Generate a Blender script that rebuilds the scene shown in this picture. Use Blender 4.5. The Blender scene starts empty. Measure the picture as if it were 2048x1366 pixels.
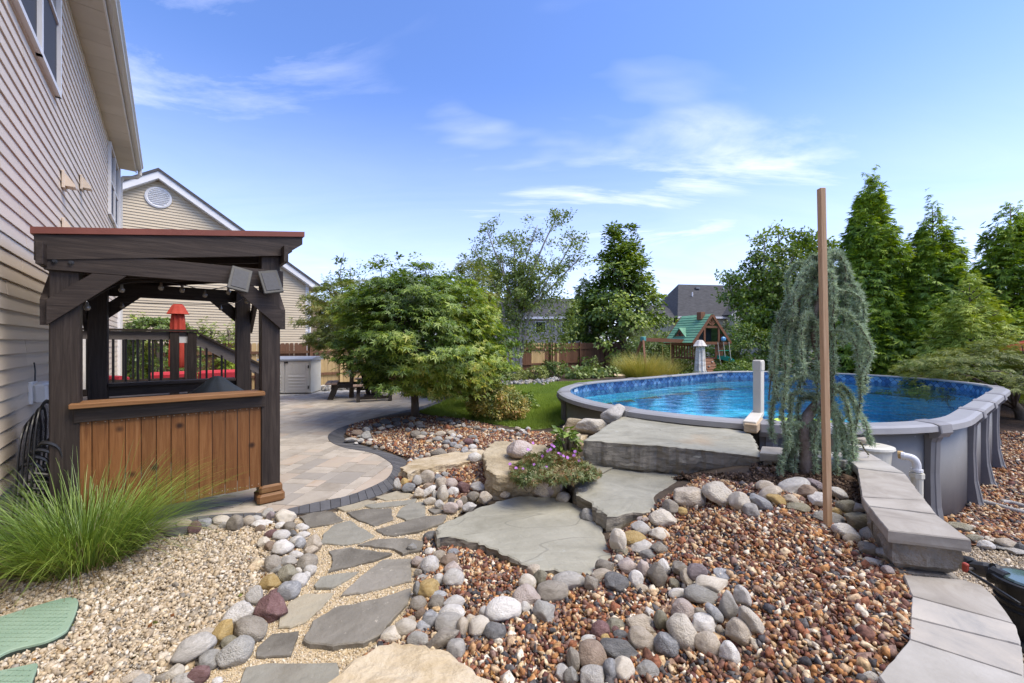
import bpy, math, random
import numpy as np
from mathutils import Vector, Matrix, Euler
sc = bpy.context.scene
COL = sc.collection
random.seed(7); RNG = np.random.default_rng(7)
PI = math.pi
# ------------------------------------------------------------------ camera, sky, sun, exposure
CH, F, CY = 1.56, 819.2, 685.0          # eye height; focal length and horizon row in the 2048 px photograph
cam = bpy.data.cameras.new('camera'); co = bpy.data.objects.new('camera', cam); COL.objects.link(co)
co.location = (0, 0, CH); co.rotation_euler = (PI/2, 0, 0)
cam.lens = 14.4; cam.sensor_width = 36; cam.shift_y = 0.00098; cam.clip_start = .05; cam.clip_end = 3000
sc.camera = co
SUN_AZ, SUN_EL = math.radians(107), math.radians(58)    # azimuth measured from +Y towards +X
w = bpy.data.worlds.new('World'); sc.world = w; w.use_nodes = True
nt = w.node_tree; nt.nodes.clear()
def N(nt, typ, **kw):
    n = nt.nodes.new(typ)
    for k, v in kw.items():
        if k.startswith('i_'): n.inputs[k[2:].replace('_', ' ')].default_value = v
        else: setattr(n, k, v)
    return n
def L(nt, a, b): nt.links.new(a, b)
sky = N(nt, 'ShaderNodeTexSky', sky_type='NISHITA', sun_disc=False, sun_elevation=SUN_EL, sun_rotation=SUN_AZ, air_density=1.0, dust_density=.6, ozone_density=2.5)
tc = N(nt, 'ShaderNodeTexCoord')
sep = N(nt, 'ShaderNodeSeparateXYZ'); L(nt, tc.outputs['Generated'], sep.inputs[0])
# project the view ray on a high cloud deck so the wisps foreshorten towards the horizon
zc = N(nt, 'ShaderNodeMath', operation='MAXIMUM'); L(nt, sep.outputs[2], zc.inputs[0]); zc.inputs[1].default_value = 0
za = N(nt, 'ShaderNodeMath', operation='ADD'); L(nt, zc.outputs[0], za.inputs[0]); za.inputs[1].default_value = .13
dx = N(nt, 'ShaderNodeMath', operation='DIVIDE'); L(nt, sep.outputs[0], dx.inputs[0]); L(nt, za.outputs[0], dx.inputs[1])
dy = N(nt, 'ShaderNodeMath', operation='DIVIDE'); L(nt, sep.outputs[1], dy.inputs[0]); L(nt, za.outputs[0], dy.inputs[1])
cmb = N(nt, 'ShaderNodeCombineXYZ'); L(nt, dx.outputs[0], cmb.inputs[0]); L(nt, dy.outputs[0], cmb.inputs[1])
mp = N(nt, 'ShaderNodeMapping'); L(nt, cmb.outputs[0], mp.inputs[0])
mp.inputs['Rotation'].default_value = (0, 0, math.radians(28)); mp.inputs['Scale'].default_value = (.55, 1.25, 1); mp.inputs['Location'].default_value = (4.4, 9.6, 0)
n1 = N(nt, 'ShaderNodeTexNoise', i_Scale=1.3, i_Detail=9.0, i_Roughness=.62, i_Distortion=.9); L(nt, mp.outputs[0], n1.inputs['Vector'])
n2 = N(nt, 'ShaderNodeTexNoise', i_Scale=1.05, i_Detail=4.0, i_Roughness=.5); L(nt, mp.outputs[0], n2.inputs['Vector'])
r1 = N(nt, 'ShaderNodeMapRange'); r1.inputs[1].default_value = .44; r1.inputs[2].default_value = .78; L(nt, n1.outputs[0], r1.inputs[0])
r2 = N(nt, 'ShaderNodeMapRange'); r2.inputs[1].default_value = .41; r2.inputs[2].default_value = .60; L(nt, n2.outputs[0], r2.inputs[0])
cm = N(nt, 'ShaderNodeMath', operation='MULTIPLY'); L(nt, r1.outputs[0], cm.inputs[0]); L(nt, r2.outputs[0], cm.inputs[1])
# veil of thin haze cloud low in the sky, the same all round
vr = N(nt, 'ShaderNodeMapRange'); vr.interpolation_type = 'SMOOTHSTEP'; L(nt, sep.outputs[2], vr.inputs[0])
vr.inputs[1].default_value = -.05; vr.inputs[2].default_value = .55; vr.inputs[3].default_value = .55; vr.inputs[4].default_value = 0
cmx = N(nt, 'ShaderNodeMath', operation='MAXIMUM'); 
vn = N(nt, 'ShaderNodeMath', operation='MULTIPLY'); L(nt, vr.outputs[0], vn.inputs[0])
vv = N(nt, 'ShaderNodeMapRange'); L(nt, n1.outputs[0], vv.inputs[0]); vv.inputs[1].default_value = .3; vv.inputs[2].default_value = .7; vv.inputs[3].default_value = .75; vv.inputs[4].default_value = 1.15
L(nt, vv.outputs[0], vn.inputs[1])
L(nt, cm.outputs[0], cmx.inputs[0]); L(nt, vn.outputs[0], cmx.inputs[1])
tint = N(nt, 'ShaderNodeMix', data_type='RGBA', blend_type='MULTIPLY'); tint.inputs[0].default_value = 1
L(nt, sky.outputs[0], tint.inputs[6]); tint.inputs[7].default_value = (.80, .93, 1.29, 1)
mx = N(nt, 'ShaderNodeMix', data_type='RGBA'); L(nt, cmx.outputs[0], mx.inputs[0]); L(nt, tint.outputs[2], mx.inputs[6]); mx.inputs[7].default_value = (6.5, 6.6, 8.1, 1)
bg = N(nt, 'ShaderNodeBackground', i_Strength=.11); L(nt, mx.outputs[2], bg.inputs[0])
wo = N(nt, 'ShaderNodeOutputWorld'); L(nt, bg.outputs[0], wo.inputs[0])
sl = bpy.data.lights.new('sun', 'SUN'); sl.energy = 2.3; sl.angle = math.radians(38); sl.color = (1, .90, .73)
so = bpy.data.objects.new('sun', sl); COL.objects.link(so)
sd = Vector((math.sin(SUN_AZ)*math.cos(SUN_EL), math.cos(SUN_AZ)*math.cos(SUN_EL), math.sin(SUN_EL)))
so.rotation_euler = sd.to_track_quat('Z', 'Y').to_euler(); so.location = sd*60
sc.view_settings.view_transform = 'Standard'; sc.view_settings.look = 'None'; sc.view_settings.gamma = 1
sc.view_settings.use_curve_mapping = False; sc.view_settings.exposure = 1.1
sc.render.engine = 'CYCLES'; sc.cycles.use_denoising = True
sc.cycles.max_bounces = 6; sc.cycles.transparent_max_bounces = 12; sc.cycles.caustics_refractive = False; sc.cycles.caustics_reflective = False

# ------------------------------------------------------------------ coordinates
def G(px, py, z=0.):
    D = (CH-z)*F/(py-CY); return Vector(((px-1024)/F*D, D, z))
def P(px, py, D): return Vector(((px-1024)/F*D, D, CH-(py-CY)/F*D))
A40 = math.radians(40)
def HW(t, s, z=0.):          # house frame (t away from the wall, s along it) to world
    return Vector((t*math.cos(A40)-s*math.sin(A40), t*math.sin(A40)+s*math.cos(A40), z))

# ------------------------------------------------------------------ object helpers
def thing(name, label, cat, loc=(0, 0, 0), rotz=0, group=None, kind=None):
    o = bpy.data.objects.new(name, None); COL.objects.link(o); o.empty_display_size = .1
    o.location = loc; o.rotation_euler = (0, 0, rotz)
    return tag(o, label, cat, group, kind)
def tag(o, label=None, cat=None, group=None, kind=None):
    if label: o['label'] = label
    if cat: o['category'] = cat
    if group: o['group'] = group
    if kind: o['kind'] = kind
    return o
def link(name, me, mat=None, parent=None):
    o = bpy.data.objects.new(name, me); COL.objects.link(o)
    if mat is not None and len(me.materials) == 0:
        for m in (mat if isinstance(mat, (list, tuple)) else [mat]): me.materials.append(m)
    if parent is not None: o.parent = parent
    return o
def copy_tree(o, parent=None):
    c = o.copy(); COL.objects.link(c)
    if parent is not None: c.parent = parent
    for ch in [k for k in bpy.data.objects if k.parent == o]: copy_tree(ch, c)
    return c
class MB:
    def __init__(s, off=(0, 0, 0)): s.v = []; s.f = []; s.o = Vector(off); s.mi = []; s.m = 0
    def add(s, vs, fs):
        n = len(s.v); s.v += [tuple(Vector(v)+s.o) for v in vs]; s.f += [tuple(i+n for i in f) for f in fs]; s.mi += [s.m]*len(fs); return s
    def box(s, c, d, R=None, bev=0.):
        x, y, z = d[0]/2, d[1]/2, d[2]/2; b = min(bev, x*.45, y*.45, z*.45)
        if b <= 0:
            vs = [Vector((i*x, j*y, k*z)) for k in (-1, 1) for j in (-1, 1) for i in (-1, 1)]
            fs = [(0, 2, 3, 1), (4, 5, 7, 6), (0, 1, 5, 4), (2, 6, 7, 3), (0, 4, 6, 2), (1, 3, 7, 5)]
        else:
            vs = []
            for k, zz, q in ((0, -z, b), (1, -z+b, 0), (2, z-b, 0), (3, z, b)):
                X, Y = x-q, y-q
                vs += [Vector(p) for p in ((-X+b, -Y, zz), (X-b, -Y, zz), (X, -Y+b, zz), (X, Y-b, zz), (X-b, Y, zz), (-X+b, Y, zz), (-X, Y-b, zz), (-X, -Y+b, zz))]
            fs = [tuple(range(7, -1, -1)), tuple(range(24, 32))]
            for k in range(3):
                for i in range(8):
                    j = (i+1) % 8; fs.append((k*8+i, k*8+j, k*8+8+j, k*8+8+i))
        if R is not None: vs = [R@v for v in vs]
        c = Vector(c); return s.add([v+c for v in vs], fs)
    def bar(s, a, b, w, h, roll=0, bev=0.):        # box from a to b, w across, h in the up direction
        a, b = Vector(a), Vector(b); d = b-a; l = d.length; y = d.normalized()
        up = Vector((0, 0, 1)) if abs(y.z) < .95 else Vector((0, 1, 0))
        x = y.cross(up).normalized(); z = x.cross(y)
        R = Matrix((x, y, z)).transposed()
        if roll: R = R@Matrix.Rotation(roll, 3, 'Y')
        return s.box((a+b)/2, (w, l, h), R, bev)
    def tube(s, pts, r, n=8, cap=True):
        pts = [Vector(p) for p in pts]; m = len(pts); rs = r if isinstance(r, (list, tuple)) else [r]*m
        vs = []; fs = []; ref = None
        for i, p in enumerate(pts):
            d = (pts[min(i+1, m-1)]-pts[max(i-1, 0)]).normalized()
            if ref is None: ref = d.orthogonal().normalized()
            ref = (ref-d*ref.dot(d))
            ref = ref.normalized() if ref.length > 1e-5 else d.orthogonal().normalized()
            q = d.cross(ref)
            for k in range(n):
                a = 2*PI*k/n; vs.append(p+(ref*math.cos(a)+q*math.sin(a))*rs[i])
        for i in range(m-1):
            for k in range(n):
                j = (k+1) % n; fs.append((i*n+k, i*n+j, i*n+n+j, i*n+n+k))
        if cap: fs.append(tuple(range(n-1, -1, -1))); fs.append(tuple(range((m-1)*n, m*n)))
        return s.add(vs, fs)
    def lathe(s, prof, c=(0, 0, 0), n=20, ax=None, sx=1, sy=1, mod=None):   # prof: (r, z)
        vs = []; fs = []; c = Vector(c)
        for i, (r, z) in enumerate(prof):
            for k in range(n):
                a = 2*PI*k/n; q = mod(a, i) if mod else 1
                v = Vector((r*q*math.cos(a)*sx, r*q*math.sin(a)*sy, z)); vs.append((ax@v if ax is not None else v)+c)
        for i in range(len(prof)-1):
            for k in range(n):
                j = (k+1) % n; fs.append((i*n+k, i*n+j, i*n+n+j, i*n+n+k))
        fs.append(tuple(range(n-1, -1, -1))); fs.append(tuple(range((len(prof)-1)*n, len(prof)*n)))
        return s.add(vs, fs)
    def prism(s, poly, z0, z1, bev=0.):
        n = len(poly); c = Vector((sum(p[0] for p in poly)/n, sum(p[1] for p in poly)/n))
        if bev:
            ins = []
            for p in poly:
                d = Vector((p[0], p[1]))-c; ins.append(c+d*(1-bev/max(d.length, .01)))
            vs = [(p[0], p[1], z0) for p in poly]+[(p[0], p[1], z1-bev*.6) for p in poly]+[(p[0], p[1], z1) for p in ins]; m = 3
        else: vs = [(p[0], p[1], z0) for p in poly]+[(p[0], p[1], z1) for p in poly]; m = 2
        fs = [tuple(range(n-1, -1, -1)), tuple(range((m-1)*n, m*n))]
        for k in range(m-1):
            for i in range(n):
                j = (i+1) % n; fs.append((k*n+i, k*n+j, k*n+n+j, k*n+n+i))
        return s.add(vs, fs)
    def wedge(s, prof, x0, x1, ax='x'):              # extrude a profile (list of 2D points) along an axis
        n = len(prof)
        if ax == 'x': vs = [(x0, a, b) for a, b in prof]+[(x1, a, b) for a, b in prof]
        elif ax == 'y': vs = [(a, x0, b) for a, b in prof]+[(a, x1, b) for a, b in prof]
        fs = [tuple(range(n)), tuple(range(2*n-1, n-1, -1))]+[(i, n+i, n+(i+1) % n, (i+1) % n) for i in range(n)]
        return s.add(vs, fs)
    def mesh(s, name, smooth=False):
        me = bpy.data.meshes.new(name); me.from_pydata(s.v, [], s.f); me.update()
        if len(set(s.mi)) > 1: me.polygons.foreach_set('material_index', s.mi)
        if smooth: me.polygons.foreach_set('use_smooth', [True]*len(me.polygons))
        return me
    def build(s, name, mat, parent=None, smooth=False): return link(name, s.mesh(name, smooth), mat, parent)
def np_mesh(name, V, T, mat, parent=None, smooth=False):
    V = np.ascontiguousarray(V, np.float32); T = np.ascontiguousarray(T, np.int32); k = T.shape[1]
    me = bpy.data.meshes.new(name); me.vertices.add(len(V)); me.vertices.foreach_set('co', V.ravel())
    me.loops.add(T.size); me.loops.foreach_set('vertex_index', T.ravel())
    me.polygons.add(len(T)); me.polygons.foreach_set('loop_start', np.arange(0, T.size, k, dtype=np.int32))
    try: me.polygons.foreach_set('loop_total', np.full(len(T), k, np.int32))
    except Exception: pass
    if smooth: me.polygons.foreach_set('use_smooth', np.ones(len(T), bool))
    me.update(calc_edges=True)
    return link(name, me, mat, parent)
def scatter(name, shapes, pos, R, S, mat, parent=None, smooth=False):
    pos = np.asarray(pos); S = np.asarray(S)
    if S.ndim == 1: S = np.repeat(S[:, None], 3, 1)
    Vs, Ts, b = [], [], 0
    for i, (V, T) in enumerate(shapes):
        I = np.arange(i, len(pos), len(shapes))
        if not len(I): continue
        q = np.einsum('nij,nkj->nki', R[I], V[None]*S[I][:, None, :])+pos[I][:, None, :]
        Vs.append(q.reshape(-1, 3)); Ts.append((T[None]+(np.arange(len(I))*len(V))[:, None, None]+b).reshape(-1, T.shape[1])); b += len(I)*len(V)
    return np_mesh(name, np.concatenate(Vs), np.concatenate(Ts), mat, parent, smooth)
def rand_rot(n, rng=RNG):
    q = rng.normal(size=(n, 4)); q /= np.linalg.norm(q, axis=1)[:, None]
    a, b, c, d = q.T
    return np.stack([1-2*(c*c+d*d), 2*(b*c-a*d), 2*(b*d+a*c), 2*(b*c+a*d), 1-2*(b*b+d*d), 2*(c*d-a*b), 2*(b*d-a*c), 2*(c*d+a*b), 1-2*(b*b+c*c)], 1).reshape(-1, 3, 3)
def frame_rot(Z, Y):            # rotation whose local z is Z and local y close to Y
    Z = Z/np.maximum(np.linalg.norm(Z, axis=1), 1e-6)[:, None]
    X = np.cross(Y, Z); X /= np.maximum(np.linalg.norm(X, axis=1), 1e-6)[:, None]
    Y = np.cross(Z, X); return np.stack([X, Y, Z], 2)
def in_poly(x, y, poly):
    x = np.asarray(x); y = np.asarray(y); r = np.zeros(x.shape, bool); n = len(poly)
    for i in range(n):
        x1, y1 = poly[i][0], poly[i][1]; x2, y2 = poly[(i+1) % n][0], poly[(i+1) % n][1]
        if y1 == y2: continue
        c = ((y1 > y) != (y2 > y)) & (x < (x2-x1)*(y-y1)/(y2-y1)+x1); r ^= c
    return r
def smooth_curve(pts, n=6, closed=False):
    pts = [Vector(p) for p in pts]; m = len(pts); out = []
    for i in range(m if closed else m-1):
        p0 = pts[(i-1) % m] if closed or i > 0 else pts[0]; p1 = pts[i]; p2 = pts[(i+1) % m]; p3 = pts[(i+2) % m] if closed or i+2 < m else pts[-1]
        for k in range(n):
            t = k/n; out.append(.5*((2*p1)+(p2-p0)*t+(2*p0-5*p1+4*p2-p3)*t*t+(3*p1-p0-3*p2+p3)*t**3))
    if not closed: out.append(pts[-1])
    return out
def resample(pts, d):
    out = [pts[0].copy()]; acc = 0
    for a, b in zip(pts[:-1], pts[1:]):
        l = (b-a).length; t = d-acc
        while t <= l: out.append(a+(b-a)*(t/l)); t += d
        acc = l-(t-d)
    return out

# ------------------------------------------------------------------ materials
def ramp(nt, cols, fac, pos=None):
    r = N(nt, 'ShaderNodeValToRGB'); e = r.color_ramp.elements
    while len(e) < len(cols): e.new(.5)
    for i, c in enumerate(cols):
        e[i].position = pos[i] if pos else i/max(len(cols)-1, 1); e[i].color = (*c, 1)
    L(nt, fac, r.inputs[0]); return r.outputs[0]
def base(name):
    m = bpy.data.materials.new(name); m.use_nodes = True; nt = m.node_tree; return m, nt, nt.nodes['Principled BSDF']
def pmat(name, cols, scale=5., rough=.75, bump=.25, bscale=60., stretch=(1, 1, 1), var=.12, spec=.3, rnd='Object', metal=0., detail=6., dist=.0, lum=None, specks=None, bdist=.01, wave=None, coat=0., pos=None):
    m, nt, bs = base(name)
    t = N(nt, 'ShaderNodeTexCoord'); mp = N(nt, 'ShaderNodeMapping'); L(nt, t.outputs['Object'], mp.inputs[0]); mp.inputs['Scale'].default_value = stretch
    oi = N(nt, 'ShaderNodeObjectInfo'); geo = N(nt, 'ShaderNodeNewGeometry')
    rv = oi.outputs['Random'] if rnd == 'Object' else geo.outputs['Random Per Island']
    sh = N(nt, 'ShaderNodeVectorMath', operation='ADD'); L(nt, mp.outputs[0], sh.inputs[0])
    rm = N(nt, 'ShaderNodeMath', operation='MULTIPLY'); L(nt, rv, rm.inputs[0]); rm.inputs[1].default_value = 37.
    L(nt, rm.outputs[0], sh.inputs[1])
    n1 = N(nt, 'ShaderNodeTexNoise', i_Scale=scale, i_Detail=detail, i_Roughness=.62, i_Distortion=dist); L(nt, sh.outputs[0], n1.inputs['Vector'])
    mr = N(nt, 'ShaderNodeMapRange'); mr.inputs[1].default_value = .28; mr.inputs[2].default_value = .72; L(nt, n1.outputs[0], mr.inputs[0])
    c = ramp(nt, cols, mr.outputs[0], pos)
    if specks:
        v = N(nt, 'ShaderNodeTexNoise', i_Scale=specks[0], i_Detail=3., i_Roughness=.7); L(nt, sh.outputs[0], v.inputs['Vector'])
        k = N(nt, 'ShaderNodeMapRange'); k.inputs[1].default_value = specks[2]; k.inputs[2].default_value = specks[2]+.06; L(nt, v.outputs[0], k.inputs[0])
        x = N(nt, 'ShaderNodeMix', data_type='RGBA'); L(nt, k.outputs[0], x.inputs[0]); L(nt, c, x.inputs[6]); x.inputs[7].default_value = (*specks[1], 1); c = x.outputs[2]
    if var:
        h = N(nt, 'ShaderNodeHueSaturation'); v = N(nt, 'ShaderNodeMapRange'); L(nt, rv, v.inputs[0]); v.inputs[3].default_value = 1-var; v.inputs[4].default_value = 1+var
        L(nt, v.outputs[0], h.inputs['Value']); L(nt, c, h.inputs['Color']); c = h.outputs[0]
    L(nt, c, bs.inputs['Base Color'])
    bs.inputs['Roughness'].default_value = rough; bs.inputs['Specular IOR Level'].default_value = spec; bs.inputs['Metallic'].default_value = metal; bs.inputs['Coat Weight'].default_value = coat
    if bump:
        n2 = N(nt, 'ShaderNodeTexNoise', i_Scale=bscale, i_Detail=5., i_Roughness=.6); L(nt, sh.outputs[0], n2.inputs['Vector'])
        b = N(nt, 'ShaderNodeBump', i_Strength=bump, i_Distance=bdist); L(nt, n2.outputs[0], b.inputs['Height']); L(nt, b.outputs[0], bs.inputs['Normal'])
    return m
def chips(name, cols, rough=.75, bump=.2, bscale=150., spec=.25, vein=.5):      # every loose island takes one of the colours
    m, nt, bs = base(name); geo = N(nt, 'ShaderNodeNewGeometry')
    r = N(nt, 'ShaderNodeValToRGB'); r.color_ramp.interpolation = 'CONSTANT'; e = r.color_ramp.elements
    while len(e) < len(cols): e.new(.5)
    for i, c in enumerate(cols): e[i].position = i/len(cols); e[i].color = (*c, 1)
    L(nt, geo.outputs['Random Per Island'], r.inputs[0])
    t = N(nt, 'ShaderNodeTexCoord'); n1 = N(nt, 'ShaderNodeTexNoise', i_Scale=bscale*.4, i_Detail=4.); L(nt, t.outputs['Object'], n1.inputs['Vector'])
    h = N(nt, 'ShaderNodeHueSaturation'); v = N(nt, 'ShaderNodeMapRange'); L(nt, n1.outputs[0], v.inputs[0]); v.inputs[1].default_value = .3; v.inputs[2].default_value = .7; v.inputs[3].default_value = 1-vein; v.inputs[4].default_value = 1+vein*.7
    L(nt, v.outputs[0], h.inputs['Value']); L(nt, r.outputs[0], h.inputs['Color']); L(nt, h.outputs[0], bs.inputs['Base Color'])
    bs.inputs['Roughness'].default_value = rough; bs.inputs['Specular IOR Level'].default_value = spec
    if bump:
        b = N(nt, 'ShaderNodeBump', i_Strength=bump, i_Distance=.004); L(nt, n1.outputs[0], b.inputs['Height']); L(nt, b.outputs[0], bs.inputs['Normal'])
    return m
def leafmat(name, cols, trans=.3, gloss=.06, big=.8, rough=.5):    # leaves: island colour plus a slow drift through the crown
    m = bpy.data.materials.new(name); m.use_nodes = True; nt = m.node_tree; nt.nodes.clear()
    geo = N(nt, 'ShaderNodeNewGeometry'); t = N(nt, 'ShaderNodeTexCoord')
    n = N(nt, 'ShaderNodeTexNoise', i_Scale=big, i_Detail=2.); L(nt, t.outputs['Object'], n.inputs['Vector'])
    a = N(nt, 'ShaderNodeMath', operation='MULTIPLY_ADD'); L(nt, geo.outputs['Random Per Island'], a.inputs[0]); a.inputs[1].default_value = .55
    s = N(nt, 'ShaderNodeMath', operation='MULTIPLY_ADD'); L(nt, n.outputs[0], s.inputs[0]); s.inputs[1].default_value = 1.5; s.inputs[2].default_value = -.52
    L(nt, s.outputs[0], a.inputs[2]); c = ramp(nt, cols, a.outputs[0])
    d = N(nt, 'ShaderNodeBsdfDiffuse'); tr = N(nt, 'ShaderNodeBsdfTranslucent'); g = N(nt, 'ShaderNodeBsdfGlossy', i_Roughness=rough)
    L(nt, c, d.inputs[0]); hs = N(nt, 'ShaderNodeHueSaturation'); hs.inputs['Saturation'].default_value = 1.1; hs.inputs['Value'].default_value = 1.25; hs.inputs['Hue'].default_value = .485
    L(nt, c, hs.inputs['Color']); L(nt, hs.outputs[0], tr.inputs[0])
    m1 = N(nt, 'ShaderNodeMixShader'); m1.inputs[0].default_value = trans; L(nt, d.outputs[0], m1.inputs[1]); L(nt, tr.outputs[0], m1.inputs[2])
    m2 = N(nt, 'ShaderNodeMixShader'); m2.inputs[0].default_value = gloss; L(nt, m1.outputs[0], m2.inputs[1]); L(nt, g.outputs[0], m2.inputs[2])
    o = N(nt, 'ShaderNodeOutputMaterial'); L(nt, m2.outputs[0], o.inputs[0]); return m
def wood(name, cols, axis='z', rough=.7, bump=.35, var=.14, sc_=1., knots=True):
    st = {'x': (1.2, 22, 22), 'y': (22, 1.2, 22), 'z': (22, 22, 1.2)}[axis]
    return pmat(name, cols, scale=2.2*sc_, rough=rough, bump=bump, bscale=5*sc_, stretch=st, var=var, dist=.6, bdist=.004)
# ------------------------------------------------------------------ terrain
CTL = [(0,1150,0),(0,1300,0),(100,1050,0),(300,1060,0),(300,1300,0),(600,1040,0),(600,1200,0),(560,1350,0),(700,1320,0),(760,990,0),(700,870,0),(900,830,0),(700,800,0),(400,830,0),
 (1060,800,0),(1120,780,0),(1110,835,0),(1040,862,.03),(830,1130,0),(760,1290,0),(860,1050,0),(880,1010,.02),(960,1130,.04),(1080,1170,.06),(950,1200,.04),(870,1260,.02),(960,1340,.06),(1100,1300,.07),
 (1100,1250,.07),(1300,1330,.11),(1300,1200,.12),(1450,1330,.17),(1600,1330,.25),(1700,1320,.29),(1750,1200,.32),(1790,1260,.33),(1560,1180,.25),(1400,1130,.21),(1480,1040,.32),(1600,1060,.33),(1660,1062,.31),
 (1760,1110,.31),(1350,1010,.26),(1330,1060,.18),(1280,1080,.14),(1250,1130,.11),(1530,940,.44),(1620,930,.47),(1690,960,.45),(1560,985,.38),(1700,1010,.39),(1450,985,.33),(1000,1050,.04),
 (1150,1050,.05),(1100,1000,.08),(1250,960,.14),(1350,900,.2),(1000,930,.14),(1060,930,.2),(1120,900,.24),(950,960,.07),(900,985,.03),(850,995,0),(900,930,.05),(720,870,.02),(830,840,.05),
 (900,890,.08),(1000,850,.04),(1000,890,.13),(950,900,.1),(1060,875,.1),(800,900,.0),(740,870,0),(1190,850,.15)]
cL = np.array([tuple(G(*c)) for c in CTL]+[(14, 14, 0), (0, 18, 0), (8, 20, 0), (-8, 9, 0), (-6, 12, 0), (20, 18, 0), (1.2, .8, .27), (0, .8, .03), (-2, .8, 0), (.5, 1., .12)])
cR = np.array([(2.6, 1.4, -.45), (3.4, 3., -.52), (3., 2.2, -.48), (4.2, 3.6, -.56), (5, 4, -.62), (4.9, 4.9, -.6), (6.5, 4.8, -.75), (8, 5.5, -.78), (9.5, 6.5, -.78), (11, 8, -.7), (12, 10, -.5), (14, 8, -.7), (4, 2, -.5), (6, 2.5, -.7), (9, 3, -.8), (3.2, 4.3, -.3), (13, 13, -.1), (11.5, 11.5, -.3)])
WALL = [G(1500,885,.56), G(1600,900,.56), G(1690,911,.56), G(1765,940,.56), G(1800,985,.56), G(1838,1030,.56), G(1858,1070,.56), G(1890,1165,.35), G(1928,1215,.35), G(1932,1262,.35), G(1932,1300,.35), G(1905,1420,.35), G(1900, 2400, .35)]
OUT = [(p.x, p.y) for p in WALL]+[(40, .3), (40, 12), (12.6, 12), (11.5, 10.5), (8, 8.2), (4, 6.2)]
def shep(C, x, y):
    d2 = (x[..., None]-C[:, 0])**2+(y[..., None]-C[:, 1])**2+.004
    wt = d2**-1.7; return (wt*C[:, 2]).sum(-1)/wt.sum(-1)
PATIO = [(385,1034),(640,1015),(700,1006),(760,985),(806,950),(822,925),(810,912),(760,895),(705,880),(688,862),(700,850),(750,838),(800,828),(870,814),(890,806)]
PATIO = [tuple(G(*q)[:2]) for q in PATIO]+[tuple(HW(5.8, 12.8)[:2]), tuple(HW(3.2, 15.8)[:2]), tuple(HW(-.96, 15.8)[:2]), tuple(HW(-.96, 4.1)[:2]), tuple(HW(-.4, 4.2)[:2])]
def H(x, y):
    x = np.asarray(x, float); y = np.asarray(y, float)
    return np.where(in_poly(x, y, OUT), shep(cR, x, y), np.where(in_poly(x, y, PATIO), -.001, shep(cL, x, y)))
def h1(x, y): return float(H(np.array([x]), np.array([y]))[0])
def hit(px, py, dz=0.):              # where the ground lies along a line of sight
    D = np.linspace(1.2, 24, 1400)**1.0; x = (px-1024)/F*D; z = CH-(py-CY)/F*D
    g = H(x, D)+dz; i = np.argmax(z < g)
    if i == 0: return G(px, py, dz)
    return Vector((x[i], D[i], g[i]))
# pool outline (stadium): centre, heading, half straight, end radius
PC, PA, PL, PR = Vector((6.04, 9.23)), math.radians(36.1), 2.474, 3.0
def pool_d(x, y):
    c, s = math.cos(PA), math.sin(PA); dx = x-PC.x; dy = y-PC.y; u = dx*c+dy*s; v = -dx*s+dy*c
    return np.hypot(np.maximum(np.abs(u)-PL, 0), v)-PR
def axis_pts(a, b, fine, far):
    o = list(np.arange(a, b+1e-6, fine)); d = fine
    while o[-1] < far: d *= 1.35; o.append(o[-1]+d)
    d = fine
    while o[0] > -far: d *= 1.35; o.insert(0, o[0]-d)
    return np.array(o)
def grid_mesh(name, xs, ys, zf, mat, keep=None, parent=None):
    X, Y = np.meshgrid(xs, ys); V = np.stack([X, Y, zf(X, Y)], 2).reshape(-1, 3); nx = len(xs)
    i, j = np.meshgrid(np.arange(nx-1), np.arange(len(ys)-1)); a = (j*nx+i).ravel()
    q = np.stack([a, a+1, a+nx+1, a+nx], 1)
    if keep is not None:
        c = V[q].mean(1); q = q[keep(c[:, 0], c[:, 1])]
        u, inv = np.unique(q, return_inverse=True); V = V[u]; q = inv.reshape(q.shape)
    return np_mesh(name, V, q, mat, parent, True)
M_soil = pmat('soil', [(.05,.035,.024),(.1,.075,.05)], scale=9, rough=.95, bump=.5, bscale=40)
xs = axis_pts(-4.5, 10, .05, 700); ys = axis_pts(.8, 9, .05, 700)
tag(grid_mesh('ground', xs, ys, lambda x, y: H(x, y)-.012, M_soil, lambda x, y: pool_d(x, y) > -.15), kind='structure')
def sheet(name, poly, off, mat, res=.04, minus=None, zf=None):
    p = np.array([(q[0], q[1]) for q in poly]); a = p.min(0); b = p.max(0)
    def keep(x, y):
        k = in_poly(x, y, p)
        if minus is not None: k &= ~in_poly(x, y, minus)
        return k & (pool_d(x, y) > -.05)
    o = grid_mesh(name, np.arange(a[0], b[0]+res, res), np.arange(a[1], b[1]+res, res), zf or (lambda x, y: H(x, y)+off), mat, keep)
    return tag(o, kind='structure')

# ------------------------------------------------------------------ patio of pavers with a dark soldier-course border
zb = lambda pts: [G(540+x/4.27, 720+y/4.27) for x, y in pts]
b_out = [G(395,1052), G(470,1046)]+zb([(0,1330),(300,1312),(560,1265),(800,1200),(1030,1112),(1160,1005),(1205,905),(1110,832),(900,762),(740,718),(650,680),(632,640),(690,592),(800,550),(960,507),(1150,462),(1300,428),(1400,395),(1480,365)])
b_in = [G(385,1034), G(465,1028)]+zb([(0,1302),(200,1262),(400,1215),(650,1165),(850,1090),(1000,1010),(1047,920),(1010,868),(880,800),(640,752),(520,702),(494,650),(540,607),(620,572),(750,532),(900,492),(1100,447),(1300,395),(1400,362),(1460,340)])
bo = smooth_curve(b_out, 8); bi = smooth_curve(b_in, 8)
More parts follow.
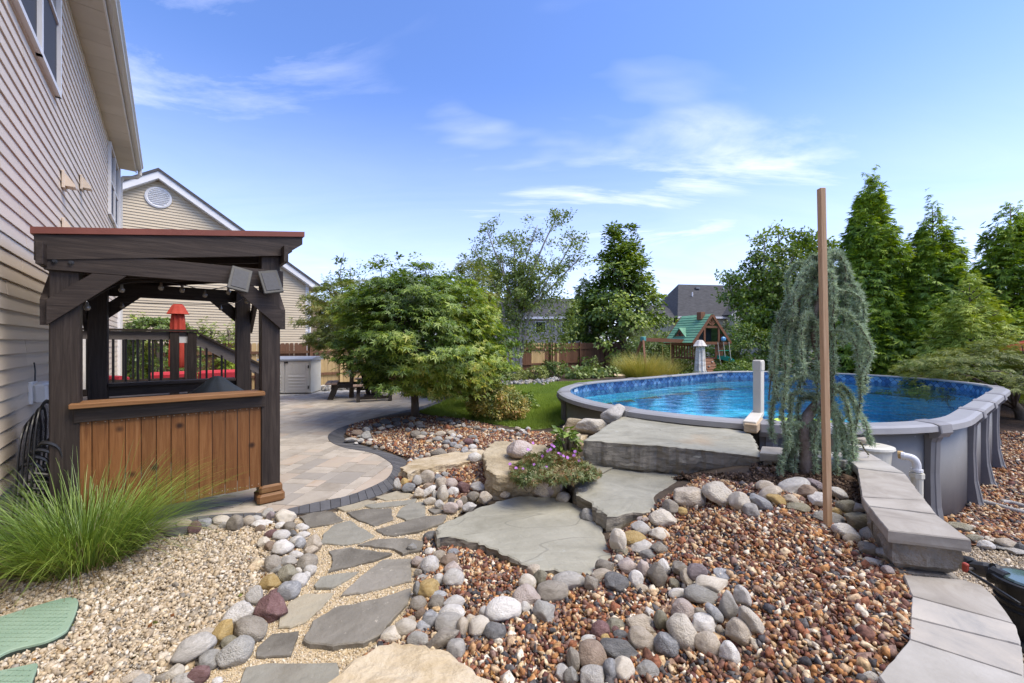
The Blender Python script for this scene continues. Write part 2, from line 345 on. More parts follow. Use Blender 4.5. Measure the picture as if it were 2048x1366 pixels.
# left end of the border runs behind the tall grass to the house foundation
bo = [HW(-.95, 4.1), HW(-.4, 4.2)]+bo; bi = [HW(-.95, 4.33), HW(-.36, 4.42)]+bi
patio_poly = [(p.x, p.y) for p in bi]+[tuple(HW(5.6, 12.6)[:2]), tuple(HW(3.2, 13.4)[:2]), tuple(HW(-.95, 13.4)[:2])]
M_joint = pmat('joint_sand', [(.10,.085,.065),(.17,.14,.11)], scale=30, rough=.95, bump=.3, bscale=150)
whole = [(p.x, p.y) for p in bo]+patio_poly[len(bi):]
patio = sheet('patio', whole, 0, M_joint, .06, zf=lambda x, y: 0*x-.004)
M_paver = pmat('paver', [(.29,.25,.20),(.39,.345,.285),(.45,.405,.345)], scale=3.2, rough=.85, bump=.25, bscale=120, var=.16, specks=(300., (.2,.17,.14), .62), bdist=.003)
M_paver2 = pmat('paver_rust', [(.37,.28,.195),(.41,.345,.28),(.43,.36,.27)], scale=3.2, rough=.85, bump=.25, bscale=120, var=.14, bdist=.003)
M_paver3 = pmat('paver_grey', [(.31,.28,.24),(.37,.335,.29)], scale=3.2, rough=.85, bump=.25, bscale=120, var=.14, bdist=.003)
M_pdark = pmat('border_paver', [(.075,.075,.08),(.125,.125,.13)], scale=6, rough=.8, bump=.3, bscale=140, var=.2, bdist=.003)
def clip_rect(poly, rect):               # keep the part of poly inside a convex quad
    out = [Vector((p[0], p[1])) for p in poly]
    for i in range(4):
        a, b = rect[i], rect[(i+1) % 4]; e = b-a; nrm = Vector((-e.y, e.x)); src, out = out, []
        for k in range(len(src)):
            p, q = src[k-1], src[k]; dp = (p-a).dot(nrm); dq = (q-a).dot(nrm)
            if (dp >= 0) != (dq >= 0): out.append(p+(q-p)*(dp/(dp-dq)))
            if dq >= 0: out.append(q)
        if not out: return []
    return out
rp = random.Random(3); A5 = math.radians(-7)
ex, ey = Vector((math.cos(A5), math.sin(A5))), Vector((-math.sin(A5), math.cos(A5)))
pav = []; ppn = np.array(patio_poly)
xw = -11.5
while xw < 6:
    wdt = rp.choice([.15, .2, .23, .3]); y = -1.+rp.random()*.3
    while y < 19:
        ln = rp.choice([.15, .23, .3, .4, .46]) if wdt > .18 else rp.choice([.2, .3, .4])
        g = .0035; r = [ex*(xw+g)+ey*(y+g), ex*(xw+wdt-g)+ey*(y+g), ex*(xw+wdt-g)+ey*(y+ln-g), ex*(xw+g)+ey*(y+ln-g)]
        ins = in_poly(np.array([p.x for p in r]), np.array([p.y for p in r]), ppn)
        if ins.all(): pav.append(r)
        elif ins.any():
            c = clip_rect(patio_poly, r)
            if len(c) >= 3:
                ar = abs(sum(c[i-1].x*c[i].y-c[i].x*c[i-1].y for i in range(len(c))))/2
                if ar > .0012: pav.append(c)
        y += ln
    xw += wdt
def pseen(r):
    c = sum(r, Vector((0, 0)))/len(r); px = 1024+c.x/c.y*F
    ar = abs(sum(r[i-1].x*r[i].y-r[i].x*r[i-1].y for i in range(len(r))))/2
    return (1 if 260 < px < 1100 else 0)*ar/c.y**3*(1 if px > 545 or c.y < 4.2 else .15)
pav.sort(key=pseen, reverse=True)
far = {0: MB(), 1: MB(), 2: MB()}; mats = [M_paver, M_paver2, M_paver3]
for i, r in enumerate(pav):
    k = 0 if rp.random() < .64 else rp.choice([1, 2]); z1 = .004+rp.uniform(-.0012, .0018)
    if i < 292 and pseen(r) > 0:
        MB().prism(r, -.03, z1, .004).build('paver', mats[k], patio)
    elif len(r) == 4: far[k].prism(r, -.03, z1)
    else: far[k].prism(r, -.03, z1)
for k in far:
    if far[k].f:
        o = far[k].build('distant_pavers', mats[k], patio); o['kind'] = 'stuff'
        nm = mats[k].copy(); o.data.materials[0] = nm
        for n in nm.node_tree.nodes:
            if n.type == 'OBJECT_INFO':
                gn = N(nm.node_tree, 'ShaderNodeNewGeometry')
                for l in list(n.outputs['Random'].links): L(nm.node_tree, gn.outputs['Random Per Island'], l.to_socket)
border = tag(bpy.data.objects.new('patio_border', None), kind='structure'); COL.objects.link(border)
def at_u(c, u):
    ls = [0]
    for a, b in zip(c[:-1], c[1:]): ls.append(ls[-1]+(b-a).length)
    d = u*ls[-1]
    for i in range(len(c)-1):
        if ls[i+1] >= d: return c[i].lerp(c[i+1], (d-ls[i])/max(ls[i+1]-ls[i], 1e-6))
    return c[-1]
nb = 112
for i in range(nb):
    a, b = i/nb, (i+1)/nb
    q = [at_u(bo, a), at_u(bo, b), at_u(bi, b), at_u(bi, a)]; c = sum(q, Vector())/4
    q = [Vector((p.x, p.y))+(Vector((c.x, c.y))-Vector((p.x, p.y))).normalized()*.006 for p in q]
    if rp.random() < .0: continue
    MB().prism(q, -.03, .006+rp.uniform(0, .002), .004).build('border_paver', M_pdark, border)

# ------------------------------------------------------------------ gravel, sand, lawn and mulch areas
zA = lambda *p: [(x/3.012, 1000+y/3.012) for x, y in p]
zB = lambda *p: [(560+x/3.012, 960+y/3.012) for x, y in p]
zC = lambda *p: [(1100+x/2.926, 960+y/2.926) for x, y in p]
def gpoly(px): return [tuple(hit(x, y)[:2]) for x, y in px]
pg_left = [tuple(HW(-.95, 4.1)[:2]), tuple(HW(-.4, 4.18)[:2])]+gpoly([(400,1053),(470,1046),(575,1030),(598,1050),(620,1090),(600,1130),(560,1190),(500,1240),(470,1290),(400,1345),(390,1366)])+[(-1.35, 1.2), (-4., 1.2), tuple(HW(-.95, .3)[:2])]
pg_path = gpoly([(390,1400),(400,1345),(480,1290),(520,1235),(590,1150),(615,1080),(590,1038),(690,1022),(790,990),(880,985),(960,1000),(890,1050),(845,1085),(845,1130),(830,1200),(800,1270),(700,1330),(640,1400)])
pg_red = gpoly([(700,1345),(790,1275),(830,1210),(835,1135),(850,1085),(940,1075),(1100,1110),(1200,1130),(1220,1080),(1330,1000),(1400,960),(1520,975),(1640,1000),(1720,1030),(1780,1075),(1815,1150),(1822,1200),(1818,1280),(1765,1345)])+[(1.28, 1.2), (-.1, 1.2), (-.4, 1.5)]
pg_mulch = gpoly([(1520,905),(1690,915),(1722,995),(1740,1025),(1700,1040),(1640,1005),(1520,985),(1440,980),(1330,960),(1500,950)])
pg_bed = gpoly([(692,868),(700,850),(740,842),(800,836),(840,832),(900,836),(980,852),(1040,868),(1130,870),(1135,885),(1000,950),(985,990),(880,1000),(800,980),(790,960),(822,925),(815,912),(760,893),(710,885)])
pg_rr = [(4.2,5.6),(4.15,4.8),(4.9,4.42),(5.9,4.15),(7.5,4.25),(12,4.6),(14,8),(11.5,9.5),(6.5,8)]
pg_rt = [tuple(p[:2]) for p in WALL[5:11]]+[(2.3,1.2),(8,1.2),(12,4.5),(7.5,4.15),(5.9,4.05),(4.9,4.32),(4.1,4.7)]
lawn_poly = [tuple(G(838,826)[:2]), tuple(G(905,797)[:2]), tuple(G(985,776)[:2]), tuple(G(1060,767)[:2]), tuple(G(1150,764)[:2]), (8, 18.5), (16, 22), (20, 16), (12.5, 12.5), (8, 13.2), (2, 9.5), (.85, 7.2), tuple(G(1060,862)[:2]), tuple(G(985,852)[:2]), tuple(G(900,838)[:2])]
pg_far = [tuple(HW(5.6, 12.7)[:2]), tuple(HW(3.2, 13.5)[:2]), tuple(HW(-.95, 13.5)[:2]), tuple(HW(-.95, 15.8)[:2]), tuple(HW(8, 15.8)[:2]), tuple(HW(7.5, 13.)[:2])]
pg_fb = [tuple(G(905,797)[:2]), tuple(G(985,776)[:2]), tuple(G(1060,767)[:2]), tuple(G(1150,762)[:2]), (4.6, 19.3), (9, 24.5), tuple(HW(24, 15.8)[:2]), tuple(HW(8, 15.8)[:2]), tuple(HW(7.5, 13.)[:2])]
M_gtan = pmat('tan_gravel_bed', [(.22,.17,.12),(.42,.35,.26),(.55,.48,.38)], scale=60, rough=.95, bump=.6, bscale=90)
M_gsand = pmat('sand_bed', [(.36,.26,.14),(.58,.46,.29),(.66,.56,.39)], scale=150, rough=.95, bump=.6, bscale=220)
M_gred = pmat('red_gravel_bed', [(.07,.035,.024),(.20,.10,.06),(.34,.21,.13)], scale=55, rough=.95, bump=.7, bscale=70)
M_mulch = pmat('mulch_bed', [(.022,.014,.01),(.07,.043,.03),(.12,.08,.055)], scale=45, rough=.95, bump=.8, bscale=60)
M_gwhite = pmat('pale_gravel', [(.30,.28,.24),(.52,.49,.43),(.62,.59,.53)], scale=45, rough=.95, bump=.7, bscale=60)
M_lawn = pmat('lawn', [(.10,.14,.03),(.15,.19,.045),(.20,.24,.065)], scale=1.1, rough=.95, bump=.6, bscale=60, var=0)
sheet('gravel_bed', pg_left, 0, M_gtan); sheet('path', pg_path, .002, M_gsand); sheet('gravel_bed', pg_red, .004, M_gred); sheet('mulch_bed', pg_mulch, .008, M_mulch, .03)
sheet('gravel_bed', pg_bed, .006, M_gred); sheet('gravel_bed', pg_rr, .002, M_gred, .06); sheet('gravel_bed', pg_rt, -.002, M_gtan, .05)
sheet('lawn', lawn_poly, -.005, M_lawn, .1); sheet('gravel_bed', pg_far, -.003, M_gwhite, .1); sheet('mulch_bed', pg_fb, -.002, M_mulch, .1)
sandy = [(3.4, 18.4), (6, 19), (8, 22), (9, 24), (6.6, 23.4), (3.2, 20.2)]; sheet('sand_strip', sandy, .004, M_gsand, .1)
sheet('mulch_bed', [(8.5,5.6),(14,6.5),(14,13),(12.2,12.6),(11.6,10),(10.4,8.0)], .004, M_mulch, .08)

_ico = ([], [])
def ico():
    t = (1+5**.5)/2
    V = np.array([(-1,t,0),(1,t,0),(-1,-t,0),(1,-t,0),(0,-1,t),(0,1,t),(0,-1,-t),(0,1,-t),(t,0,-1),(t,0,1),(-t,0,-1),(-t,0,1)], float); V /= np.linalg.norm(V[0])
    T = np.array([(0,11,5),(0,5,1),(0,1,7),(0,7,10),(0,10,11),(1,5,9),(5,11,4),(11,10,2),(10,7,6),(7,1,8),(3,9,4),(3,4,2),(3,2,6),(3,6,8),(3,8,9),(4,9,5),(2,4,11),(6,2,10),(8,6,7),(9,8,1)])
    return V, T
def octa():
    V = np.array([(1,0,0),(0,1,0),(-1,0,0),(0,-1,0),(0,0,1),(0,0,-1)], float); T = np.array([(0,1,4),(1,2,4),(2,3,4),(3,0,4),(1,0,5),(2,1,5),(3,2,5),(0,3,5)]); return V, T
def chip_shapes(f, n, j, flat, seed):
    r = np.random.default_rng(seed); out = []
    for k in range(n):
        V, T = f(); V = V*(1+r.normal(size=(len(V), 1))*j)+r.normal(size=V.shape)*j*.5
        out.append((V*np.array([1, r.uniform(.6, .95), r.uniform(flat, flat+.35)]), T))
    return out
def strew(name, poly, sp, size, mat, shapes, label, dz=.3, layers=1, minus=None, maxd=99, tilt=1.):
    p = np.array(poly); a = p.min(0); b = p.max(0); allp = []
    for l in range(layers):
        X, Y = np.meshgrid(np.arange(a[0], b[0], sp), np.arange(a[1], b[1], sp)); X = X.ravel()+RNG.uniform(-.5, .5, X.size)*sp; Y = Y.ravel()+RNG.uniform(-.5, .5, Y.size)*sp
        k = in_poly(X, Y, p) & (Y > 1.1) & (np.abs(X)/Y < 1.8) & (pool_d(X, Y) > .03)
        if minus:
            for m in minus: k &= ~in_poly(X, Y, m)
        X, Y = X[k], Y[k]; allp.append((X, Y, H(X, Y)+RNG.uniform(0, 1, X.size)*size*dz+l*size*.5))
    X = np.concatenate([q[0] for q in allp]); Y = np.concatenate([q[1] for q in allp]); Z = np.concatenate([q[2] for q in allp])
    n = len(X); S = size*.5*np.exp(RNG.normal(size=n)*.38)
    o = scatter(name, shapes, np.stack([X, Y, Z], 1), rand_rot(n), S, mat)
    return tag(o, label, name.replace('_', ' '), kind='stuff')
CH_RED = [tuple(c*f for c, f in zip(q, (1.0, 1.04, 1.04))) for q in [(.36,.17,.075),(.22,.085,.045),(.50,.34,.19),(.13,.055,.045),(.62,.47,.31),(.30,.12,.065),(.07,.065,.07),(.42,.24,.12),(.20,.10,.075),(.55,.38,.24),(.30,.19,.13),(.16,.075,.05),(.70,.60,.48),(.45,.22,.09),(.24,.15,.12),(.11,.10,.10)]]
CH_TAN = [tuple(c*f for c, f in zip(q, (.9, .87, .82))) for q in [(.55,.47,.36),(.47,.39,.28),(.62,.55,.44),(.38,.33,.26),(.66,.60,.51),(.50,.40,.27),(.58,.50,.38),(.30,.28,.25),(.60,.51,.37),(.44,.37,.28),(.70,.65,.57),(.52,.43,.31)]]
CH_SAND = [(.56,.46,.31),(.50,.40,.25),(.64,.56,.42),(.44,.355,.235),(.68,.61,.49),(.58,.475,.31),(.52,.435,.32),(.36,.30,.22)]
CH_MUL = [(.05,.03,.02),(.09,.055,.035),(.13,.085,.055),(.035,.022,.016),(.17,.12,.085)]
# ------------------------------------------------------------------ flat stones: path flags, step slabs
def flag_mesh(poly, zt, zb_, jit, seed, rough_side=.0, lift=.0, rings=(1, .985, .93, .8, .6, .38, .15), seg=.05, ledges=3, tilt=(0, 0)):
    r = random.Random(seed); pts = [Vector((p[0], p[1])) for p in poly]; out = []
    n = len(pts)
    for i in range(n):
        a, b = pts[i], pts[(i+1) % n]; k = max(2, int((b-a).length/seg)); e = (b-a).normalized(); nn = Vector((e.y, -e.x))
        for t in range(k):
            q = a.lerp(b, t/k); o = noise2(q.x*14+seed, q.y*14)*jit+noise2(q.x*45, q.y*45+seed)*jit*.5
            out.append(q+nn*o)
    c = sum(out, Vector((0, 0)))/len(out); m = len(out); V = []; Fc = []
    def top(p, w): return zt+(noise2(p.x*2.2+seed, p.y*2.2)*.012+noise2(p.x*9, p.y*9+seed)*.004)*lift+(p.x-c.x)*tilt[0]+(p.y-c.y)*tilt[1]-w
    H_ = zt-zb_
    # side, bottom ring upwards
    prof = [(0, zb_)]
    if ledges > 1:
        for k in range(1, ledges): prof += [(k, zb_+H_*k/ledges)]
    for k, z in prof:
        for i, p in enumerate(out):
            d = (p-c).normalized(); s3 = Vector((p.x*5, p.y*5, z*9+seed)); o = rough_side*(mn.noise(s3)*1.5+mn.noise(s3*2.7)*.6+mn.noise(Vector((p.x*2, p.y*2, z*16+seed)))*.3+mn.noise(s3*7)*.3)
            q = p+d*(o-(rough_side*1.2 if k == 0 else 0)); V.append((q.x, q.y, z+(noise2(p.x*8+seed, p.y*8+k)*H_*.09 if k else 0)+(top(p, 0)-zt if k else 0)))
    for w_, f in ((.006 if H_ > .02 else .002, 1.0), (0, .975)):
        for p in out:
            q = c+(p-c)*f if f < 1 else p; V.append((q.x, q.y, top(q, w_)))
    for f in rings[2:]:
        for p in out:
            q = c+(p-c)*f; V.append((q.x, q.y, top(q, 0)))
    nr = len(V)//m
    for k in range(nr-1):
        for i in range(m):
            j = (i+1) % m; Fc.append((k*m+i, k*m+j, k*m+m+j, k*m+m+i))
    V.append((c.x, c.y, top(c, 0)))
    for i in range(m): Fc.append(((nr-1)*m+i, (nr-1)*m+(i+1) % m, len(V)-1))
    # keep faces outward: outline must run counter-clockwise
    ar = sum(out[i-1].x*out[i].y-out[i].x*out[i-1].y for i in range(m))
    if ar < 0: Fc = [tuple(reversed(f)) for f in Fc]
    return V, Fc
from mathutils import noise as mn
def noise2(x, y): return mn.noise(Vector((x, y, 3.7)))
def flag(name, poly, zt, zb_, mat, label=None, cat=None, group=None, jit=.012, seed=1, side=.0, lift=1., parent=None, ledges=1, seg=.05, tilt=(0, 0)):
    ar = sum(poly[i-1][0]*poly[i][1]-poly[i][0]*poly[i-1][1] for i in range(len(poly)))
    if ar < 0: poly = poly[::-1]
    V, Fc = flag_mesh(poly, zt, zb_, jit, seed, side, lift, ledges=ledges, seg=seg, tilt=tilt)
    me = bpy.data.meshes.new(name); me.from_pydata([tuple(v) for v in V], [], Fc); me.update()
    o = link(name, me, mat, parent); return tag(o, label, cat, group)
def stonemat(name, cols, bump=.5, **k): return pmat(name, cols, rough=k.pop('rough', .8), bump=bump, **k)
M_flag = stonemat('grey_flagstone', [(.12,.108,.088),(.19,.175,.145),(.26,.24,.205)], scale=2.3, bscale=9, var=.14, bdist=.04, specks=(26., (.36,.33,.27), .66), dist=1.2)
M_flagb = stonemat('bluish_flagstone', [(.18,.172,.14),(.25,.24,.20),(.20,.185,.15)], scale=2., bscale=9, var=.12, bdist=.04, dist=1.2, specks=(30., (.36,.33,.27), .68))
M_flagt = stonemat('tan_flagstone', [(.24,.21,.15),(.34,.30,.22),(.27,.255,.20)], scale=2., bscale=9, var=.1, bdist=.04, dist=1., specks=(30., (.42,.37,.29), .66))
def bluestone(name, rust):
    m = stonemat(name, [(.225,.215,.165),(.305,.293,.232),(.38,.365,.295)], scale=1.5, stretch=(1, 1.5, 2.), bscale=11, var=.05, bdist=.03, dist=1.2)
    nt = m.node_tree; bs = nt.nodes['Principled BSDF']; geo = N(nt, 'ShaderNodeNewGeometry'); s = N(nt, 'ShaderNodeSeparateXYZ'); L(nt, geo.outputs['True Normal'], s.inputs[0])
    t = N(nt, 'ShaderNodeTexCoord'); mp = N(nt, 'ShaderNodeMapping'); L(nt, t.outputs['Object'], mp.inputs[0]); mp.inputs['Scale'].default_value = (1.2, 1.2, 9)
    n = N(nt, 'ShaderNodeTexNoise', i_Scale=3.5, i_Detail=7., i_Roughness=.7); L(nt, mp.outputs[0], n.inputs['Vector'])
    mr = N(nt, 'ShaderNodeMapRange'); mr.inputs[1].default_value = .3; mr.inputs[2].default_value = .7; L(nt, n.outputs[0], mr.inputs[0])
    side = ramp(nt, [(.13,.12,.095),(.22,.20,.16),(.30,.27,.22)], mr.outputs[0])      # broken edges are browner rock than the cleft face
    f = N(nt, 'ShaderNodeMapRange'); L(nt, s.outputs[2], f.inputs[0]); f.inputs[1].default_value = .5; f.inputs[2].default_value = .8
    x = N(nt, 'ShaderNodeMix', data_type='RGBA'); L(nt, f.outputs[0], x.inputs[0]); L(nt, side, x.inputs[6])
    src = bs.inputs['Base Color'].links[0].from_socket
    # rust stains and pale scuffs
    n2 = N(nt, 'ShaderNodeTexNoise', i_Scale=1.1, i_Detail=5.); L(nt, t.outputs['Object'], n2.inputs['Vector'])
    k = N(nt, 'ShaderNodeMapRange'); L(nt, n2.outputs[0], k.inputs[0]); k.inputs[1].default_value = .60; k.inputs[2].default_value = .72; k.inputs[4].default_value = rust
    y = N(nt, 'ShaderNodeMix', data_type='RGBA'); L(nt, k.outputs[0], y.inputs[0]); L(nt, src, y.inputs[6]); y.inputs[7].default_value = (.36,.27,.17,1)
    n3 = N(nt, 'ShaderNodeTexNoise', i_Scale=2.6, i_Detail=8., i_Roughness=.75, i_Distortion=2.5); L(nt, t.outputs['Object'], n3.inputs['Vector'])
    k3 = N(nt, 'ShaderNodeMapRange'); L(nt, n3.outputs[0], k3.inputs[0]); k3.inputs[1].default_value = .60; k3.inputs[2].default_value = .70; k3.inputs[4].default_value = .55
    y3 = N(nt, 'ShaderNodeMix', data_type='RGBA'); L(nt, k3.outputs[0], y3.inputs[0]); L(nt, y.outputs[2], y3.inputs[6]); y3.inputs[7].default_value = (.42,.43,.39,1)
    n4 = N(nt, 'ShaderNodeTexNoise', i_Scale=.8, i_Detail=2., i_Roughness=.5); mp4 = N(nt, 'ShaderNodeMapping'); L(nt, t.outputs['Object'], mp4.inputs[0]); mp4.inputs['Scale'].default_value = (.7, 2.2, 1); mp4.inputs['Rotation'].default_value = (0, 0, .5); L(nt, mp4.outputs[0], n4.inputs['Vector'])
    d4 = N(nt, 'ShaderNodeMath', operation='SUBTRACT'); L(nt, n4.outputs[0], d4.inputs[0]); d4.inputs[1].default_value = .5; a4 = N(nt, 'ShaderNodeMath', operation='ABSOLUTE'); L(nt, d4.outputs[0], a4.inputs[0])
    k4 = N(nt, 'ShaderNodeMapRange'); L(nt, a4.outputs[0], k4.inputs[0]); k4.inputs[1].default_value = .0005; k4.inputs[2].default_value = .0035; k4.inputs[3].default_value = .32; k4.inputs[4].default_value = 0
    y4 = N(nt, 'ShaderNodeMix', data_type='RGBA'); L(nt, k4.outputs[0], y4.inputs[0]); L(nt, y3.outputs[2], y4.inputs[6]); y4.inputs[7].default_value = (.06,.058,.05,1)      # hairline splits in the bedding
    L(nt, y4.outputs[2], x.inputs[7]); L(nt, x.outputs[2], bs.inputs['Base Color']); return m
M_blue = bluestone('bluestone_slab', .35); M_blue2 = bluestone('bluestone_slab_rusty', .75)
FL = [
 (zB((120,225),(200,200),(310,195),(385,250),(290,275),(170,290)), M_flag, 'dark path flagstone with pale gravel scattered over it next to the paver border'),
 (zB((340,175),(440,150),(530,125),(585,135),(480,175),(390,195)), M_flagt, 'narrow tan path flagstone lying along the dark paver border'),
 (zB((400,205),(500,185),(670,180),(680,245),(565,290),(470,255)), M_flag, 'brown grey flagstone pointed at the bottom below the narrow tan one'),
 (zB((500,160),(600,145),(760,130),(825,120),(800,150),(700,165),(560,180)), M_flagb, 'long thin bluish path flagstone behind the pointed brown grey one'),
 (zB((570,105),(700,70),(790,85),(770,110),(640,125)), M_flagt, 'pale worn path flagstone farthest from the camera beside the rock pile'),
 (zB((720,185),(780,150),(870,135),(880,230),(760,250),(700,225)), M_flagb, 'squarish blue grey path flagstone below the rock pile'),
 (zB((890,190),(960,180),(985,200),(930,215)), M_flag, 'tiny grey path flagstone between the rock pile and the largest step slab'),
 (zB((570,310),(700,275),(860,230),(1005,215),(990,260),(830,320),(690,345),(620,340)), M_flag, 'long leaf shaped path flagstone ending at the lowest step slab'),
 (zB((260,340),(330,280),(420,255),(570,350),(480,390),(370,405),(250,395)), M_flagb, 'broad rounded path flagstone with a rusty back edge near the white cobbles'),
 (zB((465,405),(590,370),(760,360),(880,385),(850,430),(740,455),(680,425)), M_flag, 'speckled path flagstone shaped like a boat left of the lowest step slab'),
 (zB((295,440),(420,418),(675,455),(560,500),(420,530),(290,560),(320,500)), M_flag, 'dark notched path flagstone with a long right point'),
 (zB((205,640),(250,590),(330,572),(475,560),(400,610),(310,655),(215,660)), M_flagb, 'small slim blue grey path flagstone below the dark notched one'),
 (zB((370,700),(480,590),(620,490),(790,480),(795,620),(680,650),(500,690)), M_flag, 'triangular brown grey path flagstone left of the mustard cobble'),
 (zB((0,840),(60,740),(150,690),(320,685),(250,770),(150,860),(60,895),(-10,895)), M_flagt, 'tan path flagstone with a wavy outline right of the maroon cobble'),
 (zB((140,985),(200,870),(320,790),(560,740),(790,670),(770,760),(690,850),(600,960),(500,1000),(320,1020),(180,1010)), M_flag, 'largest smooth brown path flagstone, left of the tan sandstone boulder'),
 (zA((1545,945),(1550,890),(1640,810),(1800,795),(1750,940),(1640,945)), M_flag, 'four sided brown path flagstone beside the two oval tan cobbles'),
 (zA((1435,1130),(1480,1010),(1600,985),(2030,985),(2040,1060),(1960,1180),(1440,1250)), M_flagb, 'wide grey path flagstone cut off by the bottom edge of the picture'),
]
flag_polys = []
for i, (pp, m, lab) in enumerate(FL):
    q = [tuple(G(x, y, .012)[:2]) for x, y in pp]; flag_polys.append(q)
    zq = max(h1(*v) for v in q)+.014; flag('flagstone', q, zq, zq-.06, m, lab, 'flagstone', 'flagstones of the garden path', jit=.012, seed=i*3+1, side=.004, lift=.35, ledges=1, seg=.035)
low_px = zB((945,345),(960,270),(1010,240),(1270,135),(1450,95),(1700,105),(1900,200),(1985,400),(2015,470),(1870,575),(1620,540),(1500,525),(1370,450),(1180,375),(1080,345),(980,330))
LOW = [tuple(G(x, y, .12)[:2]) for x, y in low_px]
flag('step_slab', LOW, .12, -.02, M_blue, 'lowest bluestone step slab, broad and pale, meeting the flagstone path', 'stone slab', 'bluestone steps up to the pool', jit=.028, seed=21, side=.022, lift=1., ledges=6, seg=.03)
mid_px = [(1131,938),(1140,958),(1158,991),(1188,1012),(1216,1034),(1254,1028),(1305,1021),(1327,1005),(1346,999),(1400,976),(1470,960),(1440,925),(1300,905),(1180,905)]
MID = [tuple(G(x, y, .235)[:2]) for x, y in mid_px]
flag('step_slab', MID, .235, .06, M_blue, 'middle bluestone step slab with a sharp layered point at its front', 'stone slab', 'bluestone steps up to the pool', jit=.03, seed=33, side=.024, lift=1.3, ledges=7, seg=.03)
top_px = [(1168,880),(1300,890),(1440,904),(1522,913),(1514,890),(1505,872),(1497,864),(1380,846),(1252,829),(1222,845)]
TOPS = [tuple(G(x, y, .515)[:2]) for x, y in top_px]
flag('step_slab', TOPS, .515, .235, M_blue2, 'thick top bluestone slab lying against the pool rim', 'stone slab', 'bluestone steps up to the pool', jit=.02, seed=48, side=.022, lift=1.2, ledges=10, seg=.03)
# second bedding layer that flakes off the middle slab
flake = [tuple(G(x, y, .252)[:2]) for x, y in [(1131,936),(1150,948),(1175,958),(1195,962),(1198,950),(1215,940),(1240,925),(1180,910),(1140,920)]]
o = bpy.data.objects['step_slab.001']; flag('slab_layer', flake, .258, .22, M_blue, seed=57, jit=.014, side=.006, lift=.8, parent=o)
supp = [tuple((Vector(p)*.9+Vector(TOPS[8])*.1)) for p in TOPS]

# ------------------------------------------------------------------ river stones and boulders
def icosub(n):
    V, T = ico(); V = [tuple(v) for v in V]; T = [tuple(t) for t in T]
    for _ in range(n):
        ed = {}; T2 = []
        def mid(a, b):
            k = (min(a, b), max(a, b))
            if k not in ed:
                v = (Vector(V[a])+Vector(V[b])).normalized(); V.append(tuple(v)); ed[k] = len(V)-1
            return ed[k]
        for a, b, c in T:
            x, y, z = mid(a, b), mid(b, c), mid(c, a); T2 += [(a, x, z), (b, y, x), (c, z, y), (x, y, z)]
        T = T2
    return V, T
I3 = icosub(3)
def rock_mesh(seed, planes=5, rough=.05, cut=(.62, .95), name='river_stone', soft=.2):
    r = random.Random(seed); V = [Vector(v) for v in I3[0]]
    pl = [(Vector((r.gauss(0, 1), r.gauss(0, 1), r.gauss(0, 1))).normalized(), r.uniform(*cut)) for _ in range(planes)]
    out = []
    for v in V:
        s = 1.
        for n, d in pl:                     # soft facets
            k = v.dot(n)
            if k > d: s = min(s, d/k+ (k-d)*soft)
        s *= 1+mn.noise(v*1.3+Vector((seed, 0, 0)))*rough*2+mn.noise(v*3.5+Vector((0, seed, 0)))*rough
        out.append(tuple(v*s))
    me = bpy.data.meshes.new(name); me.from_pydata(out, [], I3[1]); me.update(); me.polygons.foreach_set('use_smooth', [True]*len(me.polygons)); return me
RM = [rock_mesh(i, 4+i % 4, .035+.012*(i % 3)) for i in range(18)]; RA = [rock_mesh(60+i, 9, .05, (.55, .85), soft=.08) for i in range(8)]
RC = {'white': [(.50,.48,.44),(.66,.635,.59),(.74,.715,.67)], 'light grey': [(.35,.335,.30),(.49,.465,.42),(.60,.575,.525)], 'grey': [(.24,.235,.215),(.34,.33,.30),(.44,.425,.39)], 'dark grey': [(.09,.09,.09),(.15,.148,.143),(.24,.235,.225)],
 'blue grey': [(.22,.225,.23),(.33,.335,.34),(.47,.47,.465)], 'tan': [(.36,.305,.235),(.49,.425,.335),(.58,.515,.42)], 'cream': [(.50,.45,.36),(.60,.545,.45),(.68,.63,.54)], 'brown': [(.20,.15,.11),(.29,.22,.165),(.37,.29,.22)],
 'grey brown': [(.21,.185,.15),(.29,.26,.215),(.36,.325,.27)], 'mustard': [(.38,.25,.09),(.50,.36,.15),(.56,.43,.22)], 'maroon': [(.13,.07,.07),(.20,.115,.11),(.29,.19,.18)], 'purple': [(.16,.135,.14),(.25,.21,.215),(.34,.295,.295)],
 'pink': [(.42,.34,.30),(.52,.44,.39),(.60,.53,.48)], 'olive': [(.20,.185,.13),(.28,.26,.19),(.35,.325,.25)], 'orange': [(.42,.26,.13),(.53,.36,.20),(.58,.43,.28)]}
RMAT = {}
for i, (k, c) in enumerate(RC.items()):
    sp = {'white': (22., (.38,.36,.33), .66), 'light grey': (18., (.66,.64,.6), .68), 'blue grey': (14., (.62,.62,.6), .66), 'dark grey': (40., (.34,.33,.31), .66), 'brown': (40., (.48,.40,.31), .7), 'maroon': (24., (.36,.27,.26), .68)}.get(k, (8., (.30,.26,.20), .64))
    RMAT[k] = [pmat('stone_'+k.replace(' ', '_')+('_veined' if q else ''), c, scale=1.6 if q else 2.4, stretch=(1, 1, 3.2) if q else (1, 1, 1), rough=.78, bump=.55, bscale=9, var=.2, spec=.3, specks=sp, bdist=.09, dist=1.5 if q else .3) for q in (0, 1)]
ZN = {'A': (0, 1000, 3.012), 'B': (560, 960, 3.012), 'C': (1100, 960, 2.926), 'D': (620, 720, 3.303), 'E': (640, 760, 4.876), 'R': (1860, 1040, 4.19), 'S': (0, 0, 1)}
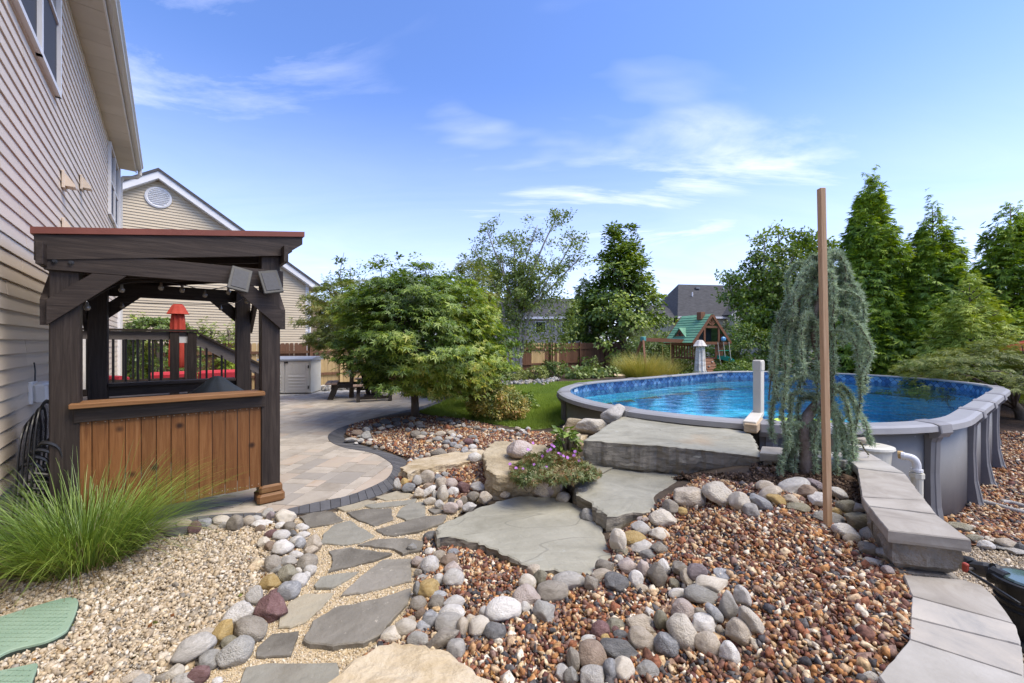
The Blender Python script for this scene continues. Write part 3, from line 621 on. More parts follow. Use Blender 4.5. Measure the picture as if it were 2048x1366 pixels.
ab = {'w': 'white', 'l': 'light grey', 'g': 'grey', 'k': 'dark grey', 'b': 'blue grey', 't': 'tan', 'c': 'cream', 'n': 'brown', 'gn': 'grey brown', 'm': 'mustard', 'r': 'maroon', 'p': 'purple', 'pk': 'pink', 'o': 'olive', 'or': 'orange'}
ST = '''A 715 225 75 60 o;808 232 118 65 n;905 200 85 65 gn;950 218 65 50 n;1000 172 95 60 gn;1063 190 150 55 k;1120 140 100 40 t;1172 170 62 85 r;1230 140 85 60 b;1275 167 70 30 t;1327 122 98 55 c;1352 155 60 45 l;1425 140 100 100 gn;1500 128 65 70 t;1545 112 70 40 w;1622 80 80 60 l;1635 97 55 55 p;1720 100 130 90 c;1582 145 120 50 w;1572 175 65 50 n;1690 155 70 45 w;1742 160 72 60 gn;1823 165 85 52 w;1640 205 75 55 r;1692 213 100 65 w;1765 205 50 50 k;1828 212 80 45 w;1592 255 72 65 c;1635 275 75 60 n;1710 285 120 105 w;1790 240 80 45 w;1808 265 60 75 b;1895 262 85 105 t;1868 300 85 70 t;1787 328 85 50 w;1640 385 100 105 gn;1740 368 110 65 l;1852 375 110 105 gn;1868 420 75 65 l;1668 420 80 60 g;1735 442 110 105 o;1800 425 50 40 w;1800 487 95 85 w;1848 458 60 50 w;1632 497 120 95 m;1543 577 110 110 l;1650 570 110 60 r;1742 543 130 100 b;1642 647 190 155 r;1450 675 190 110 w -20;1565 715 100 60 or;1350 800 110 160 m 20;1505 778 205 135 gn 10;1380 860 100 80 o;1240 820 130 80 t;1145 907 290 150 l -22;1262 965 130 110 g;1420 915 180 150 g;1208 1055 135 95 r;1050 1040 110 90 c;1310 1095 60 40 w;1120 1090 150 60 l;800 1075 120 60 t;985 1075 85 60 gn;870 1090 130 50 l
B 830 490 75 60 pk;900 430 60 50 w;955 455 80 60 t;905 510 115 105 w;1010 485 120 80 n;1045 435 70 40 b;1037 530 115 90 pk;950 600 85 70 w;865 590 80 40 g;1045 595 120 110 l;835 560 55 45 gn;820 660 55 95 g;895 655 125 110 m;955 695 120 50 b;945 740 100 90 gn;830 745 100 80 gn;850 805 80 90 n;1050 740 125 85 w;1040 810 160 110 w;915 835 110 110 b;790 845 50 50 t;760 888 130 100 c;865 890 95 75 b;670 925 130 95 c;840 965 145 90 g;1020 870 200 120 l;970 960 250 110 gn -38;1100 890 70 130 t;1155 845 75 70 t;1185 890 165 110 c -30;1060 1025 115 130 l;1290 910 140 100 k;1230 805 60 80 w;1345 785 210 140 w;1485 705 170 145 pk;1470 770 80 80 w;1490 620 100 100 c;1535 550 100 80 t;1568 590 90 110 o;1640 670 190 120 gn;1597 790 140 130 g;1740 615 200 110 l;1880 625 90 110 gn;795 400 60 50 g
C 325 505 118 88 gn;308 558 125 70 t;405 465 55 55 l;448 500 125 105 pk;380 598 165 100 k;505 580 80 100 w;545 520 60 120 pk;620 555 115 150 gn;665 515 85 110 w;725 608 70 70 o;755 520 105 100 gn;800 580 70 110 t;862 543 120 105 p;540 640 70 50 t;1010 560 140 60 b;955 612 205 110 c;755 668 115 65 w;895 680 205 105 g 8;770 765 150 120 pk;1045 740 110 175 l;1115 690 95 130 l;960 790 80 140 b -40;875 780 70 70 gn;903 845 145 115 w;1165 840 120 180 c -22;1092 893 150 155 t;995 890 50 70 t;930 960 150 130 t;1040 1020 120 140 w;775 890 170 190 c -30;650 830 80 120 o;582 775 60 60 w;545 845 205 90 t 12;535 932 155 130 t 20;680 970 130 165 b;385 855 120 70 o;300 885 110 110 r;415 920 90 50 k;380 880 50 60 r;418 995 245 95 k 8;240 950 110 60 w;240 1035 180 165 n;135 1050 70 150 gn;330 935 70 60 m;355 1115 90 120 b;430 1110 130 140 c;560 1115 150 90 g;70 1130 100 100 w;125 1150 90 110 g;250 1150 170 110 l;400 360 90 150 c;490 345 140 85 m;425 415 80 55 o;515 390 160 65 l -10;635 400 95 80 gn;580 440 105 60 g;630 318 130 75 c;660 225 155 105 c;525 280 115 90 l;545 230 70 30 pk;705 160 90 90 gn;773 182 55 50 m;815 100 205 120 t;990 88 180 150 c;1110 130 110 125 c;1222 130 150 100 b 32;1175 180 90 90 l;1260 38 95 70 t;1290 80 130 70 t -30;1330 120 125 70 m 28;1425 35 180 85 w -15;1500 75 120 95 n;1400 115 90 65 t;1555 30 110 60 p 30;1455 160 130 50 o;1570 115 130 100 w -15;1680 78 120 70 w 35;1630 222 175 80 g 8;1745 160 120 90 o;1820 170 100 80 l;1795 240 150 135 o 20;1740 305 170 90 w 22;1765 345 90 60 t;1885 320 110 95 g;1860 405 120 90 gn;1990 455 130 90 g 30;1895 485 110 70 t;1975 530 60 60 pk;1690 185 80 60 m;1880 1160 100 60 l
D 578 822 55 80 l;655 845 90 65 b;625 805 50 55 m;655 762 90 55 m;700 800 80 80 l;780 780 115 105 t;762 735 70 45 w;712 750 40 35 w;845 780 60 60 b;895 755 60 35 g;715 880 70 70 t;790 835 80 55 n;785 870 110 70 w -35;825 888 40 70 l;865 815 80 90 t;878 880 75 105 c;930 815 85 70 pk;950 872 85 65 w;1018 840 95 85 r;1113 838 105 65 l;1080 905 90 75 gn;1152 912 100 105 t;1012 925 55 65 gn;935 930 50 50 k;980 955 60 65 pk;790 930 85 50 c;855 953 65 60 l;935 978 110 75 pk;1052 970 95 60 w -15;1290 893 75 55 t;1528 865 140 110 t 20;1600 820 165 200 pk;1675 912 95 85 c;1842 1035 115 120 g;1495 795 45 45 g;1790 905 120 150 k
E 930 530 110 80 gn;1010 525 80 60 g;985 558 95 50 t;1085 527 65 35 l;1180 525 110 55 t;1285 520 100 60 t;1298 543 55 55 w;1150 575 95 55 g;1070 597 85 30 t;1355 550 65 45 w;1265 570 90 40 c;1235 605 85 50 b;1300 630 75 60 b;1330 580 70 50 l;1445 602 100 75 r;1385 620 70 50 t;1490 555 90 45 g;1517 597 55 50 w;1355 650 90 45 l;1410 690 75 85 b;1487 655 80 60 w;1495 695 95 55 c;1290 695 95 70 n;1225 650 70 50 t;1160 705 175 100 gn;1050 735 60 55 t;985 750 55 45 g;945 770 60 35 w;880 785 60 50 w;1335 715 80 50 t;1510 760 130 110 w;300 585 120 50 l;395 590 70 50 l;490 585 55 30 w;475 615 70 45 t;355 615 45 25 w;460 545 110 90 g;385 555 50 40 g;360 515 110 60 n;595 475 75 60 t;565 515 80 35 g;545 655 50 40 g;450 490 80 70 g;610 660 50 30 t;480 470 80 60 k;560 440 90 50 k;640 410 120 60 k;740 390 90 50 k;830 400 80 50 k;900 375 65 50 g;890 440 60 60 g;960 430 80 60 gn;980 455 80 50 k;860 485 60 45 g;670 455 90 50 g;760 430 90 50 k;1000 385 70 35 k;1170 385 90 40 k;1255 400 90 50 k;1345 412 80 35 k;1400 445 45 55 l;1450 460 50 35 g;1350 450 70 30 t;1290 425 60 35 g;1205 420 70 30 n;1530 468 80 50 gn;1605 485 60 35 g;1655 480 45 35 l;1695 492 50 30 g;1765 485 85 30 w;1825 495 60 35 g;1865 500 55 40 w;1925 475 60 50 t;1930 530 65 55 g;1975 495 60 45 w;2000 515 60 40 w;2030 480 50 50 l
R 240 60 200 90 o;370 150 110 60 o;408 145 70 45 g;455 210 140 80 w;520 170 110 55 c;650 200 160 90 t;765 235 70 90 k;600 235 110 40 g;720 262 170 50 l'''
stones = []
for ln in ST.split('\n'):
    z, rest = ln.split(' ', 1); ox, oy, s = ZN[z]
    for e in rest.split(';'):
        q = e.split(); x, y, ww, hh = [float(v) for v in q[:4]]
        stones.append((z, ox+x/s, oy+y/s, ww/s, hh/s, ab[q[4]], float(q[5]) if len(q) > 5 else 0.))
ZONE = {'A': 'in the ring round the tan gravel', 'B': 'between the path and the red gravel', 'C': 'round the red gravel mound', 'D': 'piled beside the tan boulder', 'E': 'in the bed under the round maple', 'R': 'along the sunken strip beside the pool'}
ZONE_N = {'A': [('against the paver border', lambda x, y: y < 1075), ('at the bend beside the path', lambda x, y: y < 1180), ('beside the wavy tan flagstone', lambda x, y: y < 1255 and x > 440), ('beside the green lids', lambda x, y: True)],
 'B': [('left of the mustard cobble', lambda x, y: y < 1160 and x < 880), ('below the mustard cobble', lambda x, y: y < 1240 and x < 960), ('behind the tan sandstone boulder', lambda x, y: x < 960), ('across the small red gravel pocket', lambda x, y: True)],
 'C': [('under the weeping cedar', lambda x, y: y < 1060 and x > 1440), ('at the foot of the top slab', lambda x, y: y < 1012), ('in the stack beside the middle slab', lambda x, y: y < 1117 and x < 1345), ('beside the wooden stake and wall cap', lambda x, y: x > 1560), ('along the edge of the lowest slab', lambda x, y: y < 1190 and x < 1420), ('in the front red gravel', lambda x, y: x > 1240), ('at the bottom of the front heap', lambda x, y: True)],
 'D': [('in the pile beside the dark border', lambda x, y: x < 880), ('in the pile left of the big boulder', lambda x, y: x < 985), ('beside the flowers and big boulder', lambda x, y: True)],
 'E': [('against the paver border', lambda x, y: x < 766 and y > 855), ('in the shade of the maple trunk', lambda x, y: x < 860 and y < 862), ('along the lawn edge', lambda x, y: y < 872), ('in the crossing row', lambda x, y: True)],
 'R': [('beside the pool', lambda x, y: True)]}
from collections import Counter
rs = random.Random(11); recs = []
stones.sort(key=lambda s: s[2])
for z, px, py, ww, hh, c, rot in stones:
    g = hit(px, py+hh*.44, .016); D = g.y
    if z == 'D' and px > 1140 and py > 950: pass
    sx = ww*D/F/2*1.06; sz = hh*D/F/2*1.06; sy = (sx+sz)/2*rs.uniform(.85, 1.15)
    sz2 = sz*(.92 if hh < ww*1.3 else .98)
    cen = P(px, py, D+sy*.35); cen.z = max(cen.z, g.z+sz*.3)
    o = link('river_stone', rs.choice(RA if rs.random() < .5 else RM), None)
    o.location = cen; o.scale = (sx, sy, sz2); o.rotation_euler = (rs.uniform(-.12, .12), -math.radians(-rot), rs.uniform(-.25, .25))
    m = rs.choice(RMAT[c]); 
    o.data = o.data if len(o.data.materials) else o.data
    if not len(o.data.materials): o.data.materials.append(m)
    o.material_slots[0].link = 'OBJECT'; o.material_slots[0].material = m
    ar = ww*hh; size = 'big ' if ar > 3000 else 'tiny ' if ar < 260 else 'small ' if ar < 700 else ''
    shp = 'long ' if max(ww, hh) > 1.75*min(ww, hh) else 'upright ' if hh > 1.25*ww else ''
    zn = next(n for n, f in ZONE_N[z] if f(px, py))
    recs.append([o, z, px, py, c, (size+shp+c), zn])
for i, r in enumerate(recs):
    near = sorted((((q[2]-r[2])**2+((q[3]-r[3])*1.3)**2, q) for q in recs if q is not r and q[1] == r[1]), key=lambda t: t[0])[:2]
    r.append([near[0][1], near[1][1]])
lab = lambda r: f'{r[5]} cobble {r[6]}'
cnt = Counter(lab(r) for r in recs); lab1 = {}
for r in recs:
    n = r[7]; side = lambda q: ('left of' if r[2] < q[2] else 'right of') if abs(r[2]-q[2]) > abs(r[3]-q[3]) else ('behind' if r[3] < q[3] else 'in front of')
    r.append(lab(r) if cnt[lab(r)] == 1 else f'{r[5]} cobble {r[6]}, {side(n[0])} a {n[0][4]} one')
    r.append(f'{r[8]} and {side(n[1])} a {n[1][4]} one')
c2 = Counter(r[8] for r in recs)
for r in recs:
    if c2[r[8]] > 1: r[8] = r[9]
    r[8] = ' '.join(r[8].split()[:16]); tag(r[0], r[8], 'river stone', 'river stones edging the garden beds')
c3 = Counter(r[8] for r in recs)
for r in recs:
    if c3[r[8]] > 1:
        q = sorted(((q[2]-r[2])**2+(q[3]-r[3])**2, q) for q in recs if q is not r and q[1] == r[1] and q[4] != r[4])[1][1] if False else sorted((q for q in recs if q is not r and q[1] == r[1]), key=lambda q: (q[2]-r[2])**2+(q[3]-r[3])**2)[2]
        r[8] = f'{r[5]} cobble {r[6]}, third neighbour a {q[5]} one'; tag(r[0], ' '.join(r[8].split()[:16]))
c3 = Counter(r[8] for r in recs)
for r in recs:
    if c3[r[8]] > 1: r[0]['group'] = 'cobbles '+r[6]
# big quarried boulders
def boulder(seed, dims, label, mat, loc, rz=0, planes=12, cut=(.5, .78), tilt=(0, 0)):
    me = rock_mesh(seed, planes, .06, cut, 'boulder', .0); o = link('boulder', me, mat); o.scale = dims; o.location = loc; o.rotation_euler = (tilt[0], tilt[1], rz); return tag(o, label, 'boulder', 'sandstone boulders in the rockery')
M_sand = pmat('tan_sandstone', [(.27,.215,.13),(.40,.33,.215),(.52,.45,.32)], scale=2.6, rough=.85, bump=.6, bscale=9, var=.05, bdist=.06, stretch=(1, 1, 1.6), dist=.5, specks=(3., (.34,.31,.26), .70))
M_sand2 = pmat('yellow_sandstone', [(.36,.275,.155),(.50,.41,.275),(.58,.505,.38)], scale=3.5, rough=.85, bump=.6, bscale=12, var=.05, bdist=.05, stretch=(1, 1.6, 2.), dist=.8, specks=(4., (.40,.37,.32), .68))
def block(name, poly, z0, z1, mat, label, seed, side=.02, lift=2., parent=None, tilt=(0, 0)):
    return flag(name, poly, z1, z0, mat, label, 'boulder', 'sandstone boulders in the rockery', jit=.035, seed=seed, side=side, lift=lift, ledges=9, seg=.035, tilt=tilt)
block('boulder', [tuple(G(x, y, .30)[:2]) for x, y in [(966,902),(976,938),(985,948),(1050,951),(1120,955),(1135,925),(1090,890),(1010,880),(985,882)]], -.02, .30, M_sand, 'large square tan boulder holding up the flower bed', 71, .03, 2.2)
block('boulder', [tuple(G(x, y, .14)[:2]) for x, y in [(800,935),(830,918),(900,905),(955,898),(985,905),(960,917),(890,930),(840,940),(815,948)]], -.02, .14, M_sand2, 'long low yellow boulder beside the curved paver border', 72, .02, 2.)
block('boulder', [tuple(G(x, y, .15)[:2]) for x, y in [(640,1375),(700,1330),(760,1298),(790,1288),(850,1300),(890,1318),(930,1335),(985,1370),(1000,1420),(620,1420)]], -.05, .15, M_sand2, 'yellow sandstone boulder at the very front of the path', 73, .03, 2.6, tilt=(0, .03))
block('boulder', [tuple(G(x, y, .3)[:2]) for x, y in [(1112,866),(1130,850),(1165,845),(1195,852),(1190,862),(1172,872),(1155,880),(1125,878)]], .0, .3, M_sand2, 'yellow boulder wedged between the flowers and top slab', 74, .03, 2.)
boulder(75, (.20, .2, .16), 'grey veined pointed rock standing against the pool rim', RMAT['light grey'][1], P(1228,829,5.75), .4, 8)
boulder(76, (.26, .2, .13), 'white topped rock lying beside the left end of the top slab', RMAT['cream'][0], P(1180,850,5.7), .3, 10)
boulder(77, (.24, .18, .13), 'tan layered rock beside the pool wall and lawn', M_sand, P(1148,852,5.9), -.2, 12)
boulder(78, (.17, .15, .2), 'brown rough rock behind the pink flowers', M_sand, P(1140,885,4.9), .5, 9)
boulder(79, (.09, .08, .06), 'dark chipped rock tucked under the left corner of the lowest slab', RMAT['dark grey'][0], P(868,1072,3.25), .5, 9)
boulder(83, (.15, .13, .10), 'rounded pinkish boulder sitting on the square tan boulder beside the flowers', RMAT['pink'][0], G(1038, 912, .32)+Vector((0, .05, .06)), .3, 6, (.7, .95))
# loose gravel
rd = chip_shapes(ico, 10, .22, .45, 5); tn = chip_shapes(ico, 10, .2, .35, 6); oc = chip_shapes(octa, 8, .22, .6, 7); ch_ = chip_shapes(octa, 6, .2, .12, 8)
M_cred = chips('red_gravel', CH_RED, rough=.75, spec=.2, vein=.6); M_ctan = chips('tan_gravel', CH_TAN, vein=.4, spec=.12); M_csand = chips('path_gravel', CH_SAND, vein=.3, bscale=300); M_cmul = chips('bark_mulch', CH_MUL)
SL = flag_polys+[LOW]
strew('gravel', pg_red, .0185, .026, M_cred, rd, 'red brown and ochre crushed gravel of the front mound', layers=2, minus=[LOW, MID], dz=.6)
strew('gravel', pg_left, .0155, .021, M_ctan, tn, 'tan limestone gravel round the green lids', layers=2, dz=.5)
strew('gravel', pg_path, .0085, .0105, M_csand, oc, 'fine golden gravel between the path flagstones', minus=SL, dz=.5)
strew('gravel', pg_bed, .026, .033, M_cred, rd, 'red brown gravel in the bed under the maple', dz=.6)
strew('gravel', pg_rr, .033, .04, M_cred, rd, 'red brown gravel along the right side of the pool', dz=.6)
strew('gravel', pg_rt, .02, .022, M_ctan, oc, 'fine tan gravel round the pool pump', dz=.5)
strew('mulch', pg_mulch, .016, .034, M_cmul, ch_, 'dark bark mulch under the weeping cedar', dz=.4)
# ------------------------------------------------------------------ the house on the left
def vinyl(name, a, b): return pmat(name, [a, b], scale=1.2, rough=.55, bump=.08, bscale=180, var=.05, spec=.35, stretch=(1, 1, 6))
M_vinyl = vinyl('beige_vinyl', (.64,.54,.425), (.68,.58,.46)); M_vinyl2 = vinyl('tan_vinyl', (.53,.44,.305), (.58,.485,.34))
M_white = pmat('white_trim', [(.70,.69,.67),(.78,.77,.75)], scale=3, rough=.45, bump=.03, var=.03)
M_soffit = pmat('soffit', [(.58,.53,.45),(.64,.59,.51)], scale=3, rough=.6, bump=.03, var=.04)
M_gutter = pmat('gutter', [(.55,.52,.46),(.62,.59,.53)], scale=2, rough=.45, bump=.03, var=.03)
M_glass = pmat('window_glass', [(.02,.022,.025),(.035,.04,.045)], scale=2, rough=.04, bump=0, var=0, spec=.8)
M_screen = pmat('insect_screen', [(.05,.05,.055),(.075,.075,.08)], scale=200, rough=.7, bump=.1, var=0)
M_found = pmat('foundation', [(.33,.26,.16),(.42,.34,.22),(.36,.31,.24)], scale=3, rough=.9, bump=.35, bscale=40, var=0)
M_shing = pmat('shingles', [(.045,.042,.042),(.085,.08,.08),(.12,.115,.115)], scale=3, rough=.9, bump=.4, bscale=40, stretch=(2, 2, 14), var=0, detail=8)
EXP = .1143; T0 = -.955
def course(x0, x1, z, z_top, zfunc=None):          # one lap-siding course facing +... built in (along, out, up)
    return [(0, z), (.014, z), (.0145, z+.004), (.003, min(z+EXP, z_top)), (0, min(z+EXP, z_top))]
house = thing('house', 'beige vinyl sided two storey house along the left side', 'house', HW(T0-4, 5.4), A40)
ho = Vector((4, -5.4, 0))                           # local: x = t-T0, y = s
rh = random.Random(5)
S0, S1 = -3., 13.8
mb = MB(ho)
mb.box((-4, (S0+S1)/2, 2.9), (7.98, S1-S0-.02, 5.76)); mb.build('wall', M_vinyl, house)
MB(ho).box((-.06, (S0+S1)/2, .2), (.1, S1-S0-.03, .62)).build('foundation', M_found, house)
k = 0; z = .44
while z < 5.78:
    cuts = sorted([S0]+[c for c in [rh.uniform(-.6, .6)+q for q in (1.6, 4.9, 8.2, 11.5)]]+[S1])
    for a, b in zip(cuts[:-1], cuts[1:]):
        m = MB(ho); p = [(x+(.0015*(k % 2)), zz) for x, zz in course(0, 0, z, 5.8)]
        m.wedge(p, a+.0025, b-.0025, 'y'); m.build('siding_board', M_vinyl, house); k += 1
    z += EXP
m = MB(ho); m.box((.012, S1+.01, 3.1), (.1, .1, 5.4)); m.build('corner_board', M_white, house)
# soffit boards, gutter and roof
for i in range(42):
    a = S0+i*.4; MB(ho).box((.165, a+.2, 5.805+.001*(i % 2)), (.33, .394, .016)).build('soffit_panel', M_soffit, house)
MB(ho).wedge([(.33, 5.80), (.35, 5.80), (.35, 6.0), (.33, 6.0)], S0, S1+.12, 'y').build('fascia', M_white, house)
gp = [(.352, 5.99), (.352, 5.865), (.40, 5.845), (.445, 5.865), (.448, 5.92), (.475, 5.95), (.475, 5.985), (.468, 5.985), (.462, 5.955), (.436, 5.925), (.434, 5.872), (.398, 5.854), (.36, 5.872), (.36, 5.99)]
MB(ho).wedge(gp, S0, S1+.1, 'y').build('gutter', M_gutter, house)
MB(ho).wedge([(.36, 5.995), (.42, 6.0), (-4, 8.4), (-8.3, 6.0), (-8.3, 5.93), (-4, 8.3)], S0, S1+.15, 'y').build('roof', M_shing, house)
ds = MB(ho); ds.tube([(.41, S1+.02, 5.87), (.41, S1+.02, 5.74), (.36, S1+.05, 5.68), (.1, S1+.09, 5.62), (.055, S1+.1, 5.5), (.055, S1+.1, 3), (.055, S1+.1, .3)], .042, 8); ds.build('downspout', M_gutter, house)
def house_window(s0, s1, z0, z1, zr):
    wf = MB(ho); d = .05
    for a, b, c, e in ((s0, s0+.045, z0, z1), (s1-.045, s1, z0, z1), ((s0+s1)/2-.03, (s0+s1)/2+.03, z0, z1)): wf.box((.035, (a+b)/2, (c+e)/2), (.05, b-a, e-c))
    for c in (z0+.025, z1-.025): wf.box((.034, (s0+s1)/2, c), (.047, s1-s0-.01, .05))
    wo_ = wf.build('window', M_white, house)
    for q in (0, 1):
        a = s0+.05 if q == 0 else (s0+s1)/2+.035; b = (s0+s1)/2-.035 if q == 0 else s1-.05
        MB(ho).box((.028, (a+b)/2, zr), (.04, b-a, .035)).build('sash_rail', M_white, wo_)
        MB(ho).box((.022, (a+b)/2, (z0+.05+zr-.02)/2), (.012, b-a, zr-z0-.07)).build('screen', M_screen, wo_)
        MB(ho).box((.019, (a+b)/2, (z1-.05+zr+.02)/2), (.012, b-a, z1-zr-.07)).build('pane', M_glass, wo_)
house_window(4.85, 6.62, 4.23, 5.72, 5.03); house_window(11.7, 13.46, 4.19, 5.68, 4.93); house_window(1.2, 2.97, 4.23, 5.72, 5.03)
for i, (s, zz) in enumerate(((7.0, 3.44), (8.28, 3.79), (7.02, 2.9))):
    v = MB(ho); v.box((.03, s, zz), (.025, .19, .20), bev=.004); v.wedge([(.03, zz+.07), (.05, zz+.07), (.125, zz-.045), (.125, zz-.07), (.03, zz-.07)], s-.07, s+.07, 'y'); v.build('vent_hood', M_vinyl, house)
pd = MB(ho)
for a, b, c, e in ((8.35, 8.43, .8, 2.9), (9.85, 9.93, .8, 2.9), (9.1, 9.18, .82, 2.8)): pd.box((.04, (a+b)/2, (c+e)/2), (.06, b-a, e-c))
pd.box((.04, 9.14, 2.87), (.062, 1.5, .08)); pd.box((.04, 9.14, .8), (.062, 1.5, .06)); pdo = pd.build('patio_door', M_white, house)
MB(ho).box((.025, 9.14, 1.85), (.02, 1.42, 2.0)).build('pane', M_glass, pdo)
# outlet box with two clear weather covers
M_cover = pmat('weather_cover', [(.72,.71,.68),(.82,.81,.78)], scale=6, rough=.3, bump=.1, var=0, spec=.5)
ob = thing('outlet_box', 'white twin weatherproof outlet cover on the beige house wall', 'outlet', HW(T0+.02, 5.6, 1.11), A40)
v = MB(); v.box((.0, 0, 0), (.03, .2, .2), bev=.008); v.build('back_plate', M_white, ob)
for q, tl in ((-.052, .25), (.052, -.2)):
    v = MB(); R = Matrix.Rotation(tl, 3, 'X'); v.box((.06, q, .0), (.09, .085, .19), R, bev=.025); v.build('cover', M_cover, ob)
v = MB(); v.tube([(.01, .02, .1), (.012, .015, .19), (.01, -.01, .27)], .006, 6); v.build('wire', M_screen, ob)
# stack of black mesh chairs against the wall
M_blk = pmat('black_metal', [(.010,.010,.011),(.022,.022,.024)], scale=8, rough=.4, bump=.05, var=.1, spec=.5)
mm, nt_, bs_ = base('black_mesh'); t_ = N(nt_, 'ShaderNodeTexCoord'); ck = N(nt_, 'ShaderNodeTexChecker', i_Scale=90.); L(nt_, t_.outputs['Object'], ck.inputs['Vector'])
tr_ = N(nt_, 'ShaderNodeBsdfTransparent'); ms_ = N(nt_, 'ShaderNodeMixShader'); L(nt_, ck.outputs['Fac'], ms_.inputs[0]); L(nt_, tr_.outputs[0], ms_.inputs[1]); L(nt_, bs_.outputs[0], ms_.inputs[2]); bs_.inputs['Base Color'].default_value = (.012,.012,.013,1)
L(nt_, ms_.outputs[0], nt_.nodes['Material Output'].inputs['Surface']); M_mesh = mm
cpos = P(98, 900, 3.2)
for i in range(4):
    c = thing('stacking_chair', ['lowest black mesh chair of the stack leaning on the house wall', 'second black mesh chair of the stack leaning on the house wall', 'third black mesh chair of the stack leaning on the house wall', 'topmost black mesh chair of the stack with its rounded back showing'][i], 'chair',
        HW(T0+.06+.03*i, 4.9-.015*i, .05*i), A40-PI/2, 'stacked black chairs by the wall')
    c.scale = (1, .42, 1.06); tl = Matrix.Rotation(-.2, 3, 'X'); fr = MB()
    bp = [Vector((-.26, .02, .02)), Vector((-.26, .0, .45)), Vector((-.25, -.02, .72)), Vector((-.17, -.03, .86)), Vector((0, -.03, .90)), Vector((.17, -.03, .86)), Vector((.25, -.02, .72)), Vector((.26, 0, .45)), Vector((.26, .02, .02))]
    fr.tube([tl@p for p in smooth_curve(bp, 4)], .016, 7); fr.build('back_frame', M_blk, c)
    fr = MB(); sp = [Vector((-.24, .0, .42)), Vector((-.25, .3, .44)), Vector((-.2, .45, .43)), Vector((0, .48, .43)), Vector((.2, .45, .43)), Vector((.25, .3, .44)), Vector((.24, 0, .42))]
    fr.tube([tl@p for p in smooth_curve(sp, 4)], .014, 7); fr.build('seat_frame', M_blk, c)
    nx_ = 8; ms = MB(); vs = [tl@Vector((-.23+.46*a/nx_, -.03-.03*math.sin(PI*a/nx_), .45+.42*b/nx_*(1-.12*abs(2*a/nx_-1)**3))) for b in range(nx_+1) for a in range(nx_+1)]
    ms.add(vs, [(b*9+a, b*9+a+1, b*9+a+10, b*9+a+9) for b in range(nx_) for a in range(nx_)]); ms.build('mesh_back', M_mesh, c, True)
    for sx in (-1, 1):
        fr = MB(); fr.tube([tl@Vector((sx*.25, .3, .44)), tl@Vector((sx*.26, .38, .02))], .014, 6); fr.build('leg', M_blk, c)
        fr = MB(); fr.tube([tl@p for p in smooth_curve([Vector((sx*.25, 0, .6)), Vector((sx*.28, .1, .66)), Vector((sx*.28, .3, .64)), Vector((sx*.25, .4, .44))], 4)], .015, 6); fr.build('armrest', M_blk, c)

# ------------------------------------------------------------------ neighbour's gabled house behind
nb_ = thing('neighbour_house', 'tan sided neighbouring house with a white trimmed gable and round vent', 'house', HW(-.3, 21.7, -.3), A40)
AP, EV, SLO = 8.71, 4.95, .68          # apex height above its base, wall corner height at the eave
hw_ = 5.5
m = MB(); m.wedge([(-hw_, 0), (hw_, 0), (hw_, AP-.34-SLO*hw_), (0, AP-.34), (-hw_, AP-.34-SLO*hw_)], .02, 11, 'y'); m.build('wall', M_vinyl2, nb_)
z = .9; k = 0
while z < AP-.45:
    xe = min(hw_, (AP-.34-z)/SLO-.02)
    if xe > .15:
        xt = min(hw_, max((AP-.34-z-EXP)/SLO-.02, .02)); pr = []
        vs = [(-xe, .02, z), (xe, .02, z), (xe, -.012, z), (-xe, -.012, z), (-xt, .02, z+EXP), (xt, .02, z+EXP), (xt, .014, z+EXP), (-xt, .014, z+EXP)]
        vs = [(x, y-.018, zz) for x, y, zz in vs]
        m = MB(); m.add(vs, [(0, 1, 2, 3), (3, 2, 6, 7), (4, 7, 6, 5), (0, 3, 7, 4), (1, 5, 6, 2)]); m.build('siding_board', M_vinyl2, nb_); k += 1
    z += EXP
for sx in (-1, 1):
    m = MB(); n_ = Vector((SLO, 0, 1)).normalized()
    q = [(0, AP), (sx*(hw_+.42), AP-SLO*(hw_+.42)), (sx*(hw_+.42), AP-SLO*(hw_+.42)-.32), (0, AP-.34)]
    if sx > 0: q = q[::-1]
    m.wedge(q, -.28, -.24, 'y'); m.build('rake_board', M_white, nb_)
    m = MB(); q = [(0, AP+.03), (sx*(hw_+.5), AP+.03-SLO*(hw_+.5)), (sx*(hw_+.5), AP-.08-SLO*(hw_+.5)), (0, AP-.08)]; q = q[::-1] if sx > 0 else q
    m.wedge([(a, b+.03) for a, b in q], -.32, 11.3, 'y'); m.build('roof', M_shing, nb_)
    m = MB(); q = [(0, AP-.335), (sx*(hw_+.4), AP-.335-SLO*(hw_+.4)), (sx*(hw_+.4), AP-.36-SLO*(hw_+.4)), (0, AP-.36)]; q = q[::-1] if sx > 0 else q
    m.wedge(q, -.24, -.0, 'y'); m.build('rake_soffit', M_white, nb_)
    MB().box((sx*(hw_-.02), .0, 2.45), (.14, .05, 4.9)).build('corner_board', M_white, nb_)
m = MB(); m.wedge([(hw_+.0, AP-.34-SLO*hw_-.02), (hw_+.45, AP-SLO*(hw_+.42)-.30), (hw_+.52, AP-SLO*(hw_+.42)-.22), (hw_+.52, AP-SLO*(hw_+.42)-.05), (hw_+.3, AP-SLO*(hw_+.42)-.02)], -.3, 11, 'y'); m.build('gutter', M_white, nb_)
m = MB(); m.tube([(hw_+.42, -.1, AP-SLO*hw_-.62), (hw_+.1, -.05, AP-SLO*hw_-.9), (hw_+.08, -.05, 1)], .05, 8); m.build('downspout', M_white, nb_)
vt = MB(); vt.lathe([(.0, 0), (.42, 0), (.42, .03), (.36, .05), (.32, .02), (.0, .02)], (0, -.03, AP-1.05), 32, Matrix.Rotation(PI/2, 3, 'X')); vto = vt.build('round_vent', M_white, nb_)
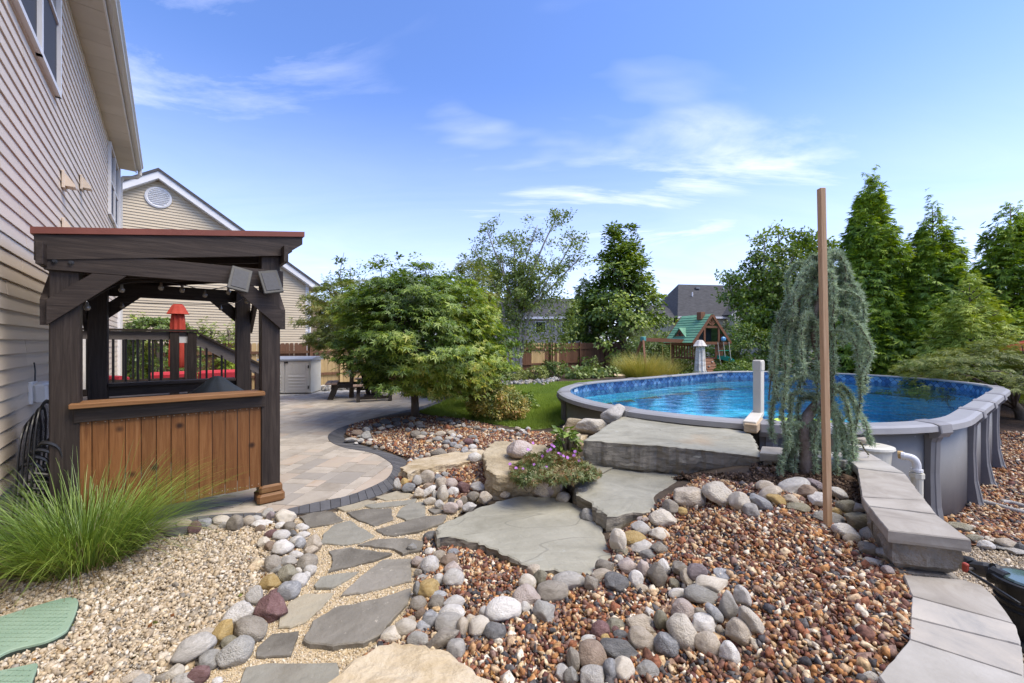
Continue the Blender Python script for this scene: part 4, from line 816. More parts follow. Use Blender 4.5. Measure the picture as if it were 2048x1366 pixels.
for i in range(8):
    zz = -.26+i*.075; hwid = math.sqrt(max(.32**2-zz*zz, .01)); MB().box((0, -.065, AP-1.05+zz), (hwid*2, .03, .035), Matrix.Rotation(.5, 3, 'X')).build('slat', M_white, vto)
m = MB(); m.box((hw_+.7, 6., 2.1), (1.6, 5, 4.2)); m.build('rear_wing', M_vinyl2, nb_)
m = MB(); m.wedge([(hw_-.5, 5.2), (hw_+1.9, 4.15), (hw_+1.9, 4.05), (hw_-.5, 5.0)], 3.3, 9, 'y'); m.build('rear_wing_roof', M_shing, nb_)
m = MB(); m.box((hw_+1.85, 6.1, 4.08), (.1, 5.8, .2)); m.build('rear_gutter', M_white, nb_)

# ------------------------------------------------------------------ wooden picket fence and white vinyl fence behind it
M_fbr = wood('fence_brown', [(.085,.040,.022),(.135,.068,.038),(.17,.09,.052)], 'z', var=.16); M_fnew = wood('fence_new', [(.34,.23,.10),(.46,.33,.16),(.52,.39,.21)], 'z', var=.1)
fence = thing('picket_fence', 'long brown dog eared wooden fence with a few new yellow boards', 'fence', HW(-.955, 15.95), A40)
pm = MB().prism([(-.068, -.009), (.068, -.009), (.068, .009), (-.068, .009)], 0, 1).mesh('picket') if False else None
def picket_mesh():
    m = MB(); pr = [(-.067, 0), (.067, 0), (.067, 1.50), (.04, 1.56), (-.04, 1.56), (-.067, 1.50)]; m.wedge(pr, 0, .018, 'y'); return m.mesh('picket')
pme, pme2 = picket_mesh(), None; pme.materials.append(M_fbr); pme2 = pme.copy(); pme2.materials.clear(); pme2.materials.append(M_fnew)
rf = random.Random(9); nP = 178
for i in range(nP):
    x = i*.14+.07; t = x-.955; sec = int(x/2.44)
    wpt = HW(t, 15.95); pxx = 1024+wpt.x/wpt.y*F
    new = (505 < pxx < 540) or (640 < pxx < 740) or (1062 < pxx < 1090) or (1113 < pxx < 1117)
    o = link('picket', pme2 if new else pme, None, fence); o.location = (x, .0, rf.uniform(-.008, .008)-.02); o.rotation_euler = (0, rf.uniform(-.006, .006), 0)
    if new and pxx < 545: o['label'] = 'new yellow picket'
for i in range(11):
    x = i*2.44+.0; m = MB(); m.box((x, -.055, .79), (.1, .1, 1.58), bev=.005); m.build('post', M_fbr if i not in (7, 9) else M_fbr, fence)
    for zz in (.42, 1.22):
        m = MB(); m.box((x+1.22, -.035, zz), (2.36, .06, .085)); m.build('rail', M_fbr, fence)
x = None
for pxx in (682, 1106):
    t = min(np.arange(0, 25, .02), key=lambda q: abs(1024+HW(q, 15.9).x/HW(q, 15.9).y*F-pxx)); MB().box((t+.955, -.07, .77), (.09, .07, 1.54)).build('new_post', M_fnew, fence)
wf = thing('vinyl_fence', 'white vinyl fence with capped posts showing above the brown fence', 'fence', HW(17, 17.5, 0), A40)
for i in range(4):
    m = MB(); m.box((i*2.4, 0, .75), (.13, .13, 1.5)); m.lathe([(.11, 1.5), (.11, 1.53), (.02, 1.6)], (i*2.4, 0, 0), 4); m.build('post', M_white, wf)
    if i < 3:
        m = MB(); m.box((i*2.4+1.2, 0, .72), (2.27, .04, 1.3)); m.build('panel', M_white, wf); m = MB(); m.box((i*2.4+1.2, 0, 1.42), (2.27, .06, .12)); m.build('rail', M_white, wf)

# ------------------------------------------------------------------ grill pergola
M_pd = {a: wood('stained_timber_'+a, [(.017,.012,.010),(.034,.0245,.0195),(.058,.044,.036)], a, rough=.55, bump=.4, var=.1) for a in 'xyz'}
M_pl = wood('cedar_plank', [(.125,.047,.015),(.20,.083,.026),(.255,.12,.046)], 'z', rough=.55, var=.16); M_plx = wood('cedar_top', [(.13,.058,.022),(.20,.097,.038),(.26,.137,.06)], 'x', rough=.55, var=.1)
def knots(m, scale, col, thr):
    nt = m.node_tree; bs = nt.nodes['Principled BSDF']; t = N(nt, 'ShaderNodeTexCoord'); v = N(nt, 'ShaderNodeTexVoronoi', i_Scale=scale); L(nt, t.outputs['Object'], v.inputs['Vector'])
    k = N(nt, 'ShaderNodeMapRange'); L(nt, v.outputs['Distance'], k.inputs[0]); k.inputs[1].default_value = thr; k.inputs[2].default_value = thr*.35
    x = N(nt, 'ShaderNodeMix', data_type='RGBA'); L(nt, k.outputs[0], x.inputs[0]); L(nt, bs.inputs['Base Color'].links[0].from_socket, x.inputs[6]); x.inputs[7].default_value = (*col, 1); L(nt, x.outputs[2], bs.inputs['Base Color'])
knots(M_pl, 5.5, (.035,.014,.006), .20)
M_redm = pmat('red_metal_roof', [(.155,.05,.036),(.205,.068,.05)], scale=4, rough=.5, bump=.05, var=0)
TL, TR, SF, SB = -.605, .766, 4.65, 6.55
pg = thing('grill_pergola', 'dark timber grill shelter with red roof and cedar plank counter', 'pergola', HW(.08, 5.6), A40); po = Vector((-.08, -5.6, 0)); pw = .16
zt = lambda t: 2.37+(t-TL)*.155                # roof rises away from the house
for t, s in ((TL, SF), (TR, SF), (TL, SB), (TR, SB)):
    m = MB(po); m.box((t, s, zt(t)/2+.02), (pw, pw, zt(t)-.16), bev=.006); p = m.build('post', M_pd['z'], pg)
    m = MB(po); m.box((t, s, .05), (.235, .235, .10), bev=.02); m.box((t, s, .135), (.2, .2, .085), bev=.025); m.build('plinth', M_plx, p)
for s, f in ((SF, -1), (SB, 1)):
    m = MB(po); m.box(((TL+TR)/2, s+f*(pw/2+.02), 2.18), (TR-TL+.2, .038, .16), bev=.003); m.build('cross_beam', M_pd['x'], pg)
    for t, g in ((TL, 1), (TR, -1)):
        m = MB(po); y = s+f*(pw/2+.022)
        q = [(t-g*.085, 1.69), (t-g*.085, 1.88), (t+g*.155, 2.098), (t+g*.345, 2.098)]
        if g < 0: q = q[::-1]
        m.wedge(q, y-.019, y+.019, 'y'); m.build('brace', M_pd['x'], pg)
for t, g in ((TL, -1), (TR, 1)):
    m = MB(po); m.box((t+g*(pw/2+.02), (SF+SB)/2, zt(t)-.17), (.038, SB-SF+.5, .16), bev=.003); m.build('side_beam', M_pd['y'], pg)
    for s, f in ((SF, 1), (SB, -1)):
        m = MB(po); x = t+g*(pw/2+.024); q = [(s-f*.09, 1.69), (s-f*.09, 1.88), (s+f*.34, 2.2), (s+f*.58, 2.2)]; q = q if f > 0 else q[::-1]
        m.wedge(q, x-.019, x+.019, 'x'); m.build('brace', M_pd['y'], pg)
r0, r1 = TL-.145, TR+.27; sf, sb = SF-.13, SB+.25
for i in range(6):          # rafters under the roof sheet, first one is the front fascia
    s = sf+.02+(sb-sf-.04)*i/5; m = MB(po)
    q = [(r0, zt(r0)-.185), (r1-.17, zt(r1-.17)-.185), (r1, zt(r1)-.075), (r1, zt(r1)-.002), (r0, zt(r0)-.002)]
    m.wedge(q, s-.02, s+.02, 'y'); m.build('rafter', M_pd['x'], pg)
m = MB(po); m.wedge([(r0-.015, zt(r0)+.001), (r1+.015, zt(r1)+.001), (r1+.015, zt(r1)+.05), (r0-.015, zt(r0)+.05)], sf-.02, sb+.02, 'y'); m.build('roof_sheet', M_redm, pg)
for t in (TL-.045, TL+.04):
    m = MB(po); m.lathe([(.0, 0), (.017, 0), (.017, .006), (.010, .007), (.010, .02), (0, .02)], (t, SF-pw/2-.039, 2.165), 10, Matrix.Rotation(PI/2, 3, 'X')); m.build('bolt', M_blk, pg)
# front counter: planks, rail, cedar top
M_pole_ = pmat('screw_head', [(.35,.28,.2),(.45,.38,.3)], rough=.5, bump=0, var=0, metal=.5); nP_ = 13; x0, x1 = TL+pw/2-.03, TR-pw/2+.0; wd = (x1-x0)/nP_
for i in range(nP_):
    m = MB(po); m.box((x0+(i+.5)*wd, SF-.055, .575+rf.uniform(-.004, .004)), (wd-.003-rf.uniform(0, .004)**1.0*.6, .022, .82), bev=.002); pk_ = m.build('plank', M_pl, pg)
    for zz in (.93, .20):
        for q in (-.027, .027): m = MB(po); m.lathe([(.0, 0), (.005, 0), (.004, .002), (0, .002)], (x0+(i+.5)*wd+q, SF-.066, zz), 6, Matrix.Rotation(PI/2, 3, 'X')); m.build('screw', M_pole_, pk_)
m = MB(po); m.box(((TL+TR)/2, SF-.075, 1.0), (TR-TL-pw+.06, .04, .115), bev=.003); m.build('counter_rail', M_pd['x'], pg)
m = MB(po); m.box(((TL+TR)/2-.015, SF-.04, 1.075), (TR-TL-.09, .25, .038), bev=.005); m.build('counter_top', M_plx, pg)
m = MB(po); m.box(((TL+TR)/2, SB+.02, 1.0), (TR-TL-pw, .04, .115)); m.build('counter_rail', M_pd['x'], pg)
m = MB(po); m.box(((TL+TR)/2, SB, 1.075), (TR-TL-pw-.01, .2, .036), bev=.004); m.build('back_counter_top', M_pd['x'], pg)
for zz, hh_ in ((.72, .4), (.3, .42)):
    m = MB(po); m.box(((TL+TR)/2, SB+.03, zz), (TR-TL-pw-.01, .02, hh_)); m.build('back_panel', M_pd['x'], pg)
# string of bulbs
M_bulb = pmat('bulb_glass', [(.14,.115,.085),(.22,.19,.15)], scale=10, rough=.08, bump=0, var=0, spec=.9)
sl_ = thing('string_lights', 'string of clear round bulbs hung under the pergola beams', 'string lights', HW(.08, 5.6, 2.0), A40); so_ = Vector((-.08, -5.6, -2.))
cable = [Vector((TL+.1, SF+.12, 1.86)), Vector((-.3, SF+.1, 2.02)), Vector((-.05, SF+.2, 2.07)), Vector((.1, SF+.3, 2.07)), Vector((.28, SF+.45, 2.05)), Vector((.45, SF+.2, 2.07)), Vector((.56, SF+.1, 2.05)), Vector((.62, SF+.35, 2.0)), Vector((.5, SB-.3, 2.0)), Vector((-.4, SB-.2, 1.98))]
m = MB(so_); m.tube(smooth_curve([c+Vector((0, 0, .035)) for c in cable], 4), .004, 5); m.build('cable', M_blk, sl_)
bm_ = MB().lathe([(.0, -.042), (.014, -.038), (.021, -.024), (.02, -.008), (.011, .005), (.011, .03), (.0, .03)], n=10).mesh('bulb', True); bm_.materials.append(M_bulb)
for c in cable[:]: o = link('bulb', bm_, None, sl_); o.location = c+so_
# two solar flood light panels on the beam
M_pv = pmat('solar_cell', [(.05,.053,.062),(.07,.074,.085)], scale=40, rough=.5, bump=0, var=.05, spec=.25); M_gyp = pmat('grey_plastic', [(.05,.05,.048),(.08,.08,.076)], scale=10, rough=.5, bump=.05, var=.05)
for i, (t, rx, rz_) in enumerate(((.50, .22, .0), (.745, -.2, .0))):
    s_ = thing('solar_panel_light', ['left tilted solar light panel on the front pergola beam', 'right solar light panel leaning the other way on the pergola post'][i], 'solar light', HW(t, SF-.2, 2.135), A40, 'solar lights on the pergola')
    Rm = Matrix.Rotation(rx, 3, 'Y')@Matrix.Rotation(-.35, 3, 'X')
    m = MB(); m.box((0, 0, 0), (.165, .022, .235), Rm, bev=.008); m.build('panel_frame', M_gyp, s_); m = MB(); m.box(Rm@Vector((0, -.013, 0)), (.115, .006, .18), Rm); m.build('solar_cell', M_pv, s_)
    m = MB(); m.bar((0, .0, -.03), (0, .1, .02), .03, .03); m.build('bracket', M_gyp, s_)
# covered barbecue inside the shelter
M_cloth = pmat('charcoal_cover', [(.028,.034,.038),(.05,.058,.062)], scale=4, rough=.7, bump=.3, bscale=14, var=0)
bq = thing('covered_grill', 'barbecue under a dark grey cover behind the counter', 'grill', HW(.42, 5.7), A40)
m = MB(); m.lathe([(.33, .02), (.34, .5), (.33, .86), (.29, .97), (.15, 1.08), (.06, 1.165), (.03, 1.18), (.0, 1.18)], n=40, sx=1.0, sy=.8, mod=lambda a, i: 1+.045*math.sin(a*9+i*.4)*(1 if i < 6 else .4)); m.build('cover', M_cloth, bq, True)

# ------------------------------------------------------------------ small deck with railing and steps
M_dk = wood('deck_board', [(.10,.082,.072),(.15,.125,.11)], 'x', var=.12); M_rl = wood('deck_rail_face', [(.11,.095,.088),(.155,.135,.125)], 'x', var=.08)
dk = thing('deck', 'small dark wood deck with black balusters and a stair rail', 'deck', HW(-.35, 8.5), A40); do = Vector((.35, -8.5, 0))
TE = .29
for i in range(13): MB(do).box(((T0+TE)/2, 7.68+i*.145, .79), (TE-T0-.03, .14, .03)).build('board', M_dk, dk)
MB(do).box((TE, 8.5, .45), (.03, 1.8, .62)).build('skirt', M_pd['y'], dk); MB(do).box(((T0+TE)/2, 7.62, .45), (TE-T0-.02, .03, .62)).build('skirt', M_pd['x'], dk)
def baluster(a, b, r=.011):
    m = MB(do); m.tube([a, b], r, 6); m.build('baluster', M_blk, dk)
for s in (7.7, 9.3):
    MB(do).box(((T0+TE)/2+.02, s, 1.735), (TE-T0+.06, .14, .028)).build('top_rail', M_pd['x'], dk); MB(do).box(((T0+TE)/2, s, 1.66), (TE-T0-.02, .04, .11)).build('rail_face', M_rl, dk)
    MB(do).box(((T0+TE)/2, s, .9), (TE-T0-.02, .04, .09)).build('bottom_rail', M_pd['x'], dk)
    n_ = 8
    for i in range(n_): t = T0+.14+(TE-.25-T0)*i/(n_-1)*.86; baluster((t, s, .94), (t, s, 1.61), .015)
for t, s in ((TE-.22, 7.7), (TE-.02, 7.7), (TE-.02, 9.3)):
    MB(do).box((t, s, 1.2), (.105, .105, 1.02), bev=.004).build('post', M_pd['z'], dk)
MB(do).box((TE-.12, 7.7, 1.6), (.095, .05, .09)).build('post_sleeve', M_white, dk)
for s in (7.7, 9.3):
    a, b = Vector((TE+.04, s, 1.71)), Vector((TE+1.05, s, 1.08)); m = MB(do); m.bar(a, b, .13, .026); m.build('stair_rail', M_pd['x'], dk)
    m = MB(do); m.bar(a-Vector((0, 0, .085)), b-Vector((0, 0, .085)), .04, .13); m.build('stair_rail_face', M_rl, dk)
    for i in range(5): f = (i+.6)/5.4; q = a.lerp(b, f); baluster((q.x, s, q.z-.78), (q.x, s, q.z-.14), .014)
    MB(do).box((TE+1.05, s, .55), (.105, .105, 1.1)).build('post', M_pd['z'], dk)
for i in range(4): MB(do).box((TE+.18+.27*i, 8.5, .62-.18*i), (.27, 1.5, .04)).build('tread', M_dk, dk)
# red umbrella and red lounge seats beyond the deck
M_redf = pmat('red_canvas', [(.30,.035,.02),(.42,.06,.035)], scale=6, rough=.8, bump=.25, bscale=90, var=.06); M_redc = pmat('red_cushion', [(.42,.03,.045),(.55,.05,.07)], scale=5, rough=.85, bump=.2, bscale=60, var=.06)
M_wick = pmat('dark_wicker', [(.02,.014,.011),(.05,.036,.028)], scale=60, rough=.7, bump=.6, bscale=120)
M_pole = pmat('grey_pole', [(.22,.21,.2),(.3,.29,.28)], scale=6, rough=.35, bump=0, metal=.6)
def closed_umbrella(label, loc, h, M, M2=None, r=.16, cap=True, sw=1.0, zf=.4):
    u = thing('patio_umbrella', label, 'umbrella', loc)
    m = MB(); m.tube([(0, 0, 0), (0, 0, h-.05)], .02, 8); m.build('pole', M_pole, u)
    m = MB(); m.lathe([(.25, 0), (.25, .05), (.05, .09), (.03, .3), (0, .3)], n=16); m.build('base', M_blk, u)
    fold = lambda a, i: 1+.16*math.sin(a*8)+.05*math.sin(a*3+i)
    m = MB(); zb_ = h*zf; m.lathe([(r*.62, zb_), (r*.95*sw, zb_+.05), (r*(.80+.12*sw), zb_+.35*h*.4), (r*.78, h-.42), (r*.62, h-.16), (0, h-.1)], n=48, mod=fold); m.build('canopy', M, u, True)
    m = MB(); m.lathe([(r*1.3, h-.24), (r*1.22, h-.235), (r*.72, h-.05), (r*.5, h-.012), (0, h-.0)], n=48, mod=lambda a, i: 1+(.09 if i < 2 else .03)*math.sin(a*8)); m.build('top_flap', M2 or M, u, True)
    return u
closed_umbrella('closed red patio umbrella rising above the deck railing', P(356, 700, 9.4)*Vector((1, 1, 0)), 2.45, M_redf, r=.16)
def seat(name, label, cat, loc, rz, wdt, n):
    s = thing(name, label, cat, loc, rz, 'red cushioned lounge seating')
    MB().box((0, 0, .2), (wdt, .8, .3), bev=.02).build('base', M_wick, s)
    for i in range(n):
        w1 = wdt/n; x = -wdt/2+w1*(i+.5); MB().box((x, -.05, .42), (w1-.02, .66, .15), bev=.05).build('seat_cushion', M_redc, s)
        MB().box((x, .32, .66), (w1-.02, .16, .42), Matrix.Rotation(-.15, 3, 'X'), bev=.06).build('back_cushion', M_redc, s)
    return s
seat('sofa', 'red cushioned outdoor sofa seen through the stair balusters', 'sofa', HW(.45, 10.7, .12), A40+PI, 1.5, 2)
seat('armchair', 'red rounded outdoor armchair behind the deck balusters', 'armchair', HW(-.5, 10.0, .12), A40+2.2, .8, 1)

# ------------------------------------------------------------------ resin storage shed and octagonal picnic table
M_res = pmat('pale_resin', [(.62,.595,.52),(.69,.665,.59)], scale=4, rough=.5, bump=.05, var=.02); M_lid = pmat('grey_resin', [(.27,.29,.33),(.34,.36,.40)], scale=4, rough=.5, bump=.05)
sh_ = thing('storage_shed', 'low pale resin storage shed with a grey lid by the fence', 'shed', HW(2.72, 13.95), A40-.62)
MB().box((0, .4, .52), (1.5, .8, 1.0), bev=.01).build('body', M_res, sh_)
m = MB(); m.wedge([(-.06, 1.0), (-.06, 1.05), (.3, 1.12), (.85, 1.12), (.88, 1.02)], -.8, .8, 'x'); m.build('lid', M_lid, sh_)
for sx in (-1, 1):
    d = MB().box((sx*.36, -.012, .51), (.68, .03, .94), bev=.006).build('door', M_res, sh_)
    for i in range(5): MB().box((sx*.36, -.034, .16+i*.095), (.52, .02, .06), Matrix.Rotation(-.2, 3, 'X')).build('louvre', M_res, d)
    for i in range(5): MB().box((sx*.36-.2+i*.1, -.03, .76), (.085, .012, .28)).build('panel', M_res, d)
    for zz in (.2, .82): MB().box((sx*.69, -.035, zz), (.03, .03, .09)).build('hinge', M_blk, d)
MB().box((.04, -.04, .95), (.1, .03, .05)).build('latch', M_blk, sh_)
for i in range(7): MB().box((-.765, .4, .2+i*.1), (.03, .6, .05), Matrix.Rotation(-.2, 3, 'Y')).build('side_louvre', M_res, sh_)
M_btop = wood('bench_board', [(.20,.13,.10),(.30,.21,.17),(.36,.27,.22)], 'x'); M_bleg = wood('bench_leg', [(.022,.018,.016),(.045,.037,.033)], 'z')
tl_ = G(728, 800); pt = thing('picnic_table', 'round topped picnic table with four attached benches on the paver patio', 'picnic table', (tl_.x, tl_.y+.75, 0), .35)
for i in range(7):
    y = -.54+i*.18; hx = min(.65, .92-abs(y)*.55) ; MB().box((0, y, .755), (hx*2, .165, .04), bev=.004).build('board', M_white if i % 3 else M_btop, pt)
for k in range(4):
    R = Matrix.Rotation(k*PI/2, 3, 'Z')
    for q in (0, 1): MB().box(R@Vector((0, -1.02-.15*q, .435)), (1.05, .142, .04), R, bev=.004).build('bench', M_btop, pt)
    for sx in (-1, 1):
        m = MB(); m.bar(R@Vector((sx*.4, -.97, .41)), R@Vector((sx*.4, -1.12, .0)), .09, .14); m.build('leg', M_bleg, pt); m = MB(); m.bar(R@Vector((sx*.32, -1.1, .36)), R@Vector((sx*.3, -.35, .36)), .05, .11); m.build('beam', M_bleg, pt)
    m = MB(); m.bar(R@Vector((-.42, -1.08, .1)), R@Vector((.42, -1.08, .1)), .05, .07); m.build('stretcher', M_bleg, pt)
    m = MB(); m.bar(R@Vector((.0, -.12, .03)), R@Vector((.0, -.3, .72)), .12, .05); m.build('table_leg', M_bleg, pt)
MB().box((0, 0, .03), (.5, .5, .05), bev=.01).build('table_foot', M_bleg, pt)
# ------------------------------------------------------------------ above-ground pool
M_rim = pmat('pool_rim', [(.27,.265,.262),(.32,.315,.31)], scale=3, rough=.45, bump=.12, bscale=220, var=.04, bdist=.003); M_cap = pmat('pool_cap', [(.20,.195,.195),(.26,.25,.245)], scale=3, rough=.5, bump=.12, bscale=200, var=.05, bdist=.003)
M_pwall = pmat('pool_wall', [(.19,.184,.172),(.235,.228,.212)], scale=2.5, rough=.55, bump=.2, bscale=240, var=.04, bdist=.003, specks=(9., (.36,.355,.34), .70)); M_upr = pmat('pool_upright', [(.145,.144,.147),(.185,.183,.185)], scale=3, rough=.5, bump=.12, bscale=200, var=.05, bdist=.003)
RIM, BOT, WL = .60, -.80, .40
pool = thing('swimming_pool', 'oval above ground pool with grey rim and blue patterned liner', 'pool', (PC.x, PC.y, BOT), PA)
zo = -BOT
PERI = 4*PL+2*PI*PR
def stad(d, off=0.):                  # point and outward normal at arc length d, pushed out by off (local to the pool)
    d %= PERI; R = PR+off
    if d < 2*PL: return Vector((-PL+d, -R, 0)), Vector((0, -1, 0))
    d -= 2*PL
    if d < PI*PR: a = -PI/2+d/PR; n = Vector((math.cos(a), math.sin(a), 0)); return Vector((PL, 0, 0))+n*R, n
    d -= PI*PR
    if d < 2*PL: return Vector((PL-d, R, 0)), Vector((0, 1, 0))
    d -= 2*PL; a = PI/2+d/PR; n = Vector((math.cos(a), math.sin(a), 0)); return Vector((-PL, 0, 0))+n*R, n
def strip(prof, d0, d1, n):           # sweep (offset, z) profile along the outline
    m = MB(); vs = []; k = len(prof)
    for i in range(n+1):
        d = d0+(d1-d0)*i/n
        for o, z in prof: p, q = stad(d, o); vs.append((p.x, p.y, z+zo))
    fs = [(i*k+j, i*k+(j+1) % k, (i+1)*k+(j+1) % k, (i+1)*k+j) for i in range(n) for j in range(k)]
    fs += [tuple(range(k-1, -1, -1)), tuple(n*k+j for j in range(k))]; return m.add(vs, fs)
# cap positions: find arc length closest to where the photographed caps stand
def arc_of(pt):
    c, s = math.cos(PA), math.sin(PA); dx, dy = pt[0]-PC.x, pt[1]-PC.y; l = Vector((dx*c+dy*s, -dx*s+dy*c, 0))
    return min(np.arange(0, PERI, .01), key=lambda d: (stad(d)[0]-l).length)
def rimpt(px, py): return G(px, py, RIM)
caps_d = [arc_of(rimpt(*q)) for q in ((1140, 784), (1250, 818), (1546, 852), (1868, 846), (1950, 820), (1976, 803), (2004, 789), (1990, 773), (1878, 759), (1730, 748.5), (1590, 743), (1455, 743), (1388, 746), (1325, 751), (1258, 756.5), (1160, 767))]
caps_d = sorted(caps_d); ext = []
for a, b in zip(caps_d, caps_d[1:]+[caps_d[0]+PERI]):
    ext.append(a); k = max(1, round((b-a)/1.9))
    for j in range(1, k): ext.append(a+(b-a)*j/k)
rim_prof = [(-.085, RIM-.005), (-.07, RIM+.012), (.10, RIM+.006), (.15, RIM-.012), (.158, RIM-.075), (.145, RIM-.082), (.13, RIM-.04), (-.07, RIM-.03), (-.085, RIM-.03)]
for a, b in zip(ext, ext[1:]+[ext[0]+PERI]):
    strip(rim_prof, a+.02, b-.02, 8).build('rim_rail', M_rim, pool, False)
    strip([(0, BOT), (.012, BOT), (.012, RIM-.03), (0, RIM-.03)], a, b, 8).build('wall_panel', M_pwall, pool, True)
for a in ext:
    p, n = stad(a); tg = Vector((-n.y, n.x, 0)); R = Matrix((tg, n, Vector((0, 0, 1)))).transposed()
    m = MB(Vector((p.x, p.y, zo)))
    pr = [(-.095, RIM-.01), (-.08, RIM+.022), (.11, RIM+.018), (.165, RIM-.0), (.18, RIM-.09), (.14, RIM-.15), (.07, RIM-.165), (.06, RIM-.05), (-.09, RIM-.03)]
    vs = []; k = len(pr)
    for x in (-.115, -.10, .10, .115):
        f = 1 if abs(x) < .11 else .0
        for y, z in pr: vs.append(R@Vector((x, y-(.0 if f else .006 if y > 0 else -.004), z-(0 if f else .006))))
    fs = [(i*k+j, i*k+(j+1) % k, (i+1)*k+(j+1) % k, (i+1)*k+j) for i in range(3) for j in range(k)]+[tuple(range(k-1, -1, -1)), tuple(3*k+j for j in range(k))]
    m.add(vs, fs); m.build('rim_cap', M_cap, pool)
    m = MB(Vector((p.x, p.y, zo))); vs = []       # upright, flared at its foot, ribbed face
    lv = [(BOT, .20, .125), (BOT+.12, .15, .12), (BOT+.4, .10, .11), (BOT+.8, .085, .10), (RIM-.22, .095, .10), (RIM-.13, .13, .11)]
    for z, dpt, hw__ in lv:
        for x, y in ((-hw__, .012), (-hw__*.95, dpt*.75), (-hw__*.45, dpt*.9), (-hw__*.38, dpt), (hw__*.38, dpt), (hw__*.45, dpt*.9), (hw__*.95, dpt*.75), (hw__, .012)): vs.append(R@Vector((x, y, z)))
    fs = [(i*8+j, i*8+j+1, (i+1)*8+j+1, (i+1)*8+j) for i in range(len(lv)-1) for j in range(7)]+[(7, 6, 5, 4, 3, 2, 1, 0)]
    m.add(vs, fs); m.build('upright', M_upr, pool)
# liner: patterned border band above the water, blue with painted caustic mottling below
def liner_mat():
    m, nt, bs = base('pool_liner'); uv = N(nt, 'ShaderNodeTexCoord'); t = uv.outputs['UV']
    mp = N(nt, 'ShaderNodeMapping'); L(nt, t, mp.inputs[0]); mp.inputs['Scale'].default_value = (8.2, 8.2, 1); mp.inputs['Rotation'].default_value = (0, 0, PI/4)
    v = N(nt, 'ShaderNodeTexVoronoi', feature='DISTANCE_TO_EDGE', i_Randomness=.35, i_Scale=1.); L(nt, mp.outputs[0], v.inputs['Vector'])
    v2 = N(nt, 'ShaderNodeTexVoronoi', i_Randomness=.35, i_Scale=1.); L(nt, mp.outputs[0], v2.inputs['Vector'])
    s = N(nt, 'ShaderNodeSeparateColor'); L(nt, v2.outputs['Color'], s.inputs[0])
    n = N(nt, 'ShaderNodeTexNoise', i_Scale=30., i_Detail=4.); L(nt, mp.outputs[0], n.inputs['Vector'])
    a = N(nt, 'ShaderNodeMath', operation='MULTIPLY_ADD'); L(nt, n.outputs[0], a.inputs[0]); a.inputs[1].default_value = .8; L(nt, s.outputs[0], a.inputs[2])
    c = ramp(nt, [(.015,.04,.13),(.03,.11,.28),(.08,.21,.42),(.17,.33,.52)], a.outputs[0], [.3, .6, 1.0, 1.4] if False else [.2, .5, .8, 1.])
    g = N(nt, 'ShaderNodeMapRange'); L(nt, v.outputs[0], g.inputs[0]); g.inputs[1].default_value = .02; g.inputs[2].default_value = .07
    x = N(nt, 'ShaderNodeMix', data_type='RGBA'); L(nt, g.outputs[0], x.inputs[0]); x.inputs[6].default_value = (.008,.018,.06,1); L(nt, c, x.inputs[7])
    # below the band the liner is turquoise, with caustic-like light mottled into its colour
    mp2 = N(nt, 'ShaderNodeMapping'); L(nt, uv.outputs['Object'], mp2.inputs[0])
    n2 = N(nt, 'ShaderNodeTexNoise', i_Scale=16., i_Detail=4., i_Roughness=.7); L(nt, mp2.outputs[0], n2.inputs['Vector'])
    mr = N(nt, 'ShaderNodeMapRange'); L(nt, n2.outputs[0], mr.inputs[0]); mr.inputs[1].default_value = .3; mr.inputs[2].default_value = .7
    low = ramp(nt, [(.05,.44,.74),(.10,.60,.87),(.42,.84,.96)], mr.outputs[0])
    su = N(nt, 'ShaderNodeSeparateXYZ'); L(nt, t, su.inputs[0]); st = N(nt, 'ShaderNodeMath', operation='GREATER_THAN'); L(nt, su.outputs[1], st.inputs[0]); st.inputs[1].default_value = RIM-.34
    y = N(nt, 'ShaderNodeMix', data_type='RGBA'); L(nt, st.outputs[0], y.inputs[0]); L(nt, low, y.inputs[6]); L(nt, x.outputs[2], y.inputs[7])
    L(nt, y.outputs[2], bs.inputs['Base Color']); bs.inputs['Roughness'].default_value = .4; return m
M_liner = liner_mat()
nL = 160; vs = []; uvs = []
for i in range(nL+1):
    d = PERI*i/nL
    for z in (RIM-.02, .26, BOT+.12): p, n = stad(d, -.012); vs.append((p.x, p.y, z+zo)); uvs.append((d, z))
m = MB(); m.add(vs, [(i*3+j, i*3+j+1, i*3+j+4, i*3+j+3) for i in range(nL) for j in range(2)]); me = m.mesh('liner', True)
ul = me.uv_layers.new(name='UVMap')
for lp in me.loops: ul.data[lp.index].uv = uvs[lp.vertex_index]
link('liner', me, M_liner, pool)
m = MB(); fl = [stad(PERI*i/80, -.012)[0] for i in range(80)]; m.add([(p.x, p.y, .12) for p in fl]+[(0, 0, .12)], [(i, (i+1) % 80, 80) for i in range(80)]); me = m.mesh('pool_floor'); ul = me.uv_layers.new(name='UVMap'); link('pool_floor', me, M_liner, pool)
